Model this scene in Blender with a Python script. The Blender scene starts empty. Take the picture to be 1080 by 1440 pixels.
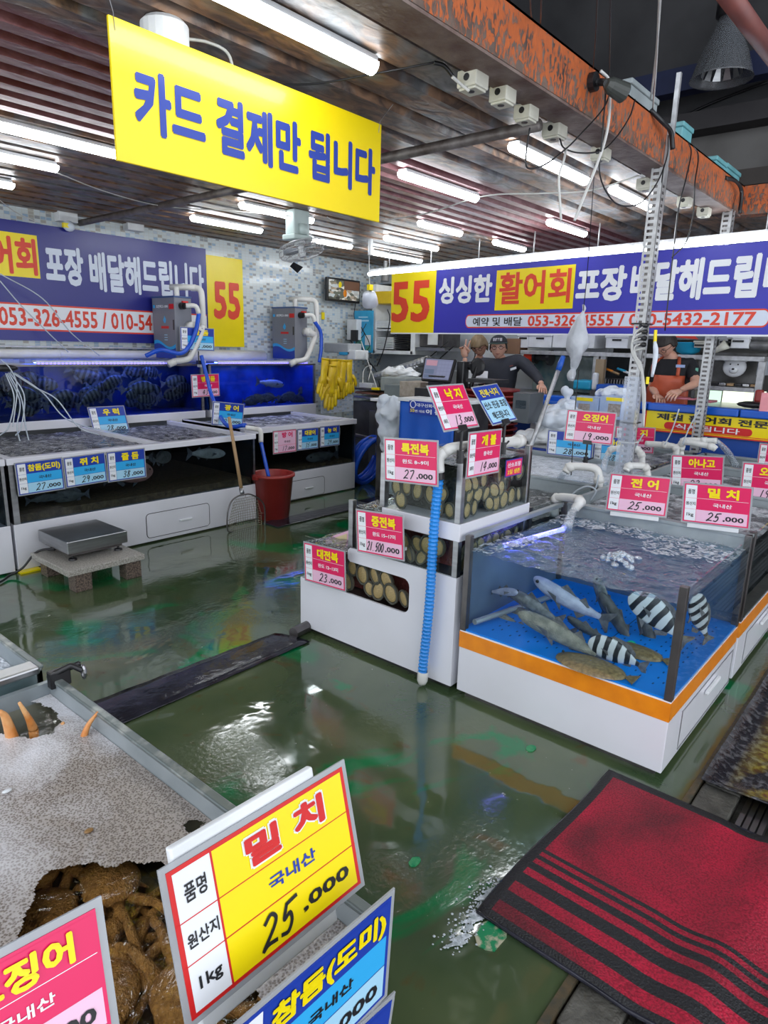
import bpy, bmesh, math, random
from mathutils import Vector, Matrix, Euler
V = Vector
rnd = random.Random(7)
S = bpy.context.scene
COL = S.collection
PI = math.pi

# ---------------------------------------------------------------- camera
CAM_H, FPX = 1.6, 935.0
yaw, pitch, roll = math.radians(40.2), math.radians(14.03), math.radians(1.57)
_f = V((math.cos(yaw)*math.cos(pitch), math.sin(yaw)*math.cos(pitch), -math.sin(pitch)))
_r = V((math.sin(yaw), -math.cos(yaw), 0)); _u = _r.cross(_f)
CR = _r*math.cos(roll) + _u*math.sin(roll); CU = -_r*math.sin(roll) + _u*math.cos(roll)
CP = V((0, 0, CAM_H))
cam = bpy.data.cameras.new('camera'); co = bpy.data.objects.new('camera', cam); COL.objects.link(co)
cam.sensor_fit = 'VERTICAL'; cam.sensor_height = 24.0; cam.lens = 24.0*FPX/1440.0
cam.clip_start = 0.02; cam.clip_end = 100
m = Matrix.Identity(4)
for i in range(3):
    m[i][0], m[i][1], m[i][2], m[i][3] = CR[i], CU[i], -_f[i], CP[i]
co.matrix_world = m
S.camera = co
# ---------------------------------------------------------------- world and exposure
w = bpy.data.worlds.new('world'); S.world = w; w.use_nodes = True
w.node_tree.nodes['Background'].inputs[0].default_value = (0.88, 0.93, 1.0, 1)
w.node_tree.nodes['Background'].inputs[1].default_value = 1.3
S.view_settings.view_transform = 'Standard'; S.view_settings.look = 'None'
S.view_settings.gamma = 1; S.view_settings.use_curve_mapping = False
S.view_settings.exposure = 0.92
S.cycles.max_bounces = 10; S.cycles.transparent_max_bounces = 24
S.cycles.caustics_reflective = False; S.cycles.caustics_refractive = False
S.cycles.sample_clamp_indirect = 6
TUBE = 9.5

# measured points: where the sight line through a photo pixel meets a real plane of the room
def _ray(px, py): return CR*((px-540)/FPX) - CU*((py-720)/FPX) + _f
def at_x(px, py, x): d = _ray(px, py); return CP + d*(x/d.x)
def at_y(px, py, y): d = _ray(px, py); return CP + d*(y/d.y)
def at_z(px, py, z): d = _ray(px, py); return CP + d*((z-CAM_H)/d.z)
def at_plane(px, py, p, n): d = _ray(px, py); return CP + d*((p-CP).dot(n)/d.dot(n))

# ---------------------------------------------------------------- materials
MT = {}
def _new(name):
    M = bpy.data.materials.new(name); M.use_nodes = True; MT[name] = M
    nt = M.node_tree; return M, nt, nt.nodes['Principled BSDF'], nt.nodes, nt.links
def pm(name, col, rough=.5, metal=0., var=None, vs=8., bump=0., bs=40., stretch=None, emit=None, es=0., alpha=None, spec=None, coat=0, lo=.35, hi=.65, sss=0):
    """principled with noise-mixed colour `var`, noise bump, optional stretch of the noise space"""
    M, nt, P, N, L = _new(name)
    P.inputs['Base Color'].default_value = (*col, 1); P.inputs['Roughness'].default_value = rough
    P.inputs['Metallic'].default_value = metal
    if spec is not None: P.inputs['Specular IOR Level'].default_value = spec
    if coat: P.inputs['Coat Weight'].default_value = coat; P.inputs['Coat Roughness'].default_value = .08
    if sss: P.inputs['Subsurface Weight'].default_value = sss; P.inputs['Subsurface Scale'].default_value = .02
    if emit: P.inputs['Emission Color'].default_value = (*emit, 1); P.inputs['Emission Strength'].default_value = es
    if alpha is not None: P.inputs['Alpha'].default_value = alpha
    tc = N.new('ShaderNodeTexCoord'); mp = N.new('ShaderNodeMapping'); L.new(tc.outputs['Object'], mp.inputs[0])
    if stretch: mp.inputs['Scale'].default_value = stretch
    if var is None: var = tuple(c*.86 for c in col)
    n = N.new('ShaderNodeTexNoise'); n.inputs['Scale'].default_value = vs; n.inputs['Detail'].default_value = 6; L.new(mp.outputs[0], n.inputs[0])
    r = N.new('ShaderNodeValToRGB'); r.color_ramp.elements[0].position = lo; r.color_ramp.elements[1].position = hi
    r.color_ramp.elements[0].color = (*col, 1); r.color_ramp.elements[1].color = (*var, 1)
    L.new(n.outputs['Fac'], r.inputs[0]); L.new(r.outputs[0], P.inputs['Base Color'])
    if bump:
        b = N.new('ShaderNodeBump'); b.inputs['Strength'].default_value = bump; b.inputs['Distance'].default_value = .01
        n2 = N.new('ShaderNodeTexNoise'); n2.inputs['Scale'].default_value = bs; n2.inputs['Detail'].default_value = 4
        L.new(mp.outputs[0], n2.inputs[0]); L.new(n2.outputs['Fac'], b.inputs['Height']); L.new(b.outputs[0], P.inputs['Normal'])
    return M
def emi(name, col, s):
    M, nt, P, N, L = _new(name); P.inputs['Base Color'].default_value = (*col, 1)
    P.inputs['Emission Color'].default_value = (*col, 1); P.inputs['Emission Strength'].default_value = s; return M
def clear(name, tint=(.93, .98, .96), ior=1.45, rough=.0, bump=0., bs=30., extra=0., dcol=None, dfac=0.):
    """thin glass or water film: transparent light passes, fresnel share reflects, optional milky share"""
    M, nt, P, N, L = _new(name); N.remove(P); out = N['Material Output']
    tr = N.new('ShaderNodeBsdfTransparent'); tr.inputs[0].default_value = (*tint, 1)
    gl = N.new('ShaderNodeBsdfGlossy'); gl.inputs['Roughness'].default_value = rough; gl.inputs[0].default_value = (1, 1, 1, 1)
    fr = N.new('ShaderNodeFresnel'); fr.inputs[0].default_value = ior
    mx = N.new('ShaderNodeMixShader')
    if bump:
        tc = N.new('ShaderNodeTexCoord'); nz = N.new('ShaderNodeTexNoise'); nz.inputs['Scale'].default_value = bs; nz.inputs['Detail'].default_value = 4; nz.inputs['Distortion'].default_value = 1.2
        b = N.new('ShaderNodeBump'); b.inputs['Strength'].default_value = bump; b.inputs['Distance'].default_value = .02
        L.new(tc.outputs['Object'], nz.inputs[0]); L.new(nz.outputs['Fac'], b.inputs['Height'])
        L.new(b.outputs[0], gl.inputs['Normal']); L.new(b.outputs[0], fr.inputs['Normal'])
    last = tr
    if dcol:
        df = N.new('ShaderNodeBsdfDiffuse'); df.inputs[0].default_value = (*dcol, 1); m2 = N.new('ShaderNodeMixShader')
        m2.inputs[0].default_value = dfac; L.new(tr.outputs[0], m2.inputs[1]); L.new(df.outputs[0], m2.inputs[2]); last = m2
    ad = N.new('ShaderNodeMath'); ad.operation = 'ADD'; ad.use_clamp = True; ad.inputs[1].default_value = extra
    ge = N.new('ShaderNodeNewGeometry'); sb = N.new('ShaderNodeMath'); sb.operation = 'SUBTRACT'; sb.inputs[0].default_value = 1.; L.new(ge.outputs['Backfacing'], sb.inputs[1])
    fm_ = N.new('ShaderNodeMath'); fm_.operation = 'MULTIPLY'; L.new(fr.outputs[0], fm_.inputs[0]); L.new(sb.outputs[0], fm_.inputs[1])   # the outer face alone reflects
    L.new(fm_.outputs[0], ad.inputs[0]); L.new(ad.outputs[0], mx.inputs[0])
    L.new(last.outputs[0], mx.inputs[1]); L.new(gl.outputs[0], mx.inputs[2]); L.new(mx.outputs[0], out.inputs[0])
    return M
def foam(name, water=(.10, .12, .13), white=(.75, .78, .82), scale=9., cover=.5, bub=90., soft=.08):
    """churned water: noise decides where white froth lies on dark water, voronoi cells give bubbles"""
    M, nt, P, N, L = _new(name)
    tc = N.new('ShaderNodeTexCoord')
    nz = N.new('ShaderNodeTexNoise'); nz.inputs['Scale'].default_value = scale; nz.inputs['Detail'].default_value = 8; nz.inputs['Roughness'].default_value = .65; nz.inputs['Distortion'].default_value = .8
    L.new(tc.outputs['Object'], nz.inputs[0])
    vo = N.new('ShaderNodeTexVoronoi'); vo.inputs['Scale'].default_value = bub; L.new(tc.outputs['Object'], vo.inputs[0])
    r = N.new('ShaderNodeValToRGB'); r.color_ramp.elements[0].position = cover-soft; r.color_ramp.elements[1].position = cover+soft
    r.color_ramp.elements[0].color = (*water, 1); r.color_ramp.elements[1].color = (*white, 1); L.new(nz.outputs['Fac'], r.inputs[0])
    mx = N.new('ShaderNodeMixRGB'); mx.blend_type = 'MULTIPLY'; mx.inputs[0].default_value = .5
    L.new(r.outputs[0], mx.inputs[1]); L.new(vo.outputs['Distance'], mx.inputs[2])
    cr = N.new('ShaderNodeValToRGB'); cr.color_ramp.elements[0].position = 0.0; cr.color_ramp.elements[0].color = (.55, .55, .55, 1); cr.color_ramp.elements[1].position = .45
    L.new(vo.outputs['Distance'], cr.inputs[0]); L.new(cr.outputs[0], mx.inputs[2])
    L.new(mx.outputs[0], P.inputs['Base Color'])
    P.inputs['Roughness'].default_value = .12; P.inputs['Specular IOR Level'].default_value = .6
    ad = N.new('ShaderNodeMath'); ad.operation = 'ADD'; L.new(nz.outputs['Fac'], ad.inputs[0])
    ml = N.new('ShaderNodeMath'); ml.operation = 'MULTIPLY'; ml.inputs[1].default_value = .35; L.new(vo.outputs['Distance'], ml.inputs[0]); L.new(ml.outputs[0], ad.inputs[1])
    b = N.new('ShaderNodeBump'); b.inputs['Strength'].default_value = .9; b.inputs['Distance'].default_value = .03
    L.new(ad.outputs[0], b.inputs['Height']); L.new(b.outputs[0], P.inputs['Normal'])
    return M

white = pm('white_panel', (.74, .74, .80), .25, var=(.68, .68, .73), vs=2, coat=.3)
pvc = pm('white_pvc', (.72, .72, .70), .3, var=(.62, .61, .58), vs=6)
orange_band = pm('orange_film', (.85, .27, .01), .3, var=(.75, .22, .01), vs=14, coat=.3)
steel = pm('steel', (.42, .43, .44), .3, 1., var=(.33, .33, .34), vs=5, stretch=(1, 1, 8))
steel_dark = pm('steel_post', (.20, .19, .19), .35, .9, var=(.12, .11, .11), vs=7)
galv = pm('galvanised', (.50, .51, .52), .42, .55, var=(.36, .36, .37), vs=20)
greyrim = pm('tank_rim', (.36, .40, .42), .35, .3, var=(.25, .29, .31), vs=6)
glass = clear('tank_glass', (.94, .975, .975), 1.30)
glass_dark = clear('dark_tank_glass', (.66, .72, .76), 1.3)
acryl = clear('acrylic', (.93, .95, .98), 1.4, .15, dcol=(.8, .85, .95), dfac=.22)
water = clear('water_clear', (.72, .88, .93), 1.33, .02, bump=.8, bs=16, dcol=(.55, .65, .72), dfac=.10)
water_dark = clear('water_dark', (.45, .50, .52), 1.33, .05, bump=1., bs=22, extra=.06, dcol=(.4, .42, .45), dfac=.18)
water_film = clear('falling_water', (.85, .9, .95), 1.33, .05, bump=.6, bs=50, extra=.15, dcol=(.8, .85, .9), dfac=.25)
foam_mix = foam('froth_mixed', (.10, .11, .12), (.66, .69, .74), 7, .52)
foam_white = foam('froth_white', (.45, .50, .58), (.82, .86, .93), 14, .42)
foam_dark = foam('froth_dark', (.045, .048, .05), (.40, .41, .42), 12, .56, 60)
black = pm('black_plastic', (.012, .012, .014), .35, bump=.1)
rubber = pm('black_rubber', (.010, .010, .014), .16, var=(.03, .03, .045), vs=6, bump=.3, bs=18)
darkin = pm('dark_interior', (.018, .020, .022), .5, var=(.03, .035, .04), vs=4)
bluein = pm('blue_interior', (.01, .09, .55), .5, var=(.0, .02, .18), vs=4)
bluefloor = pm('blue_tank_floor', (.0, .24, .85), .4, var=(.0, .19, .72), vs=3)
blueplastic = pm('blue_plastic', (.005, .10, .52), .32, var=(.005, .075, .42), vs=3)
bluehose = pm('blue_hose', (.01, .09, .60), .25, var=(.01, .07, .5), vs=5)
skyhose = pm('sky_blue_hose', (.02, .25, .72), .3, var=(.01, .2, .6), vs=5)
red_pl = pm('red_plastic', (.34, .035, .03), .35, var=(.26, .025, .02), vs=4, bump=.08)
basket = pm('maroon_basket', (.22, .02, .018), .4, var=(.15, .012, .01), vs=5)
wood = pm('wooden_handle', (.42, .27, .14), .55, var=(.30, .18, .08), vs=5, stretch=(1, 1, .1))
granite = pm('granite', (.20, .15, .12), .4, var=(.05, .035, .03), vs=90, lo=.4, hi=.6)
granite_top = pm('granite_top', (.46, .44, .40), .35, var=(.26, .24, .21), vs=110, lo=.4, hi=.6)
concrete = pm('paving_stone', (.12, .115, .10), .45, var=(.06, .058, .05), vs=14, bump=.7, bs=60)
tube_on = emi('lamp_diffuser', (.93, .97, 1.0), TUBE)
uv_on = emi('blue_lamp', (.08, .16, 1.0), 12.)
uv_dot = emi('violet_dots', (.22, .18, 1.0), 1.3)
uv_soft = emi('violet_lamp', (.22, .20, 1.0), 2.6)
cream = pm('cream_box', (.66, .65, .55), .45, var=(.5, .49, .42), vs=9)
whitepl = pm('white_plastic', (.76, .78, .80), .4)
plasticbag = pm('thin_bag', (.72, .77, .84), .35, var=(.62, .68, .76), vs=9, bump=.6, bs=14, alpha=.9)
yellowglove = pm('yellow_rubber', (.72, .52, .01), .35, var=(.55, .36, .01), vs=7, bump=.25, bs=20)
cable_b = pm('black_cable', (.01, .01, .012), .4)
cable_w = pm('white_cable', (.62, .62, .60), .4)
airtube = pm('air_tube', (.50, .56, .62), .2, var=(.40, .45, .5), vs=4)
teal = pm('teal_box', (.16, .42, .46), .45, var=(.12, .33, .36), vs=6)
abal_foot = pm('abalone_foot', (.46, .33, .14), .3, var=(.26, .20, .09), vs=22, bump=.3, bs=40, sss=0)
abal_rim = pm('abalone_rim', (.05, .05, .04), .35, var=(.12, .12, .09), vs=60, bump=.6, bs=60)
abal_shell = pm('abalone_shell', (.11, .10, .07), .55, var=(.22, .19, .13), vs=26, bump=.6, bs=40)
fish_grey = pm('fish_grey', (.30, .31, .30), .25, var=(.15, .16, .16), vs=10, bump=.5, bs=110, metal=.2)
fish_pale = pm('fish_pale', (.46, .48, .60), .3, var=(.32, .34, .46), vs=8, bump=.4, bs=90)
fish_dark = pm('fish_dark', (.05, .055, .06), .3, var=(.10, .105, .11), vs=9, bump=.4, bs=80)
fish_fin = pm('fish_fin', (.16, .16, .17), .4, var=(.08, .08, .09), vs=20)
fish_red = pm('fish_red', (.62, .30, .25), .3, var=(.42, .20, .16), vs=8, bump=.4, bs=90)
flat_fish = pm('flatfish', (.26, .19, .09), .4, var=(.13, .095, .045), vs=60, bump=.4, bs=60)
gravel_m = pm('brown_gravel', (.22, .14, .07), .6, var=(.09, .055, .03), vs=30, bump=.9, bs=60)
skin_m = pm('skin', (.62, .35, .25), .5, var=(.55, .29, .21), vs=6, sss=.1)
hair_d = pm('dark_hair', (.025, .018, .014), .5, bump=.6, bs=60, stretch=(1, 1, .2))
hair_b = pm('sandy_hair', (.30, .21, .11), .5, var=(.20, .135, .07), vs=30, bump=.6, bs=60, stretch=(1, 1, .2))
navy_cloth = pm('charcoal_cloth', (.030, .033, .045), .8, bump=.4, bs=16)
black_cloth = pm('black_cloth', (.012, .013, .016), .8, bump=.4, bs=16)
apron_m = pm('terracotta_apron', (.55, .105, .045), .45, var=(.45, .08, .03), vs=5, bump=.5, bs=9)
crab_m = pm('crab_shell', (.34, .19, .065), .32, var=(.17, .085, .025), vs=14, bump=.8, bs=45)
crab_o = pm('crab_leg_orange', (.62, .22, .05), .35, var=(.75, .42, .18), vs=18, bump=.4, bs=60)
net_m = pm('net_mesh', (.36, .33, .25), .7, alpha=.55)
eyem = pm('eye_black', (.01, .01, .01), .1)
lens_m = clear('spectacle_lens', (.9, .9, .92), 1.5)
lipm = pm('lips', (.40, .14, .11), .5)
def flat(name, c, r=.45, coat=0.): return pm(name, c, r, var=tuple(x*.95 for x in c), vs=3, coat=coat)
I_pink = flat('ink_pink', (.72, .012, .11), .35); I_lpink = flat('ink_light_pink', (.82, .50, .66), .35); I_white = flat('ink_white', (.80, .82, .86), .4)
I_yel = flat('ink_yellow', (.90, .72, .0), .35); I_blue = flat('ink_blue', (.012, .045, .36), .35); I_cyan = flat('ink_cyan', (.03, .40, .80), .35)
I_lcyan = flat('ink_light_cyan', (.38, .66, .84), .35); I_black = flat('ink_black', (.012, .012, .015), .4); I_red = flat('ink_red', (.62, .012, .012), .4)
I_navy = flat('banner_navy', (.014, .016, .20), .3); I_byel = flat('banner_yellow', (.88, .70, .0), .3); I_royal = flat('banner_royal', (.035, .035, .42), .4)
I_vred = flat('banner_red', (.72, .05, .02), .4); I_pale = flat('banner_pale', (.66, .72, .84), .4); I_signyel = flat('sign_yellow', (.90, .70, .0), .32)
I_signblue = flat('sign_blue', (.018, .045, .30), .35)
sleeve = clear('laminate', (.62, .64, .66), 1.45, .12, dcol=(.55, .57, .6), dfac=.55)

# ---------------------------------------------------------------- mesh builder
class MB:
    def __init__(s): s.v = []; s.f = []; s.m = []; s.T = None
    def add(s, vs, fs, mi=0):
        n = len(s.v)
        for p in vs: p = V(p); s.v.append(s.T @ p if s.T else p)
        for f in fs: s.f.append(tuple(i+n for i in f)); s.m.append(mi)
        return s
    def box(s, x0, x1, y0, y1, z0, z1, mi=0):
        return s.add([(x0,y0,z0),(x1,y0,z0),(x1,y1,z0),(x0,y1,z0),(x0,y0,z1),(x1,y0,z1),(x1,y1,z1),(x0,y1,z1)],
                     [(0,3,2,1),(4,5,6,7),(0,1,5,4),(1,2,6,5),(2,3,7,6),(3,0,4,7)], mi)
    def quad(s, a, b, c, d, mi=0): return s.add([a,b,c,d], [(0,1,2,3)], mi)
    def tube(s, pts, r, n=8, mi=0, caps=True, closed=False):
        pts = [V(p) for p in pts]; k = len(pts); rs = r if isinstance(r, (list, tuple)) else [r]*k
        vs = []; prev = None
        for i, p in enumerate(pts):
            if closed: t = pts[(i+1) % k]-pts[i-1]
            else: t = pts[min(i+1, k-1)]-pts[max(i-1, 0)]
            if t.length < 1e-9: t = V((0, 0, 1))
            t.normalize()
            if prev is None: a = t.orthogonal().normalized()
            else:
                a = prev - t*prev.dot(t)
                a = a.normalized() if a.length > 1e-6 else t.orthogonal().normalized()
            prev = a; b = t.cross(a)
            for j in range(n):
                q = 2*PI*j/n; vs.append(p + (a*math.cos(q)+b*math.sin(q))*rs[i])
        fs = []
        for i in range(k if closed else k-1):
            i2 = (i+1) % k
            for j in range(n): fs.append((i*n+j, i*n+(j+1) % n, i2*n+(j+1) % n, i2*n+j))
        if caps and not closed: fs.append(tuple(range(n-1, -1, -1))); fs.append(tuple((k-1)*n+j for j in range(n)))
        return s.add(vs, fs, mi)
    def cyl(s, a, b, r, n=16, mi=0, r2=None): return s.tube([a, b], [r, r if r2 is None else r2], n, mi)
    def lathe(s, prof, c=(0,0,0), n=20, mi=0, axis=None):
        c = V(c); vs = []; R = V((0,0,1)).rotation_difference(V(axis)).to_matrix() if axis else Matrix.Identity(3)
        for (r, z) in prof:
            for j in range(n): vs.append(c + R @ V((r*math.cos(2*PI*j/n), r*math.sin(2*PI*j/n), z)))
        fs = [(i*n+j, i*n+(j+1) % n, (i+1)*n+(j+1) % n, (i+1)*n+j) for i in range(len(prof)-1) for j in range(n)]
        return s.add(vs, fs, mi)
    def ell(s, c, r, n=12, k=8, mi=0, R=None):
        c = V(c); vs = []; R = R or Matrix.Identity(3)
        for i in range(k+1):
            t = PI*i/k
            for j in range(n):
                q = 2*PI*j/n; vs.append(c + R @ V((r[0]*math.sin(t)*math.cos(q), r[1]*math.sin(t)*math.sin(q), r[2]*math.cos(t))))
        fs = [(i*n+j, (i+1)*n+j, (i+1)*n+(j+1) % n, i*n+(j+1) % n) for i in range(k) for j in range(n)]
        return s.add(vs, fs, mi)
    def prism(s, poly, t, mi=0, frame=None):
        """extrude a 2-D polygon (x,z) by t along +y"""
        n = len(poly); vs = [(x, 0, z) for x, z in poly]+[(x, t, z) for x, z in poly]
        if frame: vs = [frame @ V(p) for p in vs]
        return s.add(vs, [tuple(range(n)), tuple(range(2*n-1, n-1, -1))]+[(i, i+n, (i+1) % n+n, (i+1) % n) for i in range(n)], mi)
    def build(s, name, mats, parent=None, smooth=False, bevel=0, seg=2, sub=0, solid=0):
        me = bpy.data.meshes.new(name); me.from_pydata([tuple(p) for p in s.v], [], s.f)
        for M in (mats if isinstance(mats, (list, tuple)) else [mats]): me.materials.append(M)
        me.polygons.foreach_set('material_index', s.m); 
        if smooth: me.polygons.foreach_set('use_smooth', [True]*len(s.f))
        me.validate(); me.update()
        return link(name, me, parent, bevel, seg, sub, solid)
WM = {}; KIDS = {}
def link(name, me, parent=None, bevel=0, seg=2, sub=0, solid=0):
    o = bpy.data.objects.new(name, me); COL.objects.link(o)
    if 'lettering' in name: o['kind'] = 'stuff'
    if parent:
        KIDS.setdefault(parent.name, []).append(o); o.parent = parent; o.matrix_parent_inverse = WM.get(parent.name, Matrix.Identity(4)).inverted()
    if solid: d = o.modifiers.new('s', 'SOLIDIFY'); d.thickness = solid; d.offset = 0
    if bevel: b = o.modifiers.new('b', 'BEVEL'); b.width = bevel; b.segments = seg; b.limit_method = 'ANGLE'
    if sub: d = o.modifiers.new('u', 'SUBSURF'); d.levels = sub; d.render_levels = sub
    return o
def tag(o, label=None, cat=None, group=None, kind=None):
    if label: o['label'] = label
    if cat: o['category'] = cat
    if group: o['group'] = group
    if kind: o['kind'] = kind
    return o
def thing(name, label, cat, loc=(0,0,0), group=None, local=False, kind=None):
    """Empty at the base of a thing. local=True: parts are built around the origin and the Empty is placed later"""
    o = bpy.data.objects.new(name, None); COL.objects.link(o); o.empty_display_size = .05
    tag(o, label, cat, group, kind)
    if not local: o.location = loc; WM[o.name] = Matrix.Translation(V(loc))
    return o
def place(o, loc, R=None, s=1.):
    M = Matrix.Translation(V(loc)) @ (R.to_4x4() if R else Matrix.Identity(4)) @ Matrix.Scale(s, 4); o.matrix_basis = M; return o
def copy_tree(o, parent=None):
    c = o.copy(); COL.objects.link(c)
    if parent: c.parent = parent
    for ch in KIDS.get(o.name, []): copy_tree(ch, c)
    return c
def spline(pts, n=8):
    pts = [V(p) for p in pts]; P = [pts[0]*2-pts[1]]+pts+[pts[-1]*2-pts[-2]]; out = []
    for i in range(1, len(P)-2):
        for k in range(n):
            t = k/n; a, b, c, d = P[i-1], P[i], P[i+1], P[i+2]
            out.append(.5*((2*b)+(c-a)*t+(2*a-5*b+4*c-d)*t*t+(3*b-a-3*c+d)*t**3))
    out.append(pts[-1]); return out
ORD = ['first', 'second', 'third', 'fourth', 'fifth', 'sixth', 'seventh', 'eighth', 'ninth', 'tenth', 'eleventh', 'twelfth', 'thirteenth', 'fourteenth']
def one(name, label, cat, mb, mats, group=None, kind=None, **k): return tag(mb.build(name, mats, **k), label, cat, group, kind)
def struct(name, mb, mats, **k): return tag(mb.build(name, mats, **k), kind='structure')

# ---------------------------------------------------------------- lettering
_tc = {}
def glyphs(txt, bold=.03):
    key = (txt, bold)
    if key not in _tc:
        c = bpy.data.curves.new('t', 'FONT'); c.body = txt; c.resolution_u = 2
        o = bpy.data.objects.new('t', c); COL.objects.link(o)
        dg = bpy.context.evaluated_depsgraph_get(); me = bpy.data.meshes.new_from_object(o.evaluated_get(dg))
        v0 = [(v.co.x, v.co.y) for v in me.vertices]; f0 = [tuple(p.vertices) for p in me.polygons]; vs = []; fs = []
        n_ = 4 if bold < .05 else 8; d_ = bold*.75   # heavier strokes: the same outline set down n times round a small circle
        for k in range(n_):
            a_ = 2*PI*(k+.5)/n_; i0 = len(vs); vs += [(x+d_*math.cos(a_), y+d_*math.sin(a_), k) for x, y in v0]; fs += [tuple(i+i0 for i in f) for f in f0]
        bpy.data.objects.remove(o); bpy.data.curves.remove(c); bpy.data.meshes.remove(me)
        x0, x1 = min(a[0] for a in vs), max(a[0] for a in vs); y0, y1 = min(a[1] for a in vs), max(a[1] for a in vs)
        _tc[key] = ([((a[0]-x0)/(x1-x0), (a[1]-y0)/(y1-y0), a[2]) for a in vs], fs)
    return _tc[key]
def write(mb, txt, x0, x1, z0, z1, y, mi, bold=.03, slant=0.):
    """lettering fitted to a box in the local x-z plane, reading from -y"""
    vs, fs = glyphs(txt, bold)
    mb.add([(x0+a*(x1-x0)+slant*(b-.5)*(z1-z0), y-k*8e-5, z0+b*(z1-z0)) for a, b, k in vs], fs, mi)
STROKE = {'0': [[(.5,1),(.1,.7),(.1,.3),(.5,0),(.9,.3),(.9,.7),(.5,1)]], '1': [[(.55,1),(.4,0)]], '2': [[(.1,.8),(.5,1),(.85,.8),(.7,.5),(.05,.0),(.35,.08),(.95,.05)]],
 '3': [[(.15,.9),(.6,1),(.8,.78),(.4,.55),(.85,.35),(.6,.03),(.1,.08)]], '4': [[(.5,1),(.05,.4),(.95,.45)],[(.75,.95),(.55,0)]], '5': [[(.35,.95),(.2,.5),(.6,.6),(.75,.3),(.5,.02),(.05,.05)],[(.35,.95),(1.05,1.02)]],
 '7': [[(.05,.9),(.85,.95),(.4,0)]], '8': [[(.8,.9),(.3,.98),(.25,.7),(.75,.35),(.5,0),(.15,.25),(.8,.9)]], '9': [[(.8,.85),(.4,1),(.15,.7),(.5,.5),(.8,.85),(.65,.0)]], '.': [[(.3,.02),(.4,.0)]]}
def scrawl(mb, txt, x0, x1, z0, z1, y, mi, w=.004):
    n = len(txt); cw = (x1-x0)/n
    for i, ch in enumerate(txt):
        for st in STROKE.get(ch, []):
            pts = spline([(x0+i*cw+a*cw*.8+b*(z1-z0)*.22, 0, z0+b*(z1-z0)) for a, b in st], 5) if len(st) > 2 else [V((x0+i*cw+a*cw*.8+b*(z1-z0)*.22, 0, z0+b*(z1-z0))) for a, b in st]
            for k in range(len(pts)-1):
                a, b = pts[k], pts[k+1]; d = (b-a)
                if d.length < 1e-6: continue
                d.normalize(); nn = V((-d.z, 0, d.x))*w*.5; a = a-d*w*.25; b = b+d*w*.25
                q = [a-nn, b-nn, b+nn, a+nn]; mb.add([(p.x, y-k*1e-6, p.z) for p in q], [(0,1,2,3)], mi)
def frame_from(Rt, Up):
    Rt = Rt.normalized(); Up = (Up-Rt*Up.dot(Rt)).normalized(); B = Up.cross(Rt)
    M = Matrix.Identity(3)
    for i in range(3): M[i][0], M[i][1], M[i][2] = Rt[i], B[i], Up[i]
    return M

# ================================================================ THE SETTING
CZ = 2.72       # underside of the steel deck
WY = 6.70       # inner face of the left wall
# --- floor: wet green epoxy, worn and murky
M, nt, P, N, L = _new('wet_floor')
tc = N.new('ShaderNodeTexCoord')
def nz(scale, det=5, dist=0., src=None, st=None):
    n = N.new('ShaderNodeTexNoise'); n.inputs['Scale'].default_value = scale; n.inputs['Detail'].default_value = det; n.inputs['Distortion'].default_value = dist
    if st: mp = N.new('ShaderNodeMapping'); mp.inputs['Scale'].default_value = st; L.new(tc.outputs['Object'], mp.inputs[0]); L.new(mp.outputs[0], n.inputs[0])
    else: L.new(tc.outputs['Object'], n.inputs[0])
    return n
def ramp(src, a, ca, b, cb, mode='LINEAR'):
    r = N.new('ShaderNodeValToRGB'); r.color_ramp.interpolation = mode; e = r.color_ramp.elements
    e[0].position, e[0].color, e[1].position, e[1].color = a, (*ca, 1), b, (*cb, 1); L.new(src, r.inputs[0]); return r
def mixc(f, a, b, mode='MIX'):
    m = N.new('ShaderNodeMixRGB'); m.blend_type = mode
    if isinstance(f, float): m.inputs[0].default_value = f
    else: L.new(f, m.inputs[0])
    L.new(a, m.inputs[1]); L.new(b, m.inputs[2]); return m
n1 = nz(1.1, 8, .8); base = ramp(n1.outputs[0], .38, (.042, .074, .034), .68, (.100, .128, .058))
n2 = nz(1.7, 9, 1.2); gmask = ramp(n2.outputs[0], .56, (0,0,0), .62, (1,1,1))
g = ramp(n1.outputs[0], .3, (.0, .12, .035), .7, (.005, .20, .06)); c1 = mixc(gmask.outputs[0], base.outputs[0], g.outputs[0])
n3 = nz(7, 8, .6); br = ramp(n3.outputs[0], .62, (0,0,0), .74, (.8,.8,.8)); bc = N.new('ShaderNodeRGB'); bc.outputs[0].default_value = (.10, .065, .02, 1)
c2 = mixc(br.outputs[0], c1.outputs[0], bc.outputs[0])
n4 = nz(26, 4, .2); sp = ramp(n4.outputs[0], .73, (0,0,0), .76, (1,1,1)); wc = N.new('ShaderNodeRGB'); wc.outputs[0].default_value = (.35, .36, .30, 1)
c3 = mixc(sp.outputs[0], c2.outputs[0], wc.outputs[0]); L.new(c3.outputs[0], P.inputs['Base Color'])
n5 = nz(1.5, 6, 1.); rr = ramp(n5.outputs[0], .40, (.05,)*3, .66, (.22,)*3); L.new(rr.outputs[0], P.inputs['Roughness'])
P.inputs['Specular IOR Level'].default_value = .75; P.inputs['Coat Weight'].default_value = .45; P.inputs['Coat Roughness'].default_value = .04
n6 = nz(2.6, 3, .5); n7 = nz(45, 3, .3)
mm = N.new('ShaderNodeMath'); mm.operation = 'MULTIPLY'; L.new(n7.outputs[0], mm.inputs[0]); msk = ramp(n5.outputs[0], .50, (0,)*3, .62, (.28,)*3); L.new(msk.outputs[0], mm.inputs[1])
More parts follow.
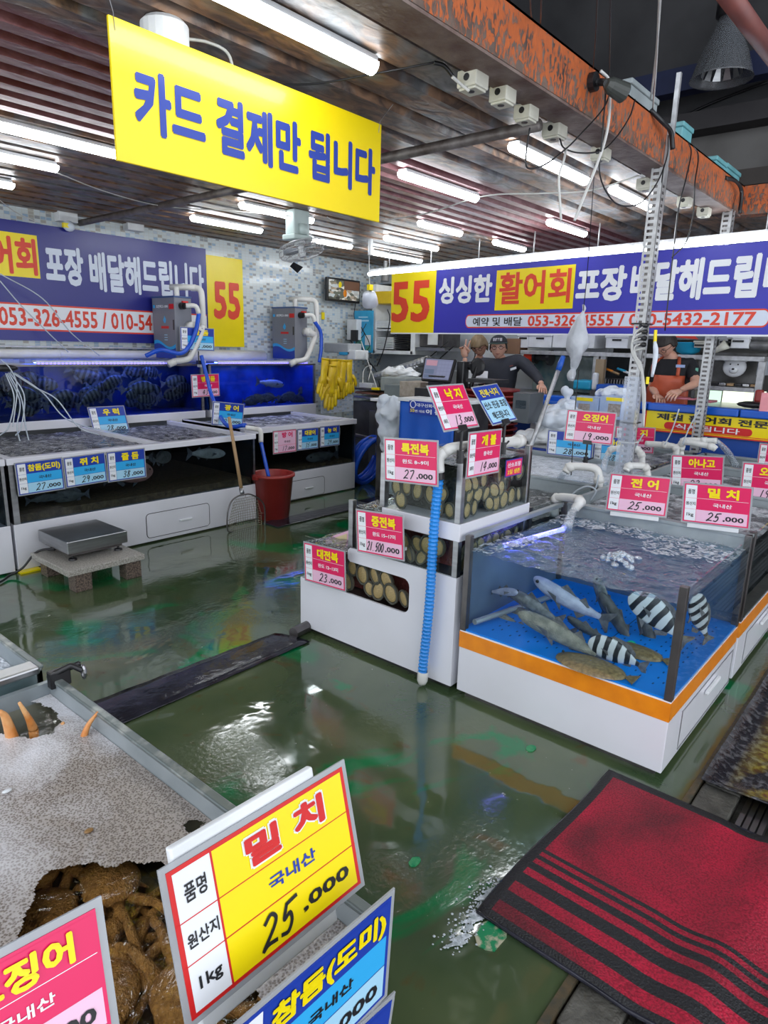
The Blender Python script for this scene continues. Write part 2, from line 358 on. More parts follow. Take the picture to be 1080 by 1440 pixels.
ma = N.new('ShaderNodeMath'); ma.operation = 'ADD'; L.new(n6.outputs[0], ma.inputs[0]); L.new(mm.outputs[0], ma.inputs[1])
b = N.new('ShaderNodeBump'); b.inputs['Strength'].default_value = .22; b.inputs['Distance'].default_value = .02; L.new(ma.outputs[0], b.inputs['Height'])
L.new(b.outputs[0], P.inputs['Normal']); L.new(b.outputs[0], P.inputs['Coat Normal'])
floor_m = M
mb = MB(); mb.box(-2.5, 9.2, .50, 7.0, -.12, 0); struct('floor', mb, floor_m)
# raised worn paint edge of the epoxy
mb = MB(); mb.box(-2.5, 9.2, .49, .512, -.12, .006); struct('trim_1', mb, pm('worn_edge', (.10, .07, .035), .5, var=(.05, .05, .035), vs=30, bump=.5))

# --- paving and drain beside the green floor
pav = MB(); pav.box(-2.5, 9.2, -3.2, .49, -.16, -.05); pv = struct('pavement', pav, concrete)
first = None
for i in range(24):
    x0 = -2.5+i*.42
    for (ya, yb) in ((.355, .485), (-.45, -.12), (-.80, -.47)):
        q = MB(); q.box(x0+.006, x0+.412, ya+.004, yb, -.05, -.004 - .004*rnd.random()); o = q.build('paving_stone', concrete, pv, bevel=.006)
gr = thing('drain_grating', 'steel channel grating running between the paving stones beside the red mat', 'grating', (2.3, .12, -.05))
for k, yy in enumerate([.335, .312, .289, .266, .205, .182, .159, .136, .075, .052, .029, .006]):
    q = MB(); q.box(-2.4, 9.1, yy-.017, yy, -.05, -.006); q.build('bar', steel, gr)
for i in range(22):
    q = MB(); q.box(-2.3+i*.5, -2.26+i*.5, -.02, .338, -.055, -.03); q.build('cross_bar', steel_dark, gr)

# --- ceiling: ribbed steel deck
M, nt, P, N, L = _new('steel_deck')
tc = N.new('ShaderNodeTexCoord'); sx = N.new('ShaderNodeSeparateXYZ'); L.new(tc.outputs['Object'], sx.inputs[0])
a1 = nz(2.6, 9, 1.5, st=(.8, 1.2, 1)); a2 = nz(8, 10, 1.4, st=(.7, 1.5, 1)); a3 = nz(1.0, 4, .4)
gz = ramp(a2.outputs[0], .35, (.085, .088, .095), .66, (.22, .225, .235)); ru = ramp(a2.outputs[0], .38, (.06, .03, .018), .62, (.25, .13, .065))
rm = ramp(a1.outputs[0], .38, (0,)*3, .53, (.95,)*3); d1 = mixc(rm.outputs[0], gz.outputs[0], ru.outputs[0])
pu = ramp(a2.outputs[0], .35, (.13, .030, .032), .65, (.22, .085, .095))
# the sheets between y=2.95 and 3.95 carry old maroon paint
m1 = N.new('ShaderNodeMapRange'); m1.inputs[1].default_value = 2.72; m1.inputs[2].default_value = 2.80; L.new(sx.outputs[1], m1.inputs[0])
m2_ = N.new('ShaderNodeMapRange'); m2_.inputs[1].default_value = 4.05; m2_.inputs[2].default_value = 3.95; L.new(sx.outputs[1], m2_.inputs[0])
mt = N.new('ShaderNodeMath'); mt.operation = 'MULTIPLY'; L.new(m1.outputs[0], mt.inputs[0]); L.new(m2_.outputs[0], mt.inputs[1])
d2 = mixc(mt.outputs[0], d1.outputs[0], pu.outputs[0])
L.new(d2.outputs[0], P.inputs['Base Color']); P.inputs['Roughness'].default_value = .42; P.inputs['Metallic'].default_value = .25
b = N.new('ShaderNodeBump'); b.inputs['Strength'].default_value = .35; b.inputs['Distance'].default_value = .01; L.new(a2.outputs[0], b.inputs['Height']); L.new(b.outputs[0], P.inputs['Normal'])
deck_m = M
mb = MB(); prof = []; y = 1.76
while y < 7.0:
    big = y < 2.75
    p, d = (.27, .045) if big else ((.165, .045) if y < 4.0 else (.22, .035))
    k_ = .16 if big else (.38 if y < 4.0 else .14)
    prof += [(y, CZ+d), (y+p*k_, CZ+d), (y+p*(k_+.08), CZ), (y+p*.92, CZ)]; y += p
vs = []; fs = []
for (yy, zz) in prof: vs += [(-1.5, yy, zz), (9.2, yy, zz)]
for i in range(len(prof)-1): fs.append((2*i, 2*i+1, 2*i+3, 2*i+2))
mb.add(vs, fs); mb.box(-1.5, 9.2, 1.76, 7.0, CZ+.05, CZ+.09)
struct('ceiling', mb, deck_m)
# --- left wall with mosaic tiles
def mosaic(name, tw, th):
    M, nt, P, N, L = _new(name)
    tc = N.new('ShaderNodeTexCoord'); s = N.new('ShaderNodeSeparateXYZ'); L.new(tc.outputs['Object'], s.inputs[0])
    h = N.new('ShaderNodeMath'); h.operation = 'ADD'; L.new(s.outputs[0], h.inputs[0]); L.new(s.outputs[1], h.inputs[1])
    def dv(src, k):
        a = N.new('ShaderNodeMath'); a.operation = 'DIVIDE'; a.inputs[1].default_value = k; L.new(src, a.inputs[0])
        f = N.new('ShaderNodeMath'); f.operation = 'FLOOR'; L.new(a.outputs[0], f.inputs[0]); r = N.new('ShaderNodeMath'); r.operation = 'FRACT'; L.new(a.outputs[0], r.inputs[0]); return f, r
    fx, rx = dv(h.outputs[0], tw); fz, rz = dv(s.outputs[2], th)
    cb = N.new('ShaderNodeCombineXYZ'); L.new(fx.outputs[0], cb.inputs[0]); L.new(fz.outputs[0], cb.inputs[1])
    wn = N.new('ShaderNodeTexWhiteNoise'); wn.noise_dimensions = '2D'; L.new(cb.outputs[0], wn.inputs[0])
    r = N.new('ShaderNodeValToRGB'); r.color_ramp.interpolation = 'CONSTANT'; e = r.color_ramp.elements
    e[0].color = (.62, .68, .70, 1); e[1].position = .62; e[1].color = (.34, .46, .60, 1)
    for pos, c in ((.78, (.33, .35, .37)), (.88, (.42, .40, .36)), (.94, (.50, .58, .66))): q = e.new(pos); q.color = (*c, 1)
    L.new(wn.outputs[0], r.inputs[0])
    def edge(src, lo):
        g = N.new('ShaderNodeMath'); g.operation = 'GREATER_THAN'; g.inputs[1].default_value = lo; L.new(src, g.inputs[0]); return g
    gx, gz2 = edge(rx.outputs[0], .10), edge(rz.outputs[0], .14); gm = N.new('ShaderNodeMath'); gm.operation = 'MULTIPLY'; L.new(gx.outputs[0], gm.inputs[0]); L.new(gz2.outputs[0], gm.inputs[1])
    mc = N.new('ShaderNodeMixRGB'); L.new(gm.outputs[0], mc.inputs[0]); mc.inputs[1].default_value = (.60, .62, .60, 1); L.new(r.outputs[0], mc.inputs[2]); L.new(mc.outputs[0], P.inputs['Base Color'])
    P.inputs['Roughness'].default_value = .15
    b = N.new('ShaderNodeBump'); b.inputs['Strength'].default_value = .4; b.inputs['Distance'].default_value = .003; L.new(gm.outputs[0], b.inputs['Height']); L.new(b.outputs[0], P.inputs['Normal'])
    return M
tile_m = mosaic('mosaic_tile', .052, .030)
WX = 7.75
mb = MB(); mb.box(-1.5, 9.2, WY, WY+.15, 0, CZ+.1); struct('wall_left', mb, tile_m)
backwall_m = pm('pale_wall', (.50, .53, .56), .5, var=(.40, .43, .46), vs=3)
mb = MB(); mb.box(WX, WX+.15, 3.2, WY, 0, CZ+.1); struct('wall_back', mb, backwall_m)
mb = MB(); mb.box(WX, WX+.15, -3., 3.2, 0, 1.0); mb.box(WX, WX+.15, -3., 3.2, 1.75, CZ+.1); struct('wall_back_right', mb, pm('dim_wall', (.22, .24, .25), .6, var=(.12, .13, .14), vs=4))
# hall beyond the beam: tall dark shell
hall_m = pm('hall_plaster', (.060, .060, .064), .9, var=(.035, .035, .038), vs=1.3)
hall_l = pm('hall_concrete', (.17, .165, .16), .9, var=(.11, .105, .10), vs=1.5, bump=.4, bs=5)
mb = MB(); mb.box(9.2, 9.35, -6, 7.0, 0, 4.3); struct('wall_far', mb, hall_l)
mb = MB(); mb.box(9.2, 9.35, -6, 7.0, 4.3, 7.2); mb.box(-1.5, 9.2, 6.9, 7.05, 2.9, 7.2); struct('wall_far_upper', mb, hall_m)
mb = MB(); mb.box(-1.2, 9.35, -6, 7.05, 7.2, 7.35); struct('ceiling_hall_unseen', mb, hall_m)  # unseen high roof, added so that world light leaves the hall dark
bm_ = pm('hall_beam', (.035, .032, .035), .7)
mb = MB(); mb.box(8.9, 9.2, -6, 6.9, 4.15, 4.35); struct('beam_1', mb, bm_)
mb = MB(); mb.box(8.75, 9.2, -6, 6.9, 3.45, 3.62); struct('beam_2', mb, pm('hall_beam_brown', (.06, .05, .045), .7))
mb = MB(); mb.box(8.6, 8.8, -6, 6.9, 4.5, 4.75); struct('beam_3', mb, pm('blue_beam', (.012, .02, .07), .7))
mb = MB()
for k in range(3): mb.box(-1.2, 9.2, -4.+k*3.2, -3.8+k*3.2, 6.8, 7.2)
struct('beam_4', mb, bm_)
# --- rusty orange beam and its crossing neighbour
M, nt, P, N, L = _new('rusty_orange'); tc = N.new('ShaderNodeTexCoord')
a = nz(9, 9, .6, st=(1, 1, 1)); b2 = nz(46, 10, .9, st=(1, 1, .5))
o1 = ramp(b2.outputs[0], .3, (.50, .115, .025), .7, (.33, .075, .02)); o2 = ramp(a.outputs[0], .3, (.045, .03, .025), .7, (.20, .14, .11))
sx = N.new('ShaderNodeSeparateXYZ'); L.new(tc.outputs['Object'], sx.inputs[0])
zr = N.new('ShaderNodeMapRange'); zr.inputs[1].default_value = 2.93; zr.inputs[2].default_value = 2.68; zr.inputs[3].default_value = -.09; zr.inputs[4].default_value = .10; L.new(sx.outputs[2], zr.inputs[0])
su = N.new('ShaderNodeMath'); su.operation = 'ADD'; L.new(b2.outputs[0], su.inputs[0]); L.new(zr.outputs[0], su.inputs[1])
mk = ramp(su.outputs[0], .50, (0,)*3, .58, (1,)*3); c = mixc(mk.outputs[0], o1.outputs[0], o2.outputs[0]); L.new(c.outputs[0], P.inputs['Base Color'])
P.inputs['Roughness'].default_value = .6
b = N.new('ShaderNodeBump'); b.inputs['Strength'].default_value = .5; b.inputs['Distance'].default_value = .006; L.new(mk.outputs[0], b.inputs['Height']); L.new(b.outputs[0], P.inputs['Normal'])
rust_m = M
under_m = pm('rusty_flange', (.10, .05, .04), .6, var=(.20, .15, .13), vs=9, bump=.4)
mb = MB(); mb.box(-1.5, 6.25, 1.60, 1.612, 2.70, 2.915); mb.box(-1.5, 6.25, 1.60, 1.76, 2.688, 2.702, 1); mb.box(-1.5, 6.25, 1.60, 1.76, 2.905, 2.915, 1); mb.box(-1.5, 6.25, 1.748, 1.76, 2.70, 2.905, 1)
struct('beam_5', mb, [rust_m, under_m])
mb = MB(); mb.box(6.25, 6.40, -2., 1.76, 2.70, 2.915); struct('beam_6', mb, rust_m)
# sloping underside past the crossing beam
mb = MB(); mb.box(6.4, 9.2, -2., 1.76, 2.74, 2.80); struct('ceiling_right', mb, deck_m)

# --- steel pipe under the deck
mb = MB(); mb.cyl((3.2, 1.78, 2.66), (3.28, 6.68, 2.66), .028, 12)
one('ceiling_pipe', 'rusty dark pipe slung under the ribbed ceiling, crossing above the yellow sign', 'pipe', mb, pm('rusty_pipe', (.09, .07, .06), .45, var=(.22, .20, .19), vs=12, metal=.4), smooth=True)

# ================================================================ LIGHTS
def tube_light(label, xa, xb, y, z=CZ-.005, group='batten lamps under the ribbed ceiling'):
    t = thing('batten_lamp', label, 'ceiling lamp', (xa, y, z), group)
    mb = MB(); mb.box(xa+.02, xb-.02, y-.035, y+.035, z-.03, z); mb.build('housing', whitepl, t, bevel=.004)
    mb = MB(); n = 12; vs = []
    for x in (xa, xa+.015, xb-.015, xb):
        k = .6 if x in (xa, xb) else 1.
        for j in range(n+1):
            q = PI*j/n; vs.append((x, y+.036*k*math.cos(q), z-.022-.040*k*math.sin(q)))
    fs = [(i*(n+1)+j, i*(n+1)+j+1, (i+1)*(n+1)+j+1, (i+1)*(n+1)+j) for i in range(3) for j in range(n)]+[tuple(range(n, -1, -1)), tuple(3*(n+1)+j for j in range(n+1))]
    mb.add(vs, fs); mb.build('diffuser', tube_on, t, smooth=True)
    return t
LZ = CZ-.06
lamps = [((290,0),(527,105),'long lit batten lamp nearest the camera, above the yellow sign'),
 ((-60,168),(180,226),'lit batten lamp at the top left, ending behind the yellow sign'),
 ((-60,215),(82,242),'lit batten lamp below the one that ends behind the yellow sign'),
 ((-40,255),(20,266),'lit batten lamp end at the left edge, lowest of three'),
 ((262,311),(368,328),'lit batten lamp above the two digits of the left banner'),
 ((322,295),(440,314),'lit batten lamp right behind the wall fan motor'),
 ((430,340),(494,350),'short lit batten lamp right of the wall fan cage'),
 ((557,250),(670,284),'lit batten lamp right of the yellow sign edge'),
 ((567,320),(648,332),'lit batten lamp under the one right of the yellow sign'),
 ((537,338),(615,353),'lit batten lamp above the yellow end of the back banner'),
 ((525,357),(592,370),'lowest lit batten lamp over the yellow end of the back banner'),
 ((678,345),(737,354),'lit batten lamp just above the middle of the back banner'),
 ((765,317),(822,333),'lit batten lamp above the boxed red letters of the back banner'),
 ((730,210),(823,260),'bright batten lamp beside the rusty beam behind the hanging cables'),
 ((852,272),(915,297),'lit batten lamp beside the beam next to the first slotted post')]
for a, b, lb in lamps:
    A, B = at_z(*a, LZ), at_z(*b, LZ)
    if abs(A.y-B.y) > .4 or B.x-A.x > 1.4: A.x = max(A.x, B.x-.95)
    if lb.startswith('long'): A.x = B.x-1.15
    if a[0] < 0: A.x = B.x-.95
    tube_light(lb, A.x, B.x, B.y)

# ================================================================ PRICE SIGNS AND BANNERS
def sign_pose(q, p, n, w=None, h=None):
    P4 = [at_plane(*c, V(p), V(n).normalized()) for c in q]; TL, TR, BR, BL = P4
    Rt = (TR-TL)+(BR-BL); Up = (TL-BL)+(TR-BR); R = frame_from(Rt, Up)
    W = w or ((TR-TL).length+(BR-BL).length)/2; Hh = h or ((TL-BL).length+(TR-BR).length)/2
    c = sum(P4, V((0,0,0)))/4; return c-(R @ V((0,0,1)))*Hh/2, R, W, Hh
def lean_pose(q, p, axis, w=None):
    """card whose lower edge lies at axis=p and whose top leans back; the lean is solved from its upper corners"""
    TL, TR, BR, BL = q
    if axis == 'y': at1, at2, k = at_y, at_x, 'x'
    else: at1, at2, k = at_x, at_y, 'y'
    bl, br = at1(*BL, p), at1(*BR, p); tl, tr = at2(*TL, getattr(bl, k)), at2(*TR, getattr(br, k)); Up = ((tl-bl)+(tr-br))/2; Rt = br-bl
    return (bl+br)/2, frame_from(Rt, Up), Rt.length, Up.length
def label_sheet(t, W, H, kind, title, mid, unit, hand, tail=',000', midcol=None, extra=None, backed=False):
    """kind: pink, blue, yellow, pale.  Ink lies 1 mm proud of the laminated card"""
    mb = MB(); mb.box(-W/2-.008, W/2+.008, -.0006, .0022, -.008, H+.008); mb.build('laminate', sleeve, t)
    pal = {'pink': [I_pink, I_white, I_pink, I_pink, I_lpink, I_yel, I_white], 'blue': [I_blue, I_white, I_blue, I_cyan, I_lcyan, I_yel, I_black],
           'yellow': [I_red, I_white, I_signyel, I_signyel, I_signyel, I_red, I_blue], 'pale': [I_pink, I_white, I_lpink, I_lpink, I_lpink, I_pink, I_black]}[kind]
    mats = pal+[I_black, I_red, I_white]; X = lambda u: -W/2+u*W; Z = lambda v: v*H; s = .022
    mb = MB(); mb.box(X(0), X(1), -.0016, -.0004, Z(0), Z(1), 0)
    def cell(u0, u1, v0, v1, mi, y=-.0019): mb.quad((X(u0), y, Z(v0)), (X(u1), y, Z(v0)), (X(u1), y, Z(v1)), (X(u0), y, Z(v1)), mi)
    c1 = .205; g = .006
    for (v0, v1) in ((.03, .34), (.34+g, .63), (.63+g, .97)): cell(s, c1-g, v0, v1, 1)
    cell(c1, 1-s, .64, .97, 2); cell(c1, 1-s, .35, .64, 3); cell(c1, 1-s, .03, .34, 4)
    if kind in ('yellow',):
        for v in (.345, .635): cell(0, 1, v-.004, v+.004, 8, -.0022)
        cell(c1-.006, c1+.004, 0, 1, 8, -.0022)
    if kind == 'pink':
        for v in (.64,): cell(c1, 1-s, v-.004, v+.003, 9, -.0022)
    mb.build('printed_sheet', mats, t)
    mb = MB(); y = -.0028
    for txt, v0, v1 in (('품명', .74, .87), ('원산지', .44, .54), (unit, .13, .24)):
        ww = .105 if txt != '원산지' else .15
        if txt == '1kg': ww = .11
        write(mb, txt, X(.112-ww/2), X(.112+ww/2), Z(v0), Z(v1), y, 7, .03)
    n = len(title.replace(' ', '')); tw = min(.72, (.175 if n > 2 else .21)*n+.05*title.count(' ')); tz0, tz1 = (.69, .92) if kind == 'yellow' else (.675, .935)
    if kind == 'yellow':
        write(mb, title, X(.60-tw/2)-.003, X(.60+tw/2)+.003, Z(.69)-.003, Z(.92)+.003, y, 9, .11)
    write(mb, title, X(.60-tw/2), X(.60+tw/2), Z(tz0), Z(tz1), y-.0010, 5, .06)
    nm = len(mid.replace(' ', '')); mw = min(.5, .085*nm+.03)
    write(mb, mid, X(.60-mw/2), X(.60+mw/2), Z(.44), Z(.545), y, 6, .04)
    if tail: write(mb, tail, X(.62), X(.93), Z(.09 if kind != 'yellow' else .12), Z(.235), y, 7, .045)
    mb.build('lettering', mats, t)
    if hand:
        mb = MB(); hw = min(.37, .085*len(hand)+.04); scrawl(mb, hand, X(.58-hw), X(.58), Z(.08), Z(.29), y-.0004, 0, .013*W*1.4); mb.build('handwriting', I_black, t)
SIGNS = []
def clamp_part(t, R, L_=.11):
    """black clamp: jaw on the card's lower edge, upright stem, body gripping the rim, lever"""
    dn = R.inverted() @ V((0,0,-1)); sx = V((1,0,0)); mb = MB(); mb.box(-.028, .028, -.010, .012, -.016, .010)
    mb.cyl(V((0,0,-.005)), dn*L_, .006, 8); mb.tube([dn*(L_-.012), dn*(L_+.045)], .016, 8); mb.tube([dn*(L_+.02)-sx*.02, dn*(L_-.01)+sx*.05], .005, 6); mb.build('clamp', black, t)
def price_sign(label, q, p, n, kind, title, mid, unit, hand, tail=',000', group=None, clip=None, back=None, w=None, h=None, hook=0., lean=False):
    base, R, W, H = sign_pose(q, p, n, w, h) if not lean else lean_pose(q, p[1] if n[1] else p[0], 'y' if n[1] else 'x')
    t = thing('price_sign', label, 'price sign', group=group, local=True)
    label_sheet(t, W, H, kind, title, mid, unit, hand, tail)
    if back:
        mb = MB(); mb.box(-W/2+back[0], W/2-back[1], .003, .003+back[4], -back[2], H+back[3]); mb.build('backing_board', whitepl, t, bevel=.003)
    if hook:
        for sx in (-.3, .3): mb = MB(); mb.box(sx*W-.008, sx*W+.008, .003, hook, .02, .035); mb.build('hook', whitepl, t)
    if clip == 'grip':
        clamp_part(t, R)
    place(t, base, R); SIGNS.append((label, round(W, 3), round(H, 3))); return t
X = (1,0,0); Y = (0,1,0)
G1 = 'price signs on the left tanks'; G2 = 'price signs on the abalone tower'; G3 = 'price signs over the right-hand tanks'; G4 = 'price signs at the front crab tank'
price_sign('blue price card reading 27,000, leftmost of three on the lower left tank', [(22,652),(86,645),(90,686),(27,697)], (0,4.735,0), Y, 'blue', '참돔(도미)', '국내산', '1kg', '27', group=G1)
price_sign('blue price card reading 29,000, middle of three on the lower left tank', [(91,645),(146,637),(150,676),(93,685)], (0,4.735,0), Y, 'blue', '쥐 치', '국내산', '1kg', '29', group=G1)
price_sign('blue price card reading 38,000, third on the lower left tank glass', [(151,637),(203,631),(204,670),(153,677)], (0,4.735,0), Y, 'blue', '줄 돔', '국내산', '1kg', '38', group=G1)
price_sign('blue price card reading 28,000 leaning on the white rim between left tanks', [(124,574),(173,571),(182,607),(133,611)], (0,6.0,0), Y, 'blue', '우 럭', '국내산', '1kg', '28', group=G1, lean=True)
price_sign('blue price card reading 38,000 on a stick by the first grey chiller', [(252,460),(299,463),(302,493),(256,491)], (0,6.08,0), Y, 'blue', '줄 돔', '국내산', '1kg', '38', group=G1)
price_sign('small pink price card reading 43,000 at the seam of the upper left tanks', [(269,528),(306,526),(309,556),(271,558)], (0,6.10,0), Y, 'pink', '병어돔', '국내산', '1kg', '43', group=G1)
price_sign('blue price card reading 29,000 leaning at the corner above the net handle', [(302,566),(344,569),(339,600),(296,596)], (0,5.5,0), Y, 'blue', '광 어', '국내산', '1kg', '29', group=G1)
price_sign('faded pale pink card reading 17,000 on the tank behind the red bucket', [(384,607),(416,604),(416,634),(385,638)], (0,5.065,0), Y, 'pale', '방 어', '국내산', '1kg', '17', group=G1)
price_sign('small blue card reading 35,000 beside the pale pink card', [(418,604),(447,602),(447,629),(419,633)], (0,5.065,0), Y, 'blue', '대광어', '국내산', '1kg', '35', group=G1)
price_sign('small blue card reading 29,000, rightmost near the tank corner by the hose coil', [(450,601),(477,598),(477,625),(451,628)], (0,5.065,0), Y, 'blue', '농 어', '국내산', '1kg', '29', group=G1)
price_sign('pink price sign reading 27,000 on the top tier of the abalone tower', [(542,617),(616,622),(613,682),(542,674)], (2.33,0,0), X, 'pink', '특전복', '완도 8~9미', '1kg', '27', group=G2, hook=.09)
price_sign('pink price sign reading 21,500 corrected by pen on the middle tier', [(503,717),(567,728),(566,786),(503,775)], (2.33,0,0), X, 'pink', '중전복', '완도 15~17미', '1kg', '21.500', group=G2, hook=.09)
price_sign('pink price sign reading 23,000 on the lowest tier of the abalone tower', [(429,763),(485,777),(484,830),(429,815)], (2.36,0,0), X, 'pink', '대전복', '완도 12~13미', '1kg', '23', group=G2, hook=.06)
price_sign('tilted pink sign reading 13,000 on a black clamp above the tower', [(603,544),(651,542),(672,598),(625,605)], (0,1.60,0), Y, 'pink', '낙 지', '국내산', '1마리', '13', group=G2, clip='grip', lean=True)
price_sign('pink sign reading 14,000 hung on the side glass of the tower', [(660,610),(705,605),(700,662),(657,671)], (0,1.585,0), Y, 'pink', '개 불', '중국산', '5마리', '14', group=G2)
price_sign('pink price sign reading 25,000 over the near fish tank, left of its twin', [(863,666),(945,675),(935,726),(853,716)], (3.36,0,0), X, 'pink', '전 어', '국내산', '1kg', '25', group=G3, back=(.02,.03,.03,.008,.004), lean=True)
price_sign('pink price sign reading 25,000 over the near fish tank, nearest the post', [(967,679),(1061,689),(1052,743),(960,732)], (3.36,0,0), X, 'pink', '밀 치', '국내산', '1kg', '25', group=G3, back=(.02,.04,.03,.004,.004), lean=True)
price_sign('pink price sign reading 23,000 half hidden behind two pink signs', [(946,641),(1017,643),(1014,692),(943,686)], (4.40,0,0), X, 'pink', '아나고', '국내산', '1kg', '23', group=G3)
price_sign('pink price sign cut by the right edge, starting 1, above the second tank', [(1047,651),(1118,657),(1112,708),(1040,700)], (4.40,0,0), X, 'pink', '오징어', '국내산', '1마리', '19', group=G3)
price_sign('pink price sign reading 19,000 clamped above a white pipe', [(799,578),(867,581),(860,625),(794,618)], (4.15,0,0), X, 'pink', '오징어', '국내산', '1마리', '19', group=G3, clip='grip', lean=True)
price_sign('blue price sign reading 28,000 behind the clamped pink squid sign', [(774,606),(836,611),(830,645),(767,637)], (4.95,0,0), X, 'blue', '우 럭', '국내산', '1kg', '28', group=G3)
price_sign('blue price sign reading 28,000 half behind the first slotted post', [(838,613),(893,619),(888,653),(832,647)], (5.0,0,0), X, 'blue', '참돔(도미)', '국내산', '1kg', '28', group=G3)
price_sign('pink price sign behind the first slotted post, right half showing', [(868,600),(922,603),(917,637),(863,634)], (5.5,0,0), X, 'pink', '낙 지', '국내산', '1kg', '12', group=G3)
price_sign('pink price sign at the right edge below the yellow counter board', [(1070,624),(1120,629),(1114,665),(1064,660)], (5.6,0,0), X, 'pink', '문 어', '국내산', '1kg', '30', group=G3)
# front signs, hung at the camera-side rim
price_sign('large yellow and red price sign reading 25,000 in the foreground', [(229,1232),(478,1078),(508,1241),(272,1432)], (0,.575,.9), (0,-.966,.26), 'yellow', '밀 치', '국내산', '1kg', '25', group=G4, back=(.012,.05,.03,.022,.012))
price_sign('large pink price sign cut by the left edge in the foreground', [(-190,1455),(128,1275),(160,1440),(-150,1640)], (0,.54,1.0), (0,-.95,.3), 'pink', '오징어', '국내산', '1kg', '15', group=G4)
price_sign('blue price sign under the yellow one in the foreground', [(300,1475),(547,1262),(542,1396),(318,1625)], (0,.488,0), Y, 'blue', '참돔(도미)', '국내산', '1kg', '27', group=G4)
price_sign('lowest blue price sign at the bottom of the photo, only its corner in view', [(300,1640),(540,1412),(536,1560),(318,1790)], (0,.486,0), Y, 'blue', '우 럭', '국내산', '1kg', '28', group=G4)
# vacuum-pack notice
base, R, W, H = lean_pose([(662,546),(704,540),(726,589),(693,597)], 1.60, 'y')
t = thing('notice_sign', 'blue tilted notice card with yellow heading on a clamp above the tower', 'notice', local=True)
mb = MB(); mb.box(-W/2-.006, W/2+.006, -.0006, .002, -.006, H+.006); mb.build('laminate', sleeve, t)
mb = MB(); mb.box(-W/2, W/2, -.0016, -.0004, 0, H, 0); mb.quad((-W/2+.006, -.002, .006), (W/2-.006, -.002, .006), (W/2-.006, -.002, H*.64), (-W/2+.006, -.002, H*.64), 1); mb.build('printed_sheet', [I_blue, I_lcyan], t)
mb = MB(); write(mb, '전복·낙지', -W*.36, W*.36, H*.71, H*.92, -.003, 0, .04); write(mb, '산소 진공 포장', -W*.45, W*.45, H*.38, H*.58, -.003, 1, .04); write(mb, '해드립니다', -W*.33, W*.33, H*.10, H*.30, -.003, 1, .04); mb.build('lettering', [I_yel, I_black], t)
clamp_part(t, R)
place(t, base, R)
base, R, W, H = sign_pose([(712,647),(734,643),(733,666),(709,672)], (0,1.588,0), Y)
t = thing('notice_sign', 'small magenta notice stuck to the glass corner of the tower', 'notice', local=True)
mb = MB(); mb.box(-W/2, W/2, -.002, 0, 0, H, 0); mb.box(-W/2+.005, W/2-.005, -.003, -.002, .005, H-.005, 1); mb.build('printed_sheet', [I_blue, I_pink], t)
mb = MB(); write(mb, '산소포장', -W*.40, W*.40, H*.54, H*.82, -.0035, 0, .04); write(mb, '2일 생존', -W*.38, W*.38, H*.14, H*.42, -.0035, 1, .04); mb.build('lettering', [I_white, I_yel], t)
place(t, base, R)
# sign lying face away behind the lowest tier
base, R, W, H = sign_pose([(459,759),(497,746),(497,757),(459,771)], (0,2.55,0), Y)
q = MB(); a, b, c, d = at_x(458,757,2.62), at_x(499,743,2.62), at_x(499,757,2.62), at_x(458,771,2.62)
q.quad(d, c, b, a, 0); q2 = [a+(b-a)*.25-(a-d)*.8, a+(b-a)*.75-(a-d)*.8, a+(b-a)*.75-(a-d)*.25, a+(b-a)*.25-(a-d)*.25]
q.quad(*[p-V((.003,0,0)) for p in q2], 1)
one('leaning_card', 'faded pink card lying at the back of the lowest abalone tank', 'card', q, [I_lpink, pm('faded_yellow', (.75,.62,.35), .5)], solid=.002)

# --- hanging yellow sign
A, B_, C_, D_ = at_y(157,20,2.3), at_y(540,178,2.3), at_y(530,313,2.3), at_y(160,222,2.3)
W = ((B_-A).length+(C_-D_).length)/2; H = ((A-D_).length+(B_-C_).length)/2; ctr = (A+B_+C_+D_)/4
t = thing('hanging_sign', 'large yellow hanging sign with blue Korean lettering about card payment', 'sign', local=True)
mb = MB(); mb.box(-W/2, W/2, 0, .012, 0, H); mb.build('board', [pm('sign_yellow_board', (.86, .66, .0), .34, var=(.84, .63, .0), vs=3, coat=.2)], t, bevel=.002)
mb = MB(); write(mb, '카드 결제만 됩니다', -W*.445, W*.47, H*.25, H*.72, -.002, 0, .058); mb.build('lettering', I_signblue, t)
for sx in (-1, 1):
    mb = MB(); xx = sx*(W/2-.02); mb.tube([(xx, 0, H-.04), (xx+sx*.004, -.004, H+.01), (xx+sx*(.03 if sx < 0 else .10), 0, CZ-ctr.z+H/2)], .0014, 5); mb.build('hanging_wire', steel, t)
place(t, ctr-V((0,0,H/2)), frame_from(V((1,0,0)), V((0,0,1))))

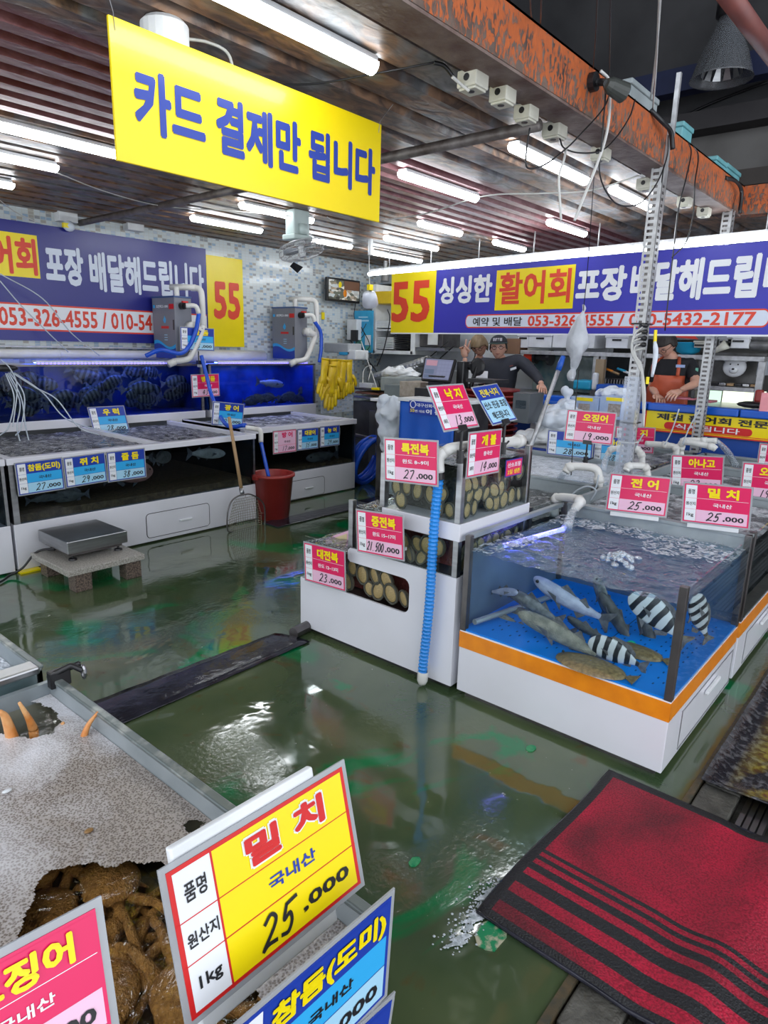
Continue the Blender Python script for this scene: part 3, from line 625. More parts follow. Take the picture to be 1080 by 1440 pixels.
# --- banners
def banner(name, label, O, U, Wd, Ht, parts, grid=(40, 8), wave=.01, wallmount=False):
    """U: unit vector along the width; surface ripples by a smooth function so the print follows it"""
    U = U.normalized(); Nn = V((U.y, -U.x, 0))
    t = thing(name, label, 'banner', O)
    ph = rnd.random()*6
    def S_(u, v, off=0.):   # u,v in metres
        r = wave*(math.sin(u*2.3+ph)+.5*math.sin(u*5.1+ph*2+v*2))*(1-v/Ht)**.6 if not wallmount else wave*.5*math.sin(u*3+v)
        return O+U*u+V((0,0,v))+Nn*(r+off)
    def sheet(u0, u1, v0, v1, off, mi, mb, nu=12, nv=5, rnd_=0.):
        vs = []; fs = []
        for i in range(nu+1):
            for j in range(nv+1): vs.append(S_(u0+(u1-u0)*i/nu, v0+(v1-v0)*j/nv, off))
        for i in range(nu):
            for j in range(nv): k = i*(nv+1)+j; fs.append((k, k+nv+1, k+nv+2, k+1))
        mb.add(vs, fs, mi)
    mb = MB(); mats = [I_navy, I_byel, I_royal, I_vred, I_pale, I_black, I_white]
    for p in parts.get('sheets', []): sheet(*p[:5], p[5], mb, p[6] if len(p) > 6 else 12)
    mb.build('cloth', mats, t, smooth=True)
    mb = MB()
    for (txt, u0, u1, v0, v1, mi, bold) in parts['text']:
        vs, fs = glyphs(txt, bold)
        mb.add([S_(u0+a*(u1-u0), v0+b*(v1-v0), .004+k*2e-4) for a, b, k in vs], fs, mi)
    mb.build('lettering', mats, t)
    return t, S_, Nn
# left wall banner: width measured on the wall
lb0, lb1 = at_y(0,480,6.66), at_y(343,487,6.66); zt = at_y(343,358,6.66).z
x55 = at_y(291,420,6.66).x; H = zt-1.56; O = V((.4, 6.655, 1.56)); Wt = lb1.x-.4
def bx(px): return at_y(px, 430, 6.66).x-.4
sheets = [(0, x55-.4, 0, H, 0., 0, 30), (x55-.4, Wt, -.02, H-.06, .001, 1, 6), (0, bx(60), H*.54, H*.90, .0018, 1, 10), (0, x55-.4-.02, .09, .33, .0018, 3, 30), (0, x55-.4-.02, .105, .315, .0024, 6, 30)]
texts = [('활어회', bx(-45), bx(57), H*.56, H*.87, 3, .05), ('포장', bx(68), bx(121), H*.50, H*.84, 4, .065), ('배달해드립니다', bx(129), bx(287), H*.47, H*.83, 4, .055),
         ('053-326-4555 / 010-5432-2177', bx(-6), bx(-6)+(bx(212)-bx(-6))*1.37, .13, .29, 3, .035), ('55', bx(300), bx(337), H*.28, H*.68, 3, .05)]
texts[3] = ('053-326-4555 / 010-54', bx(-4), bx(212), .13, .29, 3, .035)
banner('wall_banner', 'long navy banner with white Korean lettering fixed along the tiled left wall', O, V((1,0,0)), Wt, H, dict(sheets=sheets, text=texts), wave=.006, wallmount=True)
# back banner: hangs from x=6.45 at its yellow end to x=5.85 at the right
E0, E1 = V((6.45, 5.43, 0)), V((5.86, 1.22, 0)); U = (E1-E0); Lb = U.length; U.normalize(); Nb = V((U.y, -U.x, 0))
pB = V((6.45, 5.43, 1.7))
def ub(px, py=430): return (at_plane(px, py, pB, Nb)-E0).dot(U)
def zb(px, py): return at_plane(px, py, pB, Nb).z
zt, zb0 = zb(560, 385), zb(560, 468); O = V((E0.x, E0.y, zb0)); H = zt-zb0; Wt = ub(1110); OUT = []
def R5(pxs, f0, f1, off, mi, n=10): return (ub(pxs[0]), ub(pxs[1]), H*f0, H*f1, off, mi, n)
sheets = [(0, ub(612), 0, H, 0., 1, 8), (ub(612), Wt, 0, H, 0., 2, 30), R5((696,805), .34, .92, .002, 1), (0, Wt, -.012, .002, .001, 6, 30)]
# rounded phone-number pill, red rim under pale field
u0p, u1p, v0p, v1p = ub(656), ub(1086), H*.08, H*.285
sheets += [(u0p+.05, u1p-.05, v0p, v1p, .0018, 3, 30), (u0p+.05, u1p-.05, v0p+.012, v1p-.012, .0026, 4, 30)]
texts = [('55', ub(551), ub(605), H*.18, H*.86, 3, .045), ('싱싱한', ub(617), ub(691), H*.46, H*.88, 6, .06), ('활어회', ub(701), ub(800), H*.42, H*.88, 3, .045), ('포장', ub(808), ub(878), H*.42, H*.86, 6, .065),
         ('배달해드립니다', ub(884), ub(884)+(ub(1078)-ub(884))*1.33, H*.40, H*.88, 6, .065), ('예약 및 배달', ub(667), ub(735), H*.11, H*.24, 5, .03), ('053-326-4555 / 010-5432-2177', ub(743), ub(1066), H*.105, H*.255, 3, .04)]
tb, Sb, Nn = banner('back_banner', 'wide royal blue banner with yellow end hung above the serving counter', O, U, Wt, H, dict(sheets=sheets, text=texts), wave=.012)
mb = MB()
for uu, sg in ((u0p+.05, -1), (u1p-.05, 1)):
    for rr_, mi, off in (((v1p-v0p)/2, 0, .0018), ((v1p-v0p)/2-.012, 1, .0026)):
        vs = [Sb(uu, (v0p+v1p)/2, off)]+[Sb(uu+sg*.7*rr_*math.sin(PI*k/10), (v0p+v1p)/2+rr_*math.cos(PI*k/10), off) for k in range(11)]
        mb.add(vs, [(0, k, k+1) for k in range(1, 11)], mi)
mb.build('pill_ends', [I_vred, I_pale], tb)
# lit strip that tops the banner
t = thing('strip_lamp', 'long bright strip lamp running along the top of the back banner', 'strip lamp', O+V((0,0,H)))
a0, a1 = O+V((.02,0,H+.03))-U*.45, O+U*(Wt+.1)+V((.02,0,H+.03)); mb = MB(); mb.tube([a0, a1], .022, 8); mb.build('diffuser', emi('strip_on', (.9,.95,1.), 9.), t, smooth=True)
mb = MB(); c0, c1 = a0+V((.03,0,.045)), a1+V((.03,0,.045)); mb.tube([c0, c1], .02, 4); mb.build('channel', galv, t)
for k in range(7): p = c0.lerp(c1, (k+.5)/7); MB().cyl(p, V((p.x, p.y, CZ)), .006, 6).build('hanger', galv, t)

# ================================================================ FISH, ABALONES, CRABS
def stripes(name, a, b, scale, off=0., thr=.5):
    M, nt, P, N, L = _new(name); tc = N.new('ShaderNodeTexCoord'); mp = N.new('ShaderNodeMapping'); mp.inputs['Location'].default_value = (off, 0, 0); L.new(tc.outputs['Object'], mp.inputs[0])
    wv = N.new('ShaderNodeTexWave'); wv.wave_type = 'BANDS'; wv.bands_direction = 'X'; wv.inputs['Scale'].default_value = scale; wv.inputs['Distortion'].default_value = 1.2; wv.inputs['Detail Scale'].default_value = 2.; L.new(mp.outputs[0], wv.inputs[0])
    r = N.new('ShaderNodeValToRGB'); r.color_ramp.elements[0].position = thr-.08; r.color_ramp.elements[1].position = thr+.08
    r.color_ramp.elements[0].color = (*a, 1); r.color_ramp.elements[1].color = (*b, 1); L.new(wv.outputs[0], r.inputs[0]); L.new(r.outputs[0], P.inputs['Base Color']); P.inputs['Roughness'].default_value = .35
    return M
stripe_m = stripes('striped_fish', (.015, .018, .025), (.52, .55, .58), 1.75, 0, .46)
stripe_d = stripes('striped_fish_dark', (.012, .014, .018), (.11, .12, .12), 2.1, 0, .5)
def fish(label, kind, body_m, group, fin_m=None):
    """unit length fish, head to +x, back to +z; its Empty sits at its middle"""
    t = thing('fish', label, 'fish', group=group, local=True); fin_m = fin_m or fish_fin
    deep = {'mullet': .105, 'bream': .22, 'bass': .125}[kind]; wid = {'mullet': .075, 'bream': .07, 'bass': .07}[kind]
    xs = [.5, .485, .45, .38, .28, .12, -.05, -.2, -.3, -.36, -.39]
    pr = {'mullet': [.10, .35, .58, .80, .95, 1, .92, .68, .46, .36, .38], 'bass': [.08, .30, .55, .80, .97, 1, .9, .64, .42, .32, .34], 'bream': [.08, .28, .52, .80, .98, 1, .86, .5, .26, .2, .22]}[kind]
    bend = rnd.uniform(-.12, .12); mb = MB(); vs = []; n = 12
    for x, p in zip(xs, pr):
        yb = bend*(x-.1)**2*2.5; cz = (.02 if kind == 'bream' else .0)*p
        for j in range(n):
            q = 2*PI*j/n; vs.append((x, yb+wid*min(1, p*1.15)*math.cos(q)*.9, cz+deep*p*math.sin(q)))
    fs = [(i*n+j, (i+1)*n+j, (i+1)*n+(j+1) % n, i*n+(j+1) % n) for i in range(len(xs)-1) for j in range(n)]+[tuple(range(n)), tuple(range((len(xs)-1)*n+n-1, (len(xs)-1)*n-1, -1))]
    mb.add(vs, fs); mb.build('body', body_m, t, smooth=True, sub=1)
    yt = bend*(.49)**2*2.5
    def fin(name, poly, y=0, th=.008, yw=0):
        q = MB(); q.prism(poly, th); q.v = [V((p.x, p.y-th/2+y+yw*(abs(p.z)), p.z)) for p in q.v]; q.build(name, fin_m, t, smooth=False)
    fk = .5 if kind != 'bream' else .35
    fin('tail_fin', [(-.37, .03), (-.52, .15), (-.53, .13), (-.53+.08*fk, 0), (-.53, -.13), (-.52, -.15), (-.37, -.03)], yt)
    if kind == 'bream': fin('dorsal_fin', [(.2, .20), (.12, .27), (-.05, .26), (-.18, .22), (-.28, .13), (-.28, .06)]); fin('anal_fin', [(-.08, -.18), (-.16, -.22), (-.26, -.13), (-.25, -.06)]); fin('pelvic_fin', [(.2, -.17), (.05, -.27), (.08, -.18)], .02)
    else: fin('dorsal_fin', [(.16, .09), (.1, .17), (.0, .12), (-.06, .09)]); fin('rear_dorsal_fin', [(-.1, .08), (-.15, .145), (-.24, .06), (-.2, .03)]); fin('anal_fin', [(-.1, -.08), (-.17, -.14), (-.24, -.05)]); fin('pelvic_fin', [(.15, -.08), (.04, -.16), (.06, -.09)], .02)
    for s in (-1, 1):
        q = MB(); q.add([(.26, s*wid*.95, 0), (.10, s*(wid+.05), -.05), (.13, s*(wid+.06), .03)], [(0, 1, 2)]); q.build('pectoral_fin', fin_m, t, solid=.004)
        q = MB(); q.ell((.42, s*wid*.58, deep*.22), (.022, .012, .022), 10, 6); q.build('eye', eyem, t, smooth=True)
    return t
_fp = {}
def put_fish(label, kind, body_m, group, c, L_, heading, tilt=0., rollf=0., key=None):
    """c: centre; heading: unit-ish direction the head points"""
    h = V(heading).normalized(); up = V((0,0,1)); side = up.cross(h).normalized(); up = h.cross(side)
    M3 = Matrix.Identity(3)
    for i in range(3): M3[i][0], M3[i][1], M3[i][2] = h[i], side[i], up[i]
    M3 = M3 @ Euler((rollf, tilt, 0)).to_matrix()
    k = (kind, body_m.name)
    if k not in _fp: _fp[k] = fish(label, kind, body_m, group); o = _fp[k]
    else: o = copy_tree(_fp[k]); tag(o, label, 'fish', group)
    place(o, c, M3, L_); return o
def abalone():
    t = thing('abalone', 'live abalone', 'abalone', local=True)
    mb = MB(); n = 16; prof = [(1.0, 0.), (1.04, .12), (.95, .34), (.7, .52), (.35, .62), (0.02, .64)]
    mb.add([((r*(1+.05*math.sin(3*j+r*4)))*.5*math.cos(2*PI*j/n), z*.5, r*.72*.5*math.sin(2*PI*j/n)) for r, z in prof for j in range(n)],
           [(i*n+j, (i+1)*n+j, (i+1)*n+(j+1) % n, i*n+(j+1) % n) for i in range(5) for j in range(n)]); mb.build('shell', abal_shell, t, smooth=True)
    mb = MB(); pts = [(.47*math.cos(2*PI*j/24)*(1+.03*math.sin(j*5)), -.01, .72*.47*math.sin(2*PI*j/24)*(1+.04*math.cos(j*7))) for j in range(24)]; mb.tube(pts, .055, 6, closed=True); mb.build('frilled_edge', abal_rim, t, smooth=True)
    mb = MB(); mb.ell((0, -.01, 0), (.41, .06, .285), 16, 8); mb.build('foot', abal_foot, t, smooth=True)
    return t
_ab = [None]
def put_abalone(c, face, size, label, group, rot=None):
    """face: horizontal direction the foot looks"""
    if _ab[0] is None: o = _ab[0] = abalone()
    else: o = copy_tree(_ab[0])
    tag(o, label, 'abalone', group); f = V(face).normalized(); up = V((0,0,1)); x = (-f).cross(up); M3 = Matrix.Identity(3)
    x = (-f).cross(up).normalized()
    for i in range(3): M3[i][0], M3[i][1], M3[i][2] = x[i], -f[i], up[i]
    a = rnd.uniform(.9, 2.2) if rot is None else rot
    place(o, c, M3 @ Euler((rnd.uniform(-.12, .12), a, rnd.uniform(-.12, .12))).to_matrix(), size); return o
def crab(label, c, s, rz, m, legs=None, tilt=(0,0), group='crabs in the front tank'):
    t = thing('crab', label, 'crab', group=group, local=True)
    mb = MB(); n = 18
    ring = [(.62, 0.), (.72, .10), (.60, .20), (.36, .27), (.02, .30)]
    def rr(j): return 1+.06*math.sin(7*j)-(.16 if j in (4, 5) else 0)
    mb.add([(r*1.0*.55*rr(j)*math.cos(2*PI*j/n), r*.5*rr(j)*math.sin(2*PI*j/n), z*.6) for r, z in ring for j in range(n)]+[(0, 0, -.10)],
           [(i*n+j, i*n+(j+1) % n, (i+1)*n+(j+1) % n, (i+1)*n+j) for i in range(4) for j in range(n)]+[(j, len(ring)*n, (j+1) % n) for j in range(n)])
    mb.build('carapace', m, t, smooth=True, sub=1)
    for sd in (-1, 1):
        for k in range(4):
            a = (-.55+.42*k); l1, l2, l3 = .42, .42, .34
            d = V((sd*math.cos(a), math.sin(a), 0)); p0 = d*.30; p1 = p0+d*l1+V((0,0,.16)); p2 = p1+V((sd*math.cos(a*1.35), math.sin(a*1.35), 0))*l2+V((0,0,-.12)); p3 = p2+V((sd*math.cos(a*1.8), math.sin(a*1.8), -.3))*l3
            mb = MB(); mb.tube([p0, (p0+p1)/2, p1], [.055, .06, .045], 7); mb.tube([p1, (p1+p2)/2, p2], [.045, .055, .04], 7); mb.tube([p2, (p2+p3)/2, p3], [.04, .03, .006], 7); mb.build('leg', m, t, smooth=True)
        p0 = V((sd*.26, .24, .02)); p1 = V((sd*.45, .45, .10)); p2 = V((sd*.28, .72, .05)); p3 = V((sd*.08, .85, .02))
        mb = MB(); mb.tube([p0, p1], [.05, .07], 8); mb.tube([p1, (p1+p2)/2, p2], [.06, .105, .07], 8); mb.tube([p2, p3+V((0,.08,.04))], [.045, .008], 7); mb.tube([p2, p3+V((sd*-.03,-.04,-.02))], [.04, .008], 7); mb.build('claw', m, t, smooth=True)
        mb = MB(); mb.tube([(sd*.08, .27, .08), (sd*.09, .33, .12)], [.018, .02], 6); mb.build('eye', eyem, t, smooth=True)
    place(t, c, Euler((tilt[0], tilt[1], rz)).to_matrix(), s); return t
def pane(mb, x0, x1, y0, y1, z0, z1): mb.box(x0, x1, y0, y1, z0, z1)
def wsurf(name, label, x0, x1, y0, y1, z, mat_, amp=.004, n=26, group=None, hole=None, k=40.):
    mb = MB(); vs = []; fs = []; p = rnd.random()*9
    for i in range(n+1):
        for j in range(n+1):
            x, y = x0+(x1-x0)*i/n, y0+(y1-y0)*j/n
            vs.append((x, y, z+amp*(math.sin(x*k+p+3*math.sin(y*17))*.6+math.sin(y*k*1.2+p*2+2*math.sin(x*23))*.6)))
    for i in range(n):
        for j in range(n):
            if hole and hole(x0+(x1-x0)*(i+.5)/n, y0+(y1-y0)*(j+.5)/n): continue
            a = i*(n+1)+j; fs.append((a, a+n+1, a+n+2, a+1))
    mb.add(vs, fs); o = mb.build(name, mat_, smooth=True); tag(o, label, 'water', group, 'stuff'); return o

# ================================================================ LEFT TANKS
def cabinet_tank(label, x0, x1, yf, yb, zc, zg, zt, door=None, mull=(), inner=darkin, water_m=None, glass_m=glass_dark, zw=None):
    """white cabinet, dark glass front, white rim frame; zc cabinet top, zg glass top, zt rim top"""
    t = thing('fish_tank', label, 'fish tank', ((x0+x1)/2, (yf+yb)/2, 0))
    mb = MB(); mb.box(x0, x1, yf, yb, .012, zc); mb.build('cabinet', white, t, bevel=.004)
    if door:
        dx0, dx1, dz0, dz1 = door; r = .03; rim = []
        for cx, cz, a0 in ((dx1-r, dz1-r, 0), (dx0+r, dz1-r, 90), (dx0+r, dz0+r, 180), (dx1-r, dz0+r, 270)):
            for k in range(5): a = math.radians(a0+k*22.5); rim.append((cx+r*math.cos(a), cz+r*math.sin(a)))
        mb = MB(); mb.prism(rim, .004); mb.v = [V((p.x, p.y+yf-.004, p.z)) for p in mb.v]; d = mb.build('door', white, t)
        mb = MB(); mb.tube([(p[0], yf-.003, p[1]) for p in rim], .0028, 5, closed=True); mb.build('door_gap', black, d)
        mb = MB(); mx = (dx0+dx1)/2+.06; mb.box(mx-.06, mx+.06, yf-.02, yf-.004, (dz0+dz1)/2-.012, (dz0+dz1)/2+.006); mb.build('handle', whitepl, d, bevel=.005)
    mb = MB(); mb.box(x0+.05, x1-.02, yf+.004, yf+.010, zc, zg); mb.build('front_glass', glass_m, t)
    mb = MB(); mb.box(x0+.005, x0+.045, yf+.001, yf+.03, zc, zg); mb.build('post', steel, t)
    mb = MB(); mb.box(x1-.022, x1-.002, yf+.001, yf+.03, zc, zg); mb.build('post', steel, t)
    mb = MB(); mb.box(x0+.01, x1-.01, yb-.02, yb, zc, zt); mb.box(x0+.01, x0+.02, yf+.03, yb, zc, zt-.01); mb.box(x1-.02, x1-.01, yf+.03, yb, zc, zt-.01); mb.build('liner', inner, t)
    if zt > zg+.001:
        mb = MB(); f = .06; mb.box(x0-.005, x1+.005, yf-.012, yf+f, zg, zt); mb.build('front_rim', white, t, bevel=.004)
        for mx in list(mull)+[x0+.01, x1-.05]:
            mb = MB(); mb.box(mx, mx+.045, yf+f, yb, zg, zt-.002); mb.build('rim_bar', white, t, bevel=.003)
    return t
cabinet_tank('low white fish tank at the left edge, mostly cut off', -.3, 1.69, 4.76, 6.13, .34, .755, .80)
cabinet_tank('long low white fish tank with a cabinet door behind the scale', 1.71, 3.80, 4.76, 6.13, .34, .755, .80, door=(2.69, 3.285, .045, .245), mull=(2.86,))
cabinet_tank('low white fish tank behind the red bucket', 3.93, 5.48, 5.08, 6.13, .31, .745, .80, door=(4.40, 4.99, .02, .215))
for x0, x1, y0, m_ in ((.0, 1.66, 4.84, foam_dark), (1.77, 2.85, 4.84, foam_dark), (2.92, 3.74, 4.84, foam_dark), (4.0, 5.42, 5.15, foam_mix)):
    wsurf('tank_water', 'rippling water in the low left tank', x0, x1, y0, 6.1, .765, m_, group='water in the low left tanks')
mb = MB(); mb.box(1.76, 3.77, 4.79, 6.1, .345, .40); one('gravel_bed', 'brown gravel bed in the long low left tank', 'gravel', mb, gravel_m, kind='stuff')
mb = MB(); mb.box(3.98, 5.45, 5.11, 6.1, .315, .345); one('gravel_bed', 'brown gravel bed in the low tank behind the bucket', 'gravel', mb, gravel_m, kind='stuff')
# fish in the low tanks (dim, behind dark glass)
fish_mid = pm('fish_mid', (.60, .60, .56), .3, var=(.38, .38, .36), vs=8)
for c, L_, k, m_, h, lb in [((2.72, 4.90, .68), .30, 'bass', fish_mid, (-1, 0, .1), 'grey fish near the water line beside the third blue card'),
    ((2.66, 4.92, .55), .40, 'bream', fish_red, (1, -.1, .05), 'reddish sea bream swimming just right of the third blue card'), ((3.0, 5.0, .63), .26, 'bream', fish_dark, (.9, .4, 0), 'dark sea bream behind the reddish one'),
    ((3.40, 4.95, .64), .40, 'bass', fish_mid, (.95, 0, -.1), 'grey fish at the right end of the long low tank'), ((1.98, 4.92, .46), .24, 'bass', fish_dark, (1, 0, 0), 'dark fish on the gravel below the leftmost blue card'),
    ((2.2, 4.95, .44), .26, 'bream', fish_dark, (-1, .2, 0), 'dark fish on the gravel below the middle blue card'), ((5.1, 5.2, .40), .5, 'bass', fish_dark, (-1, 0, 0), 'dark fish lying low in the tank behind the red bucket'),
    ((5.30, 5.2, .56), .3, 'bass', fish_mid, (.2, 0, 1), 'fish standing on its tail at the corner of the tank by the hose coil')]:
    put_fish(lb, k, m_ if m_ != fish_dark else MT.get('fish_low_dark') or pm('fish_low_dark', (.20, .20, .19), .4, var=(.12, .12, .11), vs=8), 'fish in the low left tanks', c, L_, h)
def upper_tank(label, x0, x1, inner_m, lamp_x, back):
    yf, yb = 6.145, 6.62; t = thing('fish_tank', label, 'fish tank', ((x0+x1)/2, yf, 0))
    mb = MB(); mb.box(x0, x1, yf-.02, yb, .01, .875); mb.build('base', white, t, bevel=.005)
    mb = MB(); mb.box(x0+.02, x1-.02, yf, yf+.006, .875, 1.35); mb.build('front_glass', glass_dark, t)
    mb = MB(); mb.box(x0, x1, yb-.02, yb, .875, 1.35); mb.box(x0, x0+.01, yf+.01, yb, .875, 1.35); mb.box(x1-.01, x1, yf+.01, yb, .875, 1.35); mb.box(x0, x1, yf+.01, yb, .87, .88); mb.build('liner', back, t)
    for x in (x0, x1-.03): mb = MB(); mb.box(x, x+.03, yf-.004, yf+.02, .875, 1.35); mb.build('post', steel, t)
    mb = MB(); mb.box(x0, x1, yf-.006, yf+.016, 1.345, 1.362); mb.build('top_rim', steel_dark, t)
    mb = MB(); mb.box(x0, x1, yf+.2, yf+.24, 1.345, 1.362); mb.build('top_bar', steel, t)
    l = thing('tank_lamp', 'violet strip lamp over the '+label.split(' tank')[0]+' tank', 'strip lamp', (lamp_x[0], yf+.08, 1.37))
    mb = MB(); mb.box(lamp_x[0], lamp_x[1], yf+.04, yf+.12, 1.378, 1.392); mb.box(lamp_x[0], lamp_x[1], yf+.04, yf+.046, 1.348, 1.379); mb.build('housing', whitepl, l)
    mb = MB(); n_ = int((lamp_x[1]-lamp_x[0])/.035)
    for k in range(n_): x = lamp_x[0]+.01+k*.035; mb.box(x, x+.02, yf+.036, yf+.0405, 1.362, 1.376)
    o_ = mb.build('light_dots', uv_dot, l); o_['kind'] = 'stuff'
    mb = MB(); mb.box(lamp_x[0]+.01, lamp_x[1]-.01, yf+.055, yf+.115, 1.370, 1.377); mb.build('diffuser', uv_on, l)
    return t
upper_tank('long dark upper tank of striped fish under the navy banner', 0., 4.23, darkin, (2.55, 4.0), pm('dim_blue_back', (.008, .045, .32), .4, var=(.004, .012, .08), vs=3))
upper_tank('bright blue upper tank next to the yellow gloves', 4.30, 5.87, bluein, (4.45, 5.8), bluein)
for i in range(34):
    x = rnd.uniform(2.3, 4.1); z = rnd.uniform(.95, 1.27); y = rnd.uniform(6.22, 6.48)
    put_fish('dim striped fish in the long dark upper tank', 'bream', stripe_d, 'striped fish in the long upper tank', (x, y, z), rnd.uniform(.24, .34), (rnd.choice((-1, 1)), rnd.uniform(-.3, .3), rnd.uniform(-.5, .5)))
put_fish('single pale fish swimming in the bright blue upper tank', 'bass', fish_pale, 'fish in the blue upper tank', at_y(381, 539, 6.25), .40, (1, -.05, -.12))
for i, (px, py) in enumerate([(362,562),(378,560),(395,564),(408,558),(420,563),(432,548),(350,566)]):
    put_fish('dark fish low in the bright blue upper tank, about %s across' % ['one fifth', 'two fifths', 'half', 'three fifths', 'two thirds', 'nine tenths', 'one tenth'][i], 'bream', fish_dark, 'fish in the blue upper tank', at_y(px, py, 6.3+.03*(i % 3)), .26, (rnd.choice((-1, 1)), .3, rnd.uniform(-.2, .2)))
# steel divider post, white drain pipe along the wall, ledge
mb = MB(); mb.cyl((.3, 6.63, 1.44), (4.05, 6.63, 1.44), .045, 16); mb.cyl((2.95, 6.63, 1.44), (2.96, 6.63, 1.44), .049, 16); one('wall_pipe', 'thick white pipe running under the navy wall banner', 'pipe', mb, pvc, smooth=False)
mb = MB(); mb.cyl((4.2, 6.63, 1.43), (5.45, 6.63, 1.43), .07, 18); one('wall_pipe', 'thicker white pipe between the two grey chillers', 'pipe', mb, pvc, smooth=True)
mb = MB(); mb.box(.2, 3.95, 6.6, 6.69, 1.50, 1.515); one('wall_ledge', 'narrow metal ledge above the long white wall pipe', 'ledge', mb, galv)

def chiller(label, x, y0, y1, z0, z1, w_=.20):
    t = thing('water_chiller', label, 'chiller', (x+w_/2, (y0+y1)/2, z0), 'grey water chillers on the upper tanks')
    g_ = MT.get('chiller_grey') or pm('chiller_grey', (.20, .21, .25), .4, var=(.17, .18, .215), vs=3)
    mb = MB(); mb.box(x, x+w_, y0, y1, z0, z1); mb.build('casing', g_, t, bevel=.008)
    mb = MB(); mb.box(x-.004, x+w_+.004, y0-.004, y1+.004, z1-.012, z1+.006); mb.build('lid', MT.get('chiller_lid') or pm('chiller_lid', (.03, .08, .24), .3), t, bevel=.003)
    # printed front: blue waves at the foot, name strip, drop mark, gauge slot; it faces -x
    D = y1-y0; Yv = lambda u: y1-u*D; H = z1-z0; Zv = lambda v: z0+v*H; xf = x-.0015
    mb = MB(); n = 14
    for mi, (b0, amp, ph, dx) in enumerate(((.25, .055, 2.4, 0), (.20, .05, 2.6, -.0008))):
        vs = []; 
        for i in range(n+1): u = .02+.96*i/n; vs += [(xf+dx, Yv(u), Zv(.01)), (xf+dx, Yv(u), Zv(b0-amp*math.sin(u*5.5-ph)))]
        mb.add(vs, [(2*i, 2*i+2, 2*i+3, 2*i+1) for i in range(n)], mi)
    def rect(u0, u1, v0, v1, mi, dx=0): mb.quad((xf+dx, Yv(u0), Zv(v0)), (xf+dx, Yv(u1), Zv(v0)), (xf+dx, Yv(u1), Zv(v1)), (xf+dx, Yv(u0), Zv(v1)), mi)
    rect(.05, .14, .82, .87, 0); rect(.76, .97, .80, .88, 2); rect(.38, .72, .49, .53, 2); rect(.90, .96, .47, .63, 3)
    vs = [(xf, Yv(.55+.07*math.sin(a)*(1 if math.cos(a) < 0 else .75)), Zv(.62+.045*(-math.cos(a)) if True else 0)) for a in [PI*2*k/12 for k in range(12)]]
    vs[6] = (xf, Yv(.55), Zv(.70)); mb.add(vs, [tuple(range(12))], 0)
    for v in (.38, .34, .30): rect(.50, .64, v, v+.012, 4)
    mb.build('printed_front', [I_cyan, I_blue, I_red, black, I_lcyan], t)['kind'] = 'stuff'
    mb = MB(); TT = Matrix(((0, -1, 0, 0), (-1, 0, 0, 0), (0, 0, 1, 0), (0, 0, 0, 1)))
    q = MB(); write(q, '초전력고-1000', 0, D*.52, 0, H*.05, 0, 0, .05); q.v = [V((xf-.001+p.y, Yv(.20)-p.x, Zv(.82)+p.z)) for p in q.v]; q.build('lettering', I_white, t)
    # plumbing on the right side face
    xm = x+w_*.55; mb = MB()
    top = z1+.10
    mb.tube(spline([(xm, y0+.12, z1), (xm, y0+.12, top-.02), (xm, y0+.12, top)], 4), .028, 12); mb.cyl((xm-.02, y0+.20, top), (xm+.12, y0-.04, top), .030, 12)
    mb.tube(spline([(xm+.10, y0-.0, top), (xm+.15, y0-.07, top-.02), (xm+.16, y0-.09, top-.12), (xm+.16, y0-.09, z0+.32)], 6), .030, 12)
    mb.tube(spline([(xm+.16, y0-.09, z0+.34), (xm+.10, y0-.10, z0+.22), (xm+.0, y0-.10, z0+.05), (xm-.06, y0-.10, z0-.0), (xm-.22, y0-.10, z0-.02)], 6), .032, 12)
    mb.cyl((xm-.20, y0-.10, z0-.02), (xm-.27, y0-.09, z0-.05), .036, 12)
    mb.cyl((xm+.05, y0, z0+.33), (xm+.05, y0-.09, z0+.33), .05, 16); mb.cyl((xm+.05, y0-.09, z0+.33), (xm+.16, y0-.09, z0+.28), .035, 12)
    mb.build('white_pipework', pvc, t, smooth=True)
    mb = MB(); mb.cyl((xm-.03, y0, z1-.09), (xm-.03, y0-.05, z1-.09), .035, 14); mb.cyl((xm-.03, y0-.05, z1-.09), (xm-.03, y0-.09, z1-.09), .022, 12); mb.build('valve', black, t)
    mb = MB(); mb.box(xm-.06, xm-.0, y0-.08, y0-.05, z1-.06, z1-.045); mb.build('valve_lever', I_red, t)
    mb = MB(); mb.tube(spline([(xm-.03, y0-.08, z1-.09), (xm+.05, y0-.13, z1-.09), (xm+.08, y0-.14, z1-.16)], 5), .024, 10); mb.build('white_elbow', pvc, t, smooth=True)
    return t, xm
tc1, xm1 = chiller('grey and blue chiller overlapping the end of the navy wall banner', 3.96, 6.20, 6.62, 1.41, 2.03)
tc2, xm2 = chiller('grey and blue chiller on the bright blue tank, nearer the gloves', 5.59, 6.20, 6.62, 1.41, 2.02)
mb = MB(); mb.tube(spline([(xm1+.08, 6.06, 1.87), (xm1+.03, 6.05, 1.70), (xm1-.04, 6.07, 1.55), (xm1-.16, 6.06, 1.47), (xm1-.35, 6.1, 1.50), (xm1-.46, 6.2, 1.44)], 8), .022, 10)
one('blue_hose', 'blue hose looping in front of the first chiller to the tank rim', 'hose', mb, bluehose, smooth=True)
mb = MB(); mb.tube(spline([(xm2+.08, 6.06, 1.86), (xm2+.16, 6.04, 1.74), (xm2+.17, 6.04, 1.55), (xm2+.15, 6.05, 1.38)], 8), .022, 10)
one('blue_hose', 'blue hose hanging straight down beside the second chiller', 'hose', mb, bluehose, smooth=True)
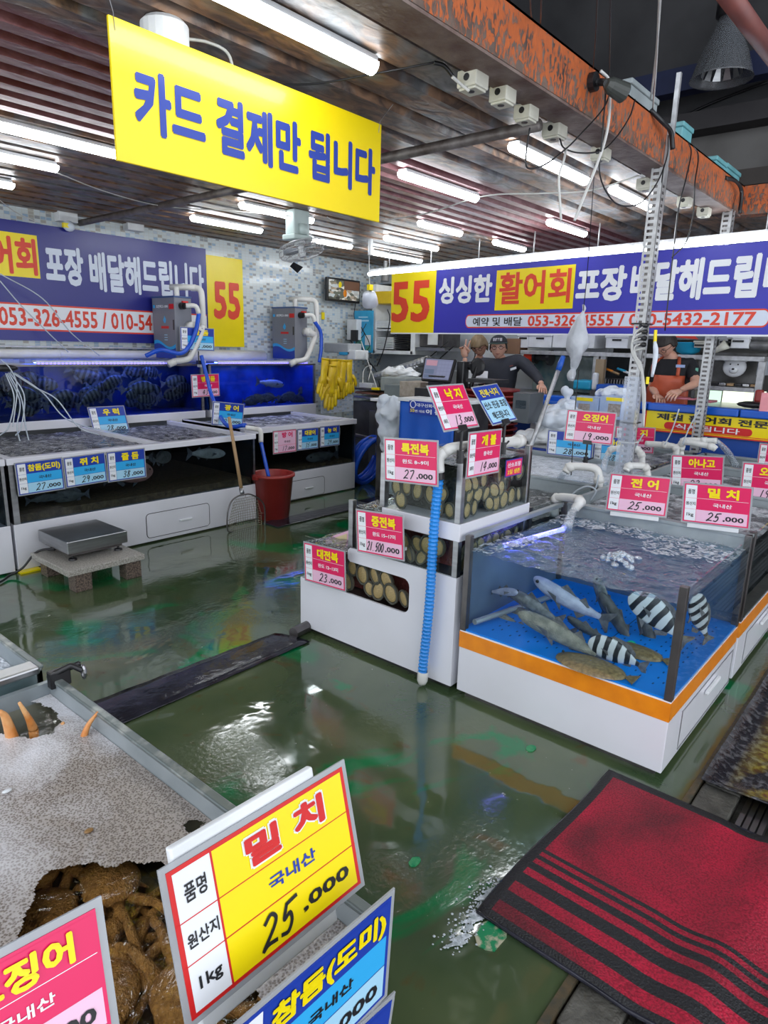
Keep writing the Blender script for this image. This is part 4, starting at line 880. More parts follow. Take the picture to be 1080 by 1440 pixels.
mb = MB(); P0 = [at_y(283, 500, 6.07), at_y(291, 530, 6.0), at_y(299, 560, 5.9), at_y(318, 597, 5.3), at_y(345, 598, 5.0)]; mb.tube(spline(P0, 8), .020, 10)
one('blue_hose', 'blue hose running down between the upper tanks behind the 29,000 card', 'hose', mb, bluehose, smooth=True)
# blue hose into the red bucket with white elbow
t = thing('drain_hose', 'blue drain hose with white elbow hanging into the red bucket', 'hose', (3.9, 4.9, .3))
P0 = [at_y(358, 603, 4.95), at_y(366, 606, 4.88), at_y(367, 622, 4.84), at_y(372, 645, 4.80), at_y(378, 672, 4.76)]
mb = MB(); mb.tube(spline(P0[2:], 8), .018, 10); mb.build('hose', bluehose, t, smooth=True)
mb = MB(); mb.tube(spline([at_y(345, 601, 5.0)]+P0[:3], 6), .022, 10); mb.build('elbow', pvc, t, smooth=True)
# air tubes on the left
fan_ = [[(8,525),(20,560),(12,600),(0,612)], [(10,525),(28,565),(24,600),(30,628)], [(12,524),(30,560),(36,600),(42,625)], [(14,524),(34,556),(30,600),(22,612)], [(14,522),(50,545),(80,562),(110,600),(140,612)],
        [(20,524),(60,552),(95,590),(150,606),(165,602)], [(0,395),(30,430),(70,470),(96,495)], [(0,385),(60,420),(100,468),(140,500)], [(0,505),(14,518),(24,545),(18,600)]]
for i, pl in enumerate(fan_):
    mb = MB(); ys = [6.05, 5.95, 5.85, 5.75, 5.7]; mb.tube(spline([at_y(px, py, (6.5 if i in (6, 7) else ys[k])) for k, (px, py) in enumerate(pl)], 8), .0055 if i < 6 else .005, 6)
    one('air_tube', 'thin translucent air tube at the left edge, %s from the left where it ends' % ORD[i], 'air tube', mb, airtube, group='air tubes at the left edge', smooth=True)
mb = MB(); mb.ell(at_y(8, 518, 6.05), (.10, .03, .03), 10, 6); one('tube_knot', 'dark knot where the air tubes are tied together', 'knot', mb, cable_b, smooth=True)
# sign stick at first chiller
mb = MB(); p = at_y(279, 494, 6.09); mb.cyl(p, (p.x, p.y, 1.37), .006, 8); mb.box(p.x-.02, p.x+.02, p.y-.02, p.y+.02, 1.36, 1.40); one('sign_stick', 'black stick holding the upper blue 38,000 card', 'stick', mb, black)
mb = MB(); p = at_y(284, 507, 6.1); mb.box(p.x-.035, p.x+.035, 6.08, 6.14, 1.33, 1.40); one('float_valve', 'small white clip block on the rim under the 38,000 card', 'clip', mb, whitepl, bevel=.006)

# ================================================================ FLOOR OBJECTS
# scale on its stone table
t = thing('stone_table', 'low granite table with block feet carrying the platform scale', 'table', (2.02, 4.36, 0))
mb = MB(); mb.box(1.75, 2.28, 4.08, 4.64, .122, .162); mb.build('tabletop', granite_top, t, bevel=.004)
for (x, y) in ((1.80, 4.10), (2.15, 4.10), (1.80, 4.52), (2.15, 4.52)):
    mb = MB(); mb.box(x, x+.11, y, y+.10, 0, .122); mb.build('foot_block', granite, t, bevel=.003)
t = thing('platform_scale', 'stainless platform scale standing on the low granite table', 'scale', (2.04, 4.45, .162))
mb = MB(); mb.box(1.83, 2.25, 4.24, 4.68, .218, .303); mb.build('platform', steel, t, bevel=.006)
mb = MB(); mb.box(1.86, 2.22, 4.27, 4.65, .195, .219); mb.build('underframe', steel_dark, t)
for x in (1.88, 2.20):
    for y in (4.29, 4.60): mb = MB(); mb.lathe([(.004, .200), (.008, .200), (.008, .178), (.026, .174), (.028, .163), (.004, .163)], (x, y, 0), 12); mb.build('foot', black, t)
mb = MB(); mb.tube(spline([(1.86, 4.5, .20), (1.78, 4.60, .17), (1.70, 4.66, .06), (1.62, 4.68, .02), (1.50, 4.60, .012), (1.2, 4.55, .012)], 8), .008, 8); one('scale_cable', 'dark cable trailing from the scale to the left edge', 'cable', mb, cable_b, smooth=True)
mb = MB(); mb.box(1.70, 1.84, 4.70, 4.76, 0, .014); one('corner_chock', 'small yellow strip on the floor by the scale', 'strip', mb, I_yel, bevel=.003)
# bucket
t = thing('bucket', 'dark red plastic bucket with a blue hose hanging in it', 'bucket', (3.97, 4.72, 0))
mb = MB(); mb.lathe([(.001, .012), (.135, .012), (.14, 0.), (.145, .002), (.188, .40), (.205, .402), (.205, .425), (.19, .43), (.183, .42), (.138, .02), (.001, .02)], (3.97, 4.72, 0), 32); mb.build('tub', red_pl, t, smooth=True)
for s in (-1, 1): mb = MB(); mb.box(3.97+s*.2-.02, 3.97+s*.2+.02, 4.69, 4.75, .385, .42); mb.build('lug', red_pl, t, bevel=.004)
wsurf('bucket_water', 'dark water standing in the red bucket', 3.86, 4.08, 4.61, 4.83, .22, water_dark, n=6)
# landing net
t = thing('landing_net', 'wooden handled landing net leaning on the white tank', 'net', (3.55, 4.6, 0))
h0, h1 = at_y(322, 586, 4.72), at_y(341, 697, 4.60); mb = MB(); mb.cyl(h0, h1, .014, 12, r2=.016); mb.build('handle', wood, t, smooth=True)
mb = MB(); mb.cyl(h1+(h0-h1)*.10, h1, .019, 12); mb.build('ferrule', steel, t, smooth=True)
hp = [at_y(*q, 4.58) for q in [(341,696),(352,695),(366,703),(372,714),(372,740),(366,747),(345,748),(325,748),(320,744),(320,722),(325,706),(334,698)]]
mb = MB(); mb.tube(spline(hp+[hp[0]], 5), .007, 8); mb.build('hoop', steel_dark, t, smooth=True)
mb = MB()
cx = (min(p.x for p in hp)+max(p.x for p in hp))/2; cz = (min(p.z for p in hp)+max(p.z for p in hp))/2; hw_ = (max(p.x for p in hp)-cx)*.97; hh_ = (max(p.z for p in hp)-cz)*.97
for k in range(-8, 9):
    for ax in (0, 1):
        pts = []
        for s in range(-8, 9):
            u, v = (k/8, s/8) if ax == 0 else (s/8, k/8)
            if u*u*u*u+v*v*v*v <= 1.: pts.append(V((cx+u*hw_*(1-.35*max(0, v)), 4.58+.05*(1-max(u*u, v*v)), cz+v*hh_-.02*(1-v*v))))
        if len(pts) > 1: mb.tube(pts, .0022, 4, caps=False)
mb.build('netting', net_m, t); t['label'] = 'wooden handled landing net leaning on the white tank'
# hose coil
t = thing('hose_coil', 'coiled bright blue hose on the floor by the tank corner', 'hose', (5.72, 5.03, 0)); mb = MB(); pts = []
for k in range(0, 5*24+1):
    a = 2*PI*k/24; r_ = .24+.012*math.sin(a*.37); pts.append((5.745+r_*.98*math.cos(a)+.018*(k/24), 5.05+.05*(k/24)-.1*math.sin(a), .29+(r_+.02)*math.sin(a)*1.02))
mb.tube(pts, .026, 10); mb.build('loops', bluehose, t, smooth=True)
mb = MB(); mb.tube([(5.74, 4.95, .54), (5.76, 5.35, .56)], .03, 8); mb.build('peg', steel_dark, t)
# floor channel by the left tank and rubber strip
t = thing('rubber_strip', 'wet black rubber strip lying over the floor gutter', 'mat', (1.75, 2.58, 0)); mb = MB(); vs = []; fs = []
A4 = [V((1.15, 2.72, 0)), V((2.27, 2.70, 0)), V((2.33, 2.48, 0)), V((1.13, 2.46, 0))]; nx, ny = 28, 6
for i in range(nx+1):
    for j in range(ny+1):
        p = A4[0].lerp(A4[1], i/nx).lerp(A4[3].lerp(A4[2], i/nx), j/ny); e = min(j, ny-j)/ny; vs.append((p.x, p.y, .008+.006*min(1, e*4)+.0015*math.sin(i*1.3+j)))
for i in range(nx):
    for j in range(ny): k = i*(ny+1)+j; fs.append((k, k+1, k+ny+2, k+ny+1))
mb.add(vs, fs); mb.build('sheet', rubber, t, smooth=True, solid=.006)
mb = MB(); mb.cyl((2.30, 2.58, .035), (2.46, 2.60, .035), .032, 12); mb.build('drain_stub', steel_dark, t)
mb = MB(); mb.box(3.75, 5.5, 4.40, 4.62, .002, .012); one('gutter_cover', 'dark gutter cover on the floor in front of the bucket', 'cover', mb, rubber, bevel=.003)
# red mat
t = thing('floor_mat', 'worn red entrance mat with black stripes on the wet floor', 'mat', (1.87, .1, 0))
M, nt, P, N, L = _new('mat_red'); tc = N.new('ShaderNodeTexCoord'); n1 = nz(2.2, 6, .8); n2 = nz(160, 2, 0)
ra = ramp(n1.outputs[0], .36, (.16, .014, .025), .60, (.50, .012, .045)); rb = ramp(n2.outputs[0], .35, (.55,)*3, .6, (1.1,)*3); c = mixc(1., ra.outputs[0], rb.outputs[0], 'MULTIPLY'); L.new(c.outputs[0], P.inputs['Base Color'])
P.inputs['Roughness'].default_value = .55; P.inputs['Specular IOR Level'].default_value = .4; b = N.new('ShaderNodeBump'); b.inputs['Strength'].default_value = .9; b.inputs['Distance'].default_value = .004; L.new(n2.outputs[0], b.inputs['Height']); L.new(b.outputs[0], P.inputs['Normal'])
mat_red = M; mat_blk = pm('mat_black', (.012, .012, .015), .5, bump=.8, bs=160)
xs = [1.418, 1.449, 1.494, 1.54, 1.585, 1.629, 1.661, 1.695, 1.719, 1.737, 1.755, 1.776]
cols = [1, 0, 1, 0, 1, 0, 1, 0, 1, 0, 1]
# per-x columns; stripe order follows the photo: border, red, black, red, black ... red field
xs = [1.418, 1.444, 1.492, 1.540, 1.587, 1.632, 1.662, 1.692, 1.714, 1.733, 1.752, 1.768]; cols = [1, 0, 1, 0, 1, 0, 1, 0, 1, 0, 1]
xs += [1.768+.525*k/12 for k in range(1, 13)]+[2.33]; cols += [0]*12+[1]
ys = [-.62, -.59]+[-.59+1.35*k/46 for k in range(1, 47)]+[.79]
def mz(x, y): return .010+(.012*math.sin(y*24+x*1.5)*max(0, min(1, (.42-y)/.2)) if y < .42 else 0)+(.010 if y < .42 else 0)*0
mb = MB(); mb.add([(x, y+.012*math.sin(x*5), mz(x, y)+.004) for x in xs for y in ys], []); ny = len(ys)
for i in range(len(xs)-1):
    for j in range(ny-1):
        k = i*ny+j; mb.f.append((k, k+ny, k+ny+1, k+1)); mb.m.append(1 if (j in (0, ny-2)) else cols[i])
mb.build('carpet', [mat_red, mat_blk], t, smooth=True, solid=.008)
mb = MB(); e = [(xs[0], ys[0]), (xs[-1], ys[0]), (xs[-1], ys[-1]), (xs[0], ys[-1]), (xs[0], ys[0])]; pts = []
for (a, b) in zip(e[:-1], e[1:]):
    for k in range(16): q = k/16; x, y = a[0]+(b[0]-a[0])*q, a[1]+(b[1]-a[1])*q; pts.append((x, y+.012*math.sin(x*5), mz(x, y)))
mb.tube(pts, .007, 6, closed=True); mb.build('rubber_edge', rubber, t, smooth=True)
# suds along the mat's corner: a ragged film of small bubbles on the wet floor
M, nt, P, N, L = _new('froth_lace'); out = N['Material Output']; tc = N.new('ShaderNodeTexCoord'); n1 = nz(26, 7, 1.2); vo = N.new('ShaderNodeTexVoronoi'); vo.inputs['Scale'].default_value = 75; L.new(tc.outputs['Object'], vo.inputs[0])
r = ramp(n1.outputs[0], .44, (0,)*3, .56, (.95,)*3); P.inputs['Base Color'].default_value = (.72, .76, .85, 1); P.inputs['Roughness'].default_value = .25; L.new(r.outputs[0], P.inputs['Alpha'])
b = N.new('ShaderNodeBump'); b.inputs['Strength'].default_value = 1.; b.inputs['Distance'].default_value = .02; L.new(vo.outputs['Distance'], b.inputs['Height']); L.new(b.outputs[0], P.inputs['Normal']); lace = M
mb = MB(); path = [at_z(*q, .004) for q in [(640,1330),(655,1312),(668,1292),(676,1276),(690,1256),(704,1240)]]; pp = spline(path, 8); vs = []
for i, p in enumerate(pp):
    wd = .018+.014*math.sin(i*1.3)+.012*math.sin(i*.45); vs += [p+V((-wd, wd*.6, .001)), p, p+V((wd*.5, -wd*.5, 0))]
mb.add(vs, [(3*i+k, 3*i+k+1, 3*i+k+4, 3*i+k+3) for i in range(len(pp)-1) for k in (0, 1)])
for k in range(260):
    p = pp[rnd.randrange(len(pp))]+V((rnd.gauss(-.01, .022), rnd.gauss(.01, .02), .001)); r_ = rnd.uniform(.001, .0035); mb.ell(p, (r_*1.4, r_*1.4, r_*.5), 6, 4)
one('suds', 'white suds along the near corner of the red mat', 'suds', mb, pm('suds_white', (.60, .64, .70), .15, var=(.35, .40, .42), vs=60), kind='stuff', smooth=True)
for p, s_, lb in ((at_z(690, 1313, .01), .035, 'chipped patch of green and cream paint by the mat corner'), (at_z(747, 1053, .0), .016, 'small bright green paint chip on the floor by the fish tank'), (at_z(583, 1213, 0), .014, 'tiny pale scrap on the green floor')):
    mb = MB(); n = 11; mb.prism([(p.x+s_*(1+.3*rnd.random())*math.cos(2*PI*k/n)*1.4, p.y+s_*(1+.35*rnd.random())*math.sin(2*PI*k/n)) for k in range(n)], .004); mb.v = [V((q.x, q.z, q.y+.001)) for q in mb.v]
    one('paint_chip', lb, 'paint chip', mb, pm('chip_'+str(len(MT)), (.05, .30, .12) if s_ < .03 and 'green' in lb else (.45, .42, .30), .4, var=(.0, .22, .08), vs=30, lo=.45, hi=.55))
# stained black tray on the paving at right
M, nt, P, N, L = _new('stained_tray'); tc = N.new('ShaderNodeTexCoord'); n1 = nz(3.2, 6, .6); n2 = nz(34, 9, .4)
a = ramp(n2.outputs[0], .48, (.015, .015, .02), .72, (.16, .16, .17)); g = ramp(n2.outputs[0], .35, (.16, .06, .01), .65, (.45, .38, .02)); mk = ramp(n1.outputs[0], .50, (0,)*3, .60, (1,)*3)
sx = N.new('ShaderNodeSeparateXYZ'); L.new(tc.outputs['Object'], sx.inputs[0]); mr = N.new('ShaderNodeMapRange'); mr.inputs[1].default_value = .42; mr.inputs[2].default_value = .30; L.new(sx.outputs[1], mr.inputs[0])
mk2 = mixc(mr.outputs[0], mk.outputs[0], mk.outputs[0]); mu = N.new('ShaderNodeMath'); mu.operation = 'MULTIPLY'; L.new(mk.outputs[0], mu.inputs[0]); L.new(mr.outputs[0], mu.inputs[1])
c = mixc(mu.outputs[0], a.outputs[0], g.outputs[0]); L.new(c.outputs[0], P.inputs['Base Color']); P.inputs['Roughness'].default_value = .12
b = N.new('ShaderNodeBump'); b.inputs['Strength'].default_value = .6; b.inputs['Distance'].default_value = .01; L.new(n2.outputs[0], b.inputs['Height']); L.new(b.outputs[0], P.inputs['Normal']); tray_m = M
t = thing('drain_tray', 'wet black tray stained yellow beside the fish tank base', 'tray', (3.3, .2, 0)); mb = MB(); vs = []; fs = []; nx, ny = 30, 16
for i in range(nx+1):
    for j in range(ny+1):
        x, y = 2.50+1.9*i/nx, -.25+.74*j/ny; e = min(i, nx-i, j, ny-j); vs.append((x-.04*(j/ny)*0, y, .004+(.028 if e == 0 else .006)+.004*math.sin(i*.9+j*.7)))
for i in range(nx):
    for j in range(ny): k = i*(ny+1)+j; fs.append((k, k+ny+1, k+ny+2, k+1))
mb.add(vs, fs); mb.build('sheet', tray_m, t, smooth=True, solid=.006)

# ================================================================ ABALONE TOWER
TX, TXB, TY = 2.42, 3.05, 1.60
t = thing('abalone_tower', 'white three-tier abalone tank rising in steps beside the fish tank', 'tank', (2.7, 2.1, 0))
poly = [(-2.65, .03), (-1.60, .03), (-1.60, .575), (-2.27, .575), (-2.285, .56), (-2.285, .515), (-2.27, .50), (-1.91, .50)]
poly += [(-1.91+.04*math.sin(a), .46+.04*math.cos(a)) for a in (.4, .8, 1.2, 1.57)]+[(-1.87, .36)]+[(-1.91+.04*math.cos(a), .36-.04*math.sin(a)) for a in (.4, .8, 1.2, 1.57)]+[(-2.65, .32)]
mb = MB(); mb.prism(poly, .012); mb.v = [V((TX+p.y, -p.x, p.z)) for p in mb.v]; mb.build('front_board', white, t)
mb = MB(); mb.box(TX+.012, TXB, TY, TY+.012, .03, .575); mb.build('side_board', white, t, bevel=.002)
mb = MB(); mb.box(TX+.012, TXB, 2.638, 2.65, .03, .32); mb.build('end_board', white, t)
mb = MB(); mb.box(TX+.03, TXB-.03, TY+.03, 2.62, 0, .03); mb.build('plinth', black, t)
mb = MB(); mb.box(TX+.02, TXB, TY+.012, 2.63, .26, .30); mb.box(TXB-.012, TXB, TY, 2.05, .03, 1.10); mb.box(TXB-.012, TXB, 2.05, 2.27, .03, .80); mb.box(TXB-.012, TXB, 2.27, 2.64, .03, .54); mb.build('back_board', steel_dark, t)
mb = MB(); mb.box(TX+.02, TXB, TY+.012, 2.30, .555, .575); mb.build('shelf', darkin, t)
# bands
mb = MB(); mb.box(TX-.006, TXB+.004, TY-.008, 2.055, .75, .832); bb = mb.build('upper_band', white, t, bevel=.003)
mb = MB(); mb.box(TX+.002, TX+.016, 2.28, 2.64, .32, .565); mb.build('lower_glass', glass, t)
mb = MB(); mb.box(TX+.004, TX+.010, TY+.03, 2.27, .575, .75); mb.box(TX+.004, TXB-.02, TY+.002, TY+.008, .575, .75); mb.box(TX+.004, TX+.010, 2.06, 2.27, .75, .83); mb.build('middle_glass', glass, t)
mb = MB(); mb.box(TX+.004, TX+.010, TY+.03, 2.05, .832, 1.12); mb.box(TX+.004, TXB-.02, TY+.002, TY+.008, .832, 1.12); mb.build('upper_glass', glass, t)
for (x, y, z0, z1) in ((TX, TY, .575, .75), (TX, TY, .832, 1.13), (TX, 2.045, .832, 1.10), (TXB-.03, TY, .832, 1.13), (TXB-.03, TY, .575, .75), (TX, 2.255, .575, .83)):
    mb = MB(); mb.box(x, x+.03, y, y+.03, z0, z1); mb.build('post', steel, t, bevel=.002)
mb = MB(); mb.box(TX+.02, TXB-.02, 2.04, 2.05, .83, 1.10); mb.build('end_glass', glass, t)
for lb, y0, y1, z in (('top', TY+.01, 2.04, 1.09), ('middle', 2.06, 2.25, .80), ('lowest', 2.28, 2.63, .53)):
    wsurf('tank_water', 'bubbling water in the %s tier of the abalone tower' % lb, TX+.015, TXB-.02, y0, y1, z, foam_mix if lb == 'top' else water_dark, amp=.006, n=14)
mb = MB(); mb.box(TX+.12, TXB-.02, TY+.10, 2.03, .835, 1.06); one('mesh_basket', 'dark mesh basket behind the abalones of the top tier', 'basket', mb, pm('basket_dark', (.035, .038, .03), .6, bump=1., bs=80))
mb = MB(); mb.box(TX+.12, TXB-.02, TY+.10, 2.24, .58, .74); one('mesh_basket', 'dark red basket behind the abalones of the middle tier', 'basket', mb, pm('basket_red', (.12, .02, .015), .6, bump=1., bs=80))
mb = MB(); mb.box(TX+.13, TXB-.02, TY+.10, 2.60, .305, .49); one('mesh_basket', 'dark red basket behind the abalones of the lowest tier', 'basket', mb, MT['basket_red'])
def fill(face, a0, a1, z0, z1, size, tier, depth=.035):
    z = z0+size*.42; row = 0; grp = 'abalones in the %s tier' % tier
    while z < z1-size*.25:
        a = a0+size*.4+(size*.40 if row % 2 else 0); col_ = 0; nc = 0
        while a < a1-size*.3:
            if rnd.random() > .10:
                lab = 'abalone on %s glass of %s tier, %s row up, %s from corner post' % ('front' if face == 'x' else 'side', tier, ORD[row], ORD[min(13, col_)]); col_ += 1
                j1, j2 = rnd.uniform(-.008, .008), rnd.uniform(-.010, .010); s = size*rnd.uniform(.85, 1.15)
                if face == 'x': put_abalone((TX+depth-.012+rnd.uniform(0, .010), a+j1, z+j2), (-1, rnd.uniform(-.25, .25), 0), s, lab, grp)
                else: put_abalone((a+j1, TY+depth-.015+rnd.uniform(0, .010), z+j2), (rnd.uniform(-.25, .25), -1, 0), s, lab, grp)
            a += size*.78
        z += size*.74; row += 1
fill('x', TY+.05, 2.04, .84, 1.0, .088, 'top'); fill('y', TX+.05, TXB-.04, .84, 1.05, .086, 'top')
fill('x', TY+.05, 2.25, .58, .755, .088, 'middle'); fill('y', TX+.05, TXB-.04, .585, .75, .080, 'middle')
fill('x', 1.90, 2.40, .33, .52, .098, 'lowest', .045)
# white pipe across the top and corrugated blue hose at the corner
a, b, c, d = at_x(617, 664, 2.375), at_x(617, 645, 2.375), at_y(640, 630, 1.66), at_y(731, 620, 1.66)
mb = MB(); mb.tube(spline([a, b, b.lerp(c, .35)+V((0,0,.012)), c, c.lerp(d, .5), d], 6), .026, 14); mb.cyl(d-V((.04,0,0)), d+V((.012,0,0)), .034, 14)
one('overflow_pipe', 'white pipe with elbow lying across the top of the abalone tower', 'pipe', mb, pvc, smooth=True)
t = thing('corrugated_hose', 'sky blue corrugated hose hanging down the tower corner', 'hose', at_x(593, 966, 2.36))
h0, h1 = at_x(617, 674, 2.375), at_x(595, 945, 2.375); mb = MB(); n = 150; pts = [h0.lerp(h1, k/n) for k in range(n+1)]
for k in range(n+1): pts[k] = pts[k]+V((0, .004*math.sin(k*.05), 0))
mb.tube(pts, [.0215+(.0025 if k % 3 == 0 else -.001) for k in range(n+1)], 12); mb.build('hose', skyhose, t, smooth=False)
mb = MB(); mb.cyl(at_x(617, 662, 2.375), h0, .024, 12); mb.build('black_collar', black, t)
e = at_x(593, 967, 2.375); mb = MB(); mb.lathe([(.024, 0), (.026, .005), (.026, .05), (.018, .068), (.002, .074)], h1+V((0,0,.004)), 14, axis=(e-h1)); mb.build('white_cap', pvc, t, smooth=True)

# ================================================================ RIGHT-HAND TANKS
def glass_tank(label, x0, x1, y0, y1, zb, zt, band=True, inner=None, rim=greyrim, handle=False, frontglass=True, floor_mm=None):
    t = thing('fish_tank', label, 'fish tank', ((x0+x1)/2, (y0+y1)/2, 0))
    mb = MB(); mb.box(x0, x1, y0, y1, .03, zb); mb.build('cabinet', white, t, bevel=.003)
    mb = MB(); mb.box(x0+.03, x1, y0+.03, y1-.03, 0, .032); mb.build('plinth', steel_dark, t)
    if band:
        mb = MB(); mb.box(x0-.0022, x0+.001, y0-.0022, y1, zb-.083, zb-.006); mb.box(x0, x1, y0-.0022, y0+.001, zb-.083, zb-.006); mb.build('orange_band', orange_band, t)
    mb = MB(); g = .007; mb.box(x0, x0+g, y0+.03, y1-.03, zb, zt); mb.box(x0+.03, x1-.03, y0, y0+g, zb, zt); mb.build('glass', glass, t)
    mb = MB(); mb.box(x1-g, x1, y0+.02, y1-.02, zb, zt); mb.box(x0+.02, x1-.02, y1-g, y1, zb, zt if inner is not midblue else .70); mb.build('rear_panel', inner or greyrim, t)
    if inner is midblue: mb = MB(); mb.box(x0+.03, x1-.03, y1-g, y1, .70, zt); mb.build('side_pane', glass, t)
    mb = MB(); mb.box(x1-.012, x1-g, y0+.02, y1-.02, zt-.10, zt-.01); mb.box(x0+.02, x1-.02, y1-.012, y1-g, zt-(.10 if inner is not midblue else .02), zt-.01); mb.build('rim_lining', greyrim, t)
    for x, y in ((x0, y0), (x0, y1-.028), (x1-.028, y0), (x1-.028, y1-.028)): mb = MB(); mb.box(x-.001, x+.028, y-.001, y+.028, zb, zt+.004); mb.build('post', steel_dark, t, bevel=.0015)
    mb = MB(); mb.box(x0+.005, x1-.005, y0+.005, y1-.005, zb, zb+.008); mb.build('tank_floor', floor_mm or bluefloor, t)
    mb = MB(); mb.box(x1-.02, x1+.03, y0, y1, zt-.012, zt+.004); mb.box(x0+.02, x1, y1-.015, y1+.01, zt-.010, zt+.004); mb.build('rim', rim, t, bevel=.002)
    if handle:
        mb = MB(); mb.box(x0+.50, x0+.70, y0-.018, y0-.002, .165, .182); mb.build('handle', whitepl, t, bevel=.004)
        mb = MB(); r = [(x0+.18, .05), (x1-.03, .05), (x1-.03, .22), (x0+.18, .22)]; mb.tube([(p[0], y0-.002, p[1]) for p in r], .002, 5, closed=True); mb.build('door_gap', steel, t)
    return t
midblue = pm('tank_wall_blue', (.10, .16, .24), .4, var=(.06, .10, .17), vs=3)
A = glass_tank('large near fish tank with orange band, striped and grey fish inside', 2.42, 3.40, .615, 1.565, .335, .785, inner=midblue, handle=True)
mb = MB()
for i in range(26):
    for j in range(9):
        x, y = 2.50+.80*i/26, .68+.82*j/9+(.0 if i % 2 else .03); mb.box(x, x+.014, y, y+.006, .3435, .3445)
mb.box(2.44, 3.38, 1.00, 1.004, .3435, .3446); mb.build('floor_slots', pm('slot_dark', (.0, .06, .25), .5), A)
mb = MB(); mb.tube([(2.47, 1.52, .37), (3.2, 1.40, .36)], .014, 8); mb.build('inner_pipe', greyrim, A)
water_A = clear('water_near_tank', (.60, .80, .90), 1.33, .015, bump=1.0, bs=13, extra=.02, dcol=(.30, .36, .44), dfac=.14)
wsurf('tank_water', 'rippling water in the near fish tank', 2.43, 3.39, .625, 1.555, .715, water_A, amp=.0035, n=70, k=55)
def hole_far(x, y):   # froth drifts to the far side and the corner of tank A
    v = math.sin(x*9+y*4)*.05+math.sin(y*21)*.02; return not ((x > 3.16+v) or (y < .98+v and x > 2.95+.2*v and x+y*.3 > 3.27) or (y > 1.44+v*.6 and x < 2.85))
wsurf('froth', 'white froth drifting on the near fish tank', 2.435, 3.385, .63, 1.55, .721, lace, amp=.004, n=60, hole=hole_far)
mb = MB(); c = at_z(872, 785, .73)
for k in range(46):
    a = rnd.random()*6.28; d = abs(rnd.gauss(0, .045)); mb.ell((c.x+d*math.cos(a)*1.2, c.y+d*math.sin(a)*1.2, .722+max(0, .03-d*.5)), (rnd.uniform(.008, .018),)*2+(rnd.uniform(.006, .016),), 9, 6)
one('bubbles', 'dome of air bubbles breaking at the middle of the near fish tank', 'bubbles', mb, water_film, kind='stuff', smooth=True)
t = thing('underwater_lamp', 'violet blue strip lamp glowing just under the water of the near tank', 'strip lamp', (2.8, 1.45, .69))
a, b = at_z(706, 768, .705), at_z(792, 744, .705); mb = MB(); mb.tube([a, b], .012, 8); mb.build('tube', uv_soft, t, smooth=True)
mb = MB(); mb.cyl(b, b+(b-a)*.04, .014, 8); mb.cyl(a, a-(b-a)*.04, .014, 8); mb.build('end_cap', whitepl, t)
G = 'fish in the near orange-banded tank'
fish_mul = pm('fish_mullet', (.33, .32, .27), .3, var=(.17, .17, .15), vs=10, bump=.8, bs=85)
for q, z, dep, L_, k, m_, h, lb in [
    ((790, 893), .45, 2.56, .42, 'mullet', fish_mul, (-.15, .95, .28), 'long grey scaly fish lying lowest behind the front glass'),
    ((735, 893), .43, 2.66, .34, 'mullet', fish_mul, (.1, .9, .35), 'dark-backed grey fish on the left of the near tank bottom'),
    ((752, 852), .47, 2.70, .34, 'mullet', fish_grey, (.2, .95, .15), 'grey fish just above the long scaly one'),
    ((760, 875), .47, 2.76, .38, 'mullet', fish_mul, (.1, 1., .05), 'middle grey fish between two others'),
    ((710, 832), .55, 2.66, .20, 'mullet', fish_pale, (-.3, -.9, .3), 'small pale fish at the upper left of the near tank'),
    ((800, 845), .50, 2.80, .40, 'mullet', fish_pale, (-.1, .95, .35), 'violet tinted pale fish under the lamp'),
    ((826, 886), .43, 2.72, .22, 'mullet', fish_dark, (0, .9, .25), 'short dark fish behind the tail of the long one'),
    ((868, 872), .50, 2.90, .30, 'bass', fish_dark, (.1, .7, .75), 'dark fish pointing up in the middle of the near tank'),
    ((850, 848), .55, 3.00, .28, 'bass', fish_grey, (.1, .5, .95), 'grey fish pointing up behind the dark one'),
    ((868, 919), .45, 2.58, .25, 'bream', stripe_m, (-.05, .95, .15), 'black and white striped fish near the front glass corner'),
    ((925, 868), .50, 2.80, .30, 'bream', stripe_m, (-.2, .7, .5), 'bold striped fish rising at the right end of the front glass'),
    ((912, 900), .46, 2.95, .30, 'bass', fish_dark, (.1, .4, .9), 'dark upright fish left of the steel corner post')]:
    put_fish(lb, k, m_, G, at_x(*q, dep), L_, h)
put_fish('striped fish seen through the right side glass', 'bream', stripe_m, G, at_y(983, 868, .70), .26, (-.4, .2, .9)); put_fish('dark fish low behind the right side glass', 'bass', fish_dark, G, at_y(985, 930, .68), .30, (.7, .1, .6))
put_fish('grey fish behind the right side glass near the far post', 'bass', fish_grey, G, at_y(1015, 870, .72), .34, (.8, .1, .3))
for q, lb, s_ in ((at_z(830, 935, .352), 'large mottled flatfish lying on the blue floor by the front glass', .30), (at_z(893, 915, .352), 'second mottled flatfish lying behind the striped fish', .24)):
    t = thing('flatfish', lb, 'fish', (q.x, q.y, .345), G); mb = MB(); n = 20; vs = []
    for r_, zz in ((1, 0), (.95, .010), (.6, .022), (.02, .026)):
        for j in range(n): a = 2*PI*j/n; vs.append((q.x+r_*s_*.27*math.cos(a), q.y+r_*s_*.5*math.sin(a), .346+zz))
    mb.add(vs, [(i*n+j, i*n+(j+1) % n, (i+1)*n+(j+1) % n, (i+1)*n+j) for i in range(3) for j in range(n)]); mb.build('body', flat_fish, t, smooth=True)
    mb = MB(); mb.prism([(-.01, -.5*s_), (-.045, -.63*s_), (.045, -.63*s_), (.01, -.5*s_)], .004); mb.v = [V((q.x+p.x, q.y+p.z, .35+p.y)) for p in mb.v]; mb.build('tail_fin', flat_fish, t)
    mb = MB(); mb.ell((q.x+.01, q.y+.42*s_, .368), (.006, .006, .005), 8, 5); mb.build('eye', eyem, t)
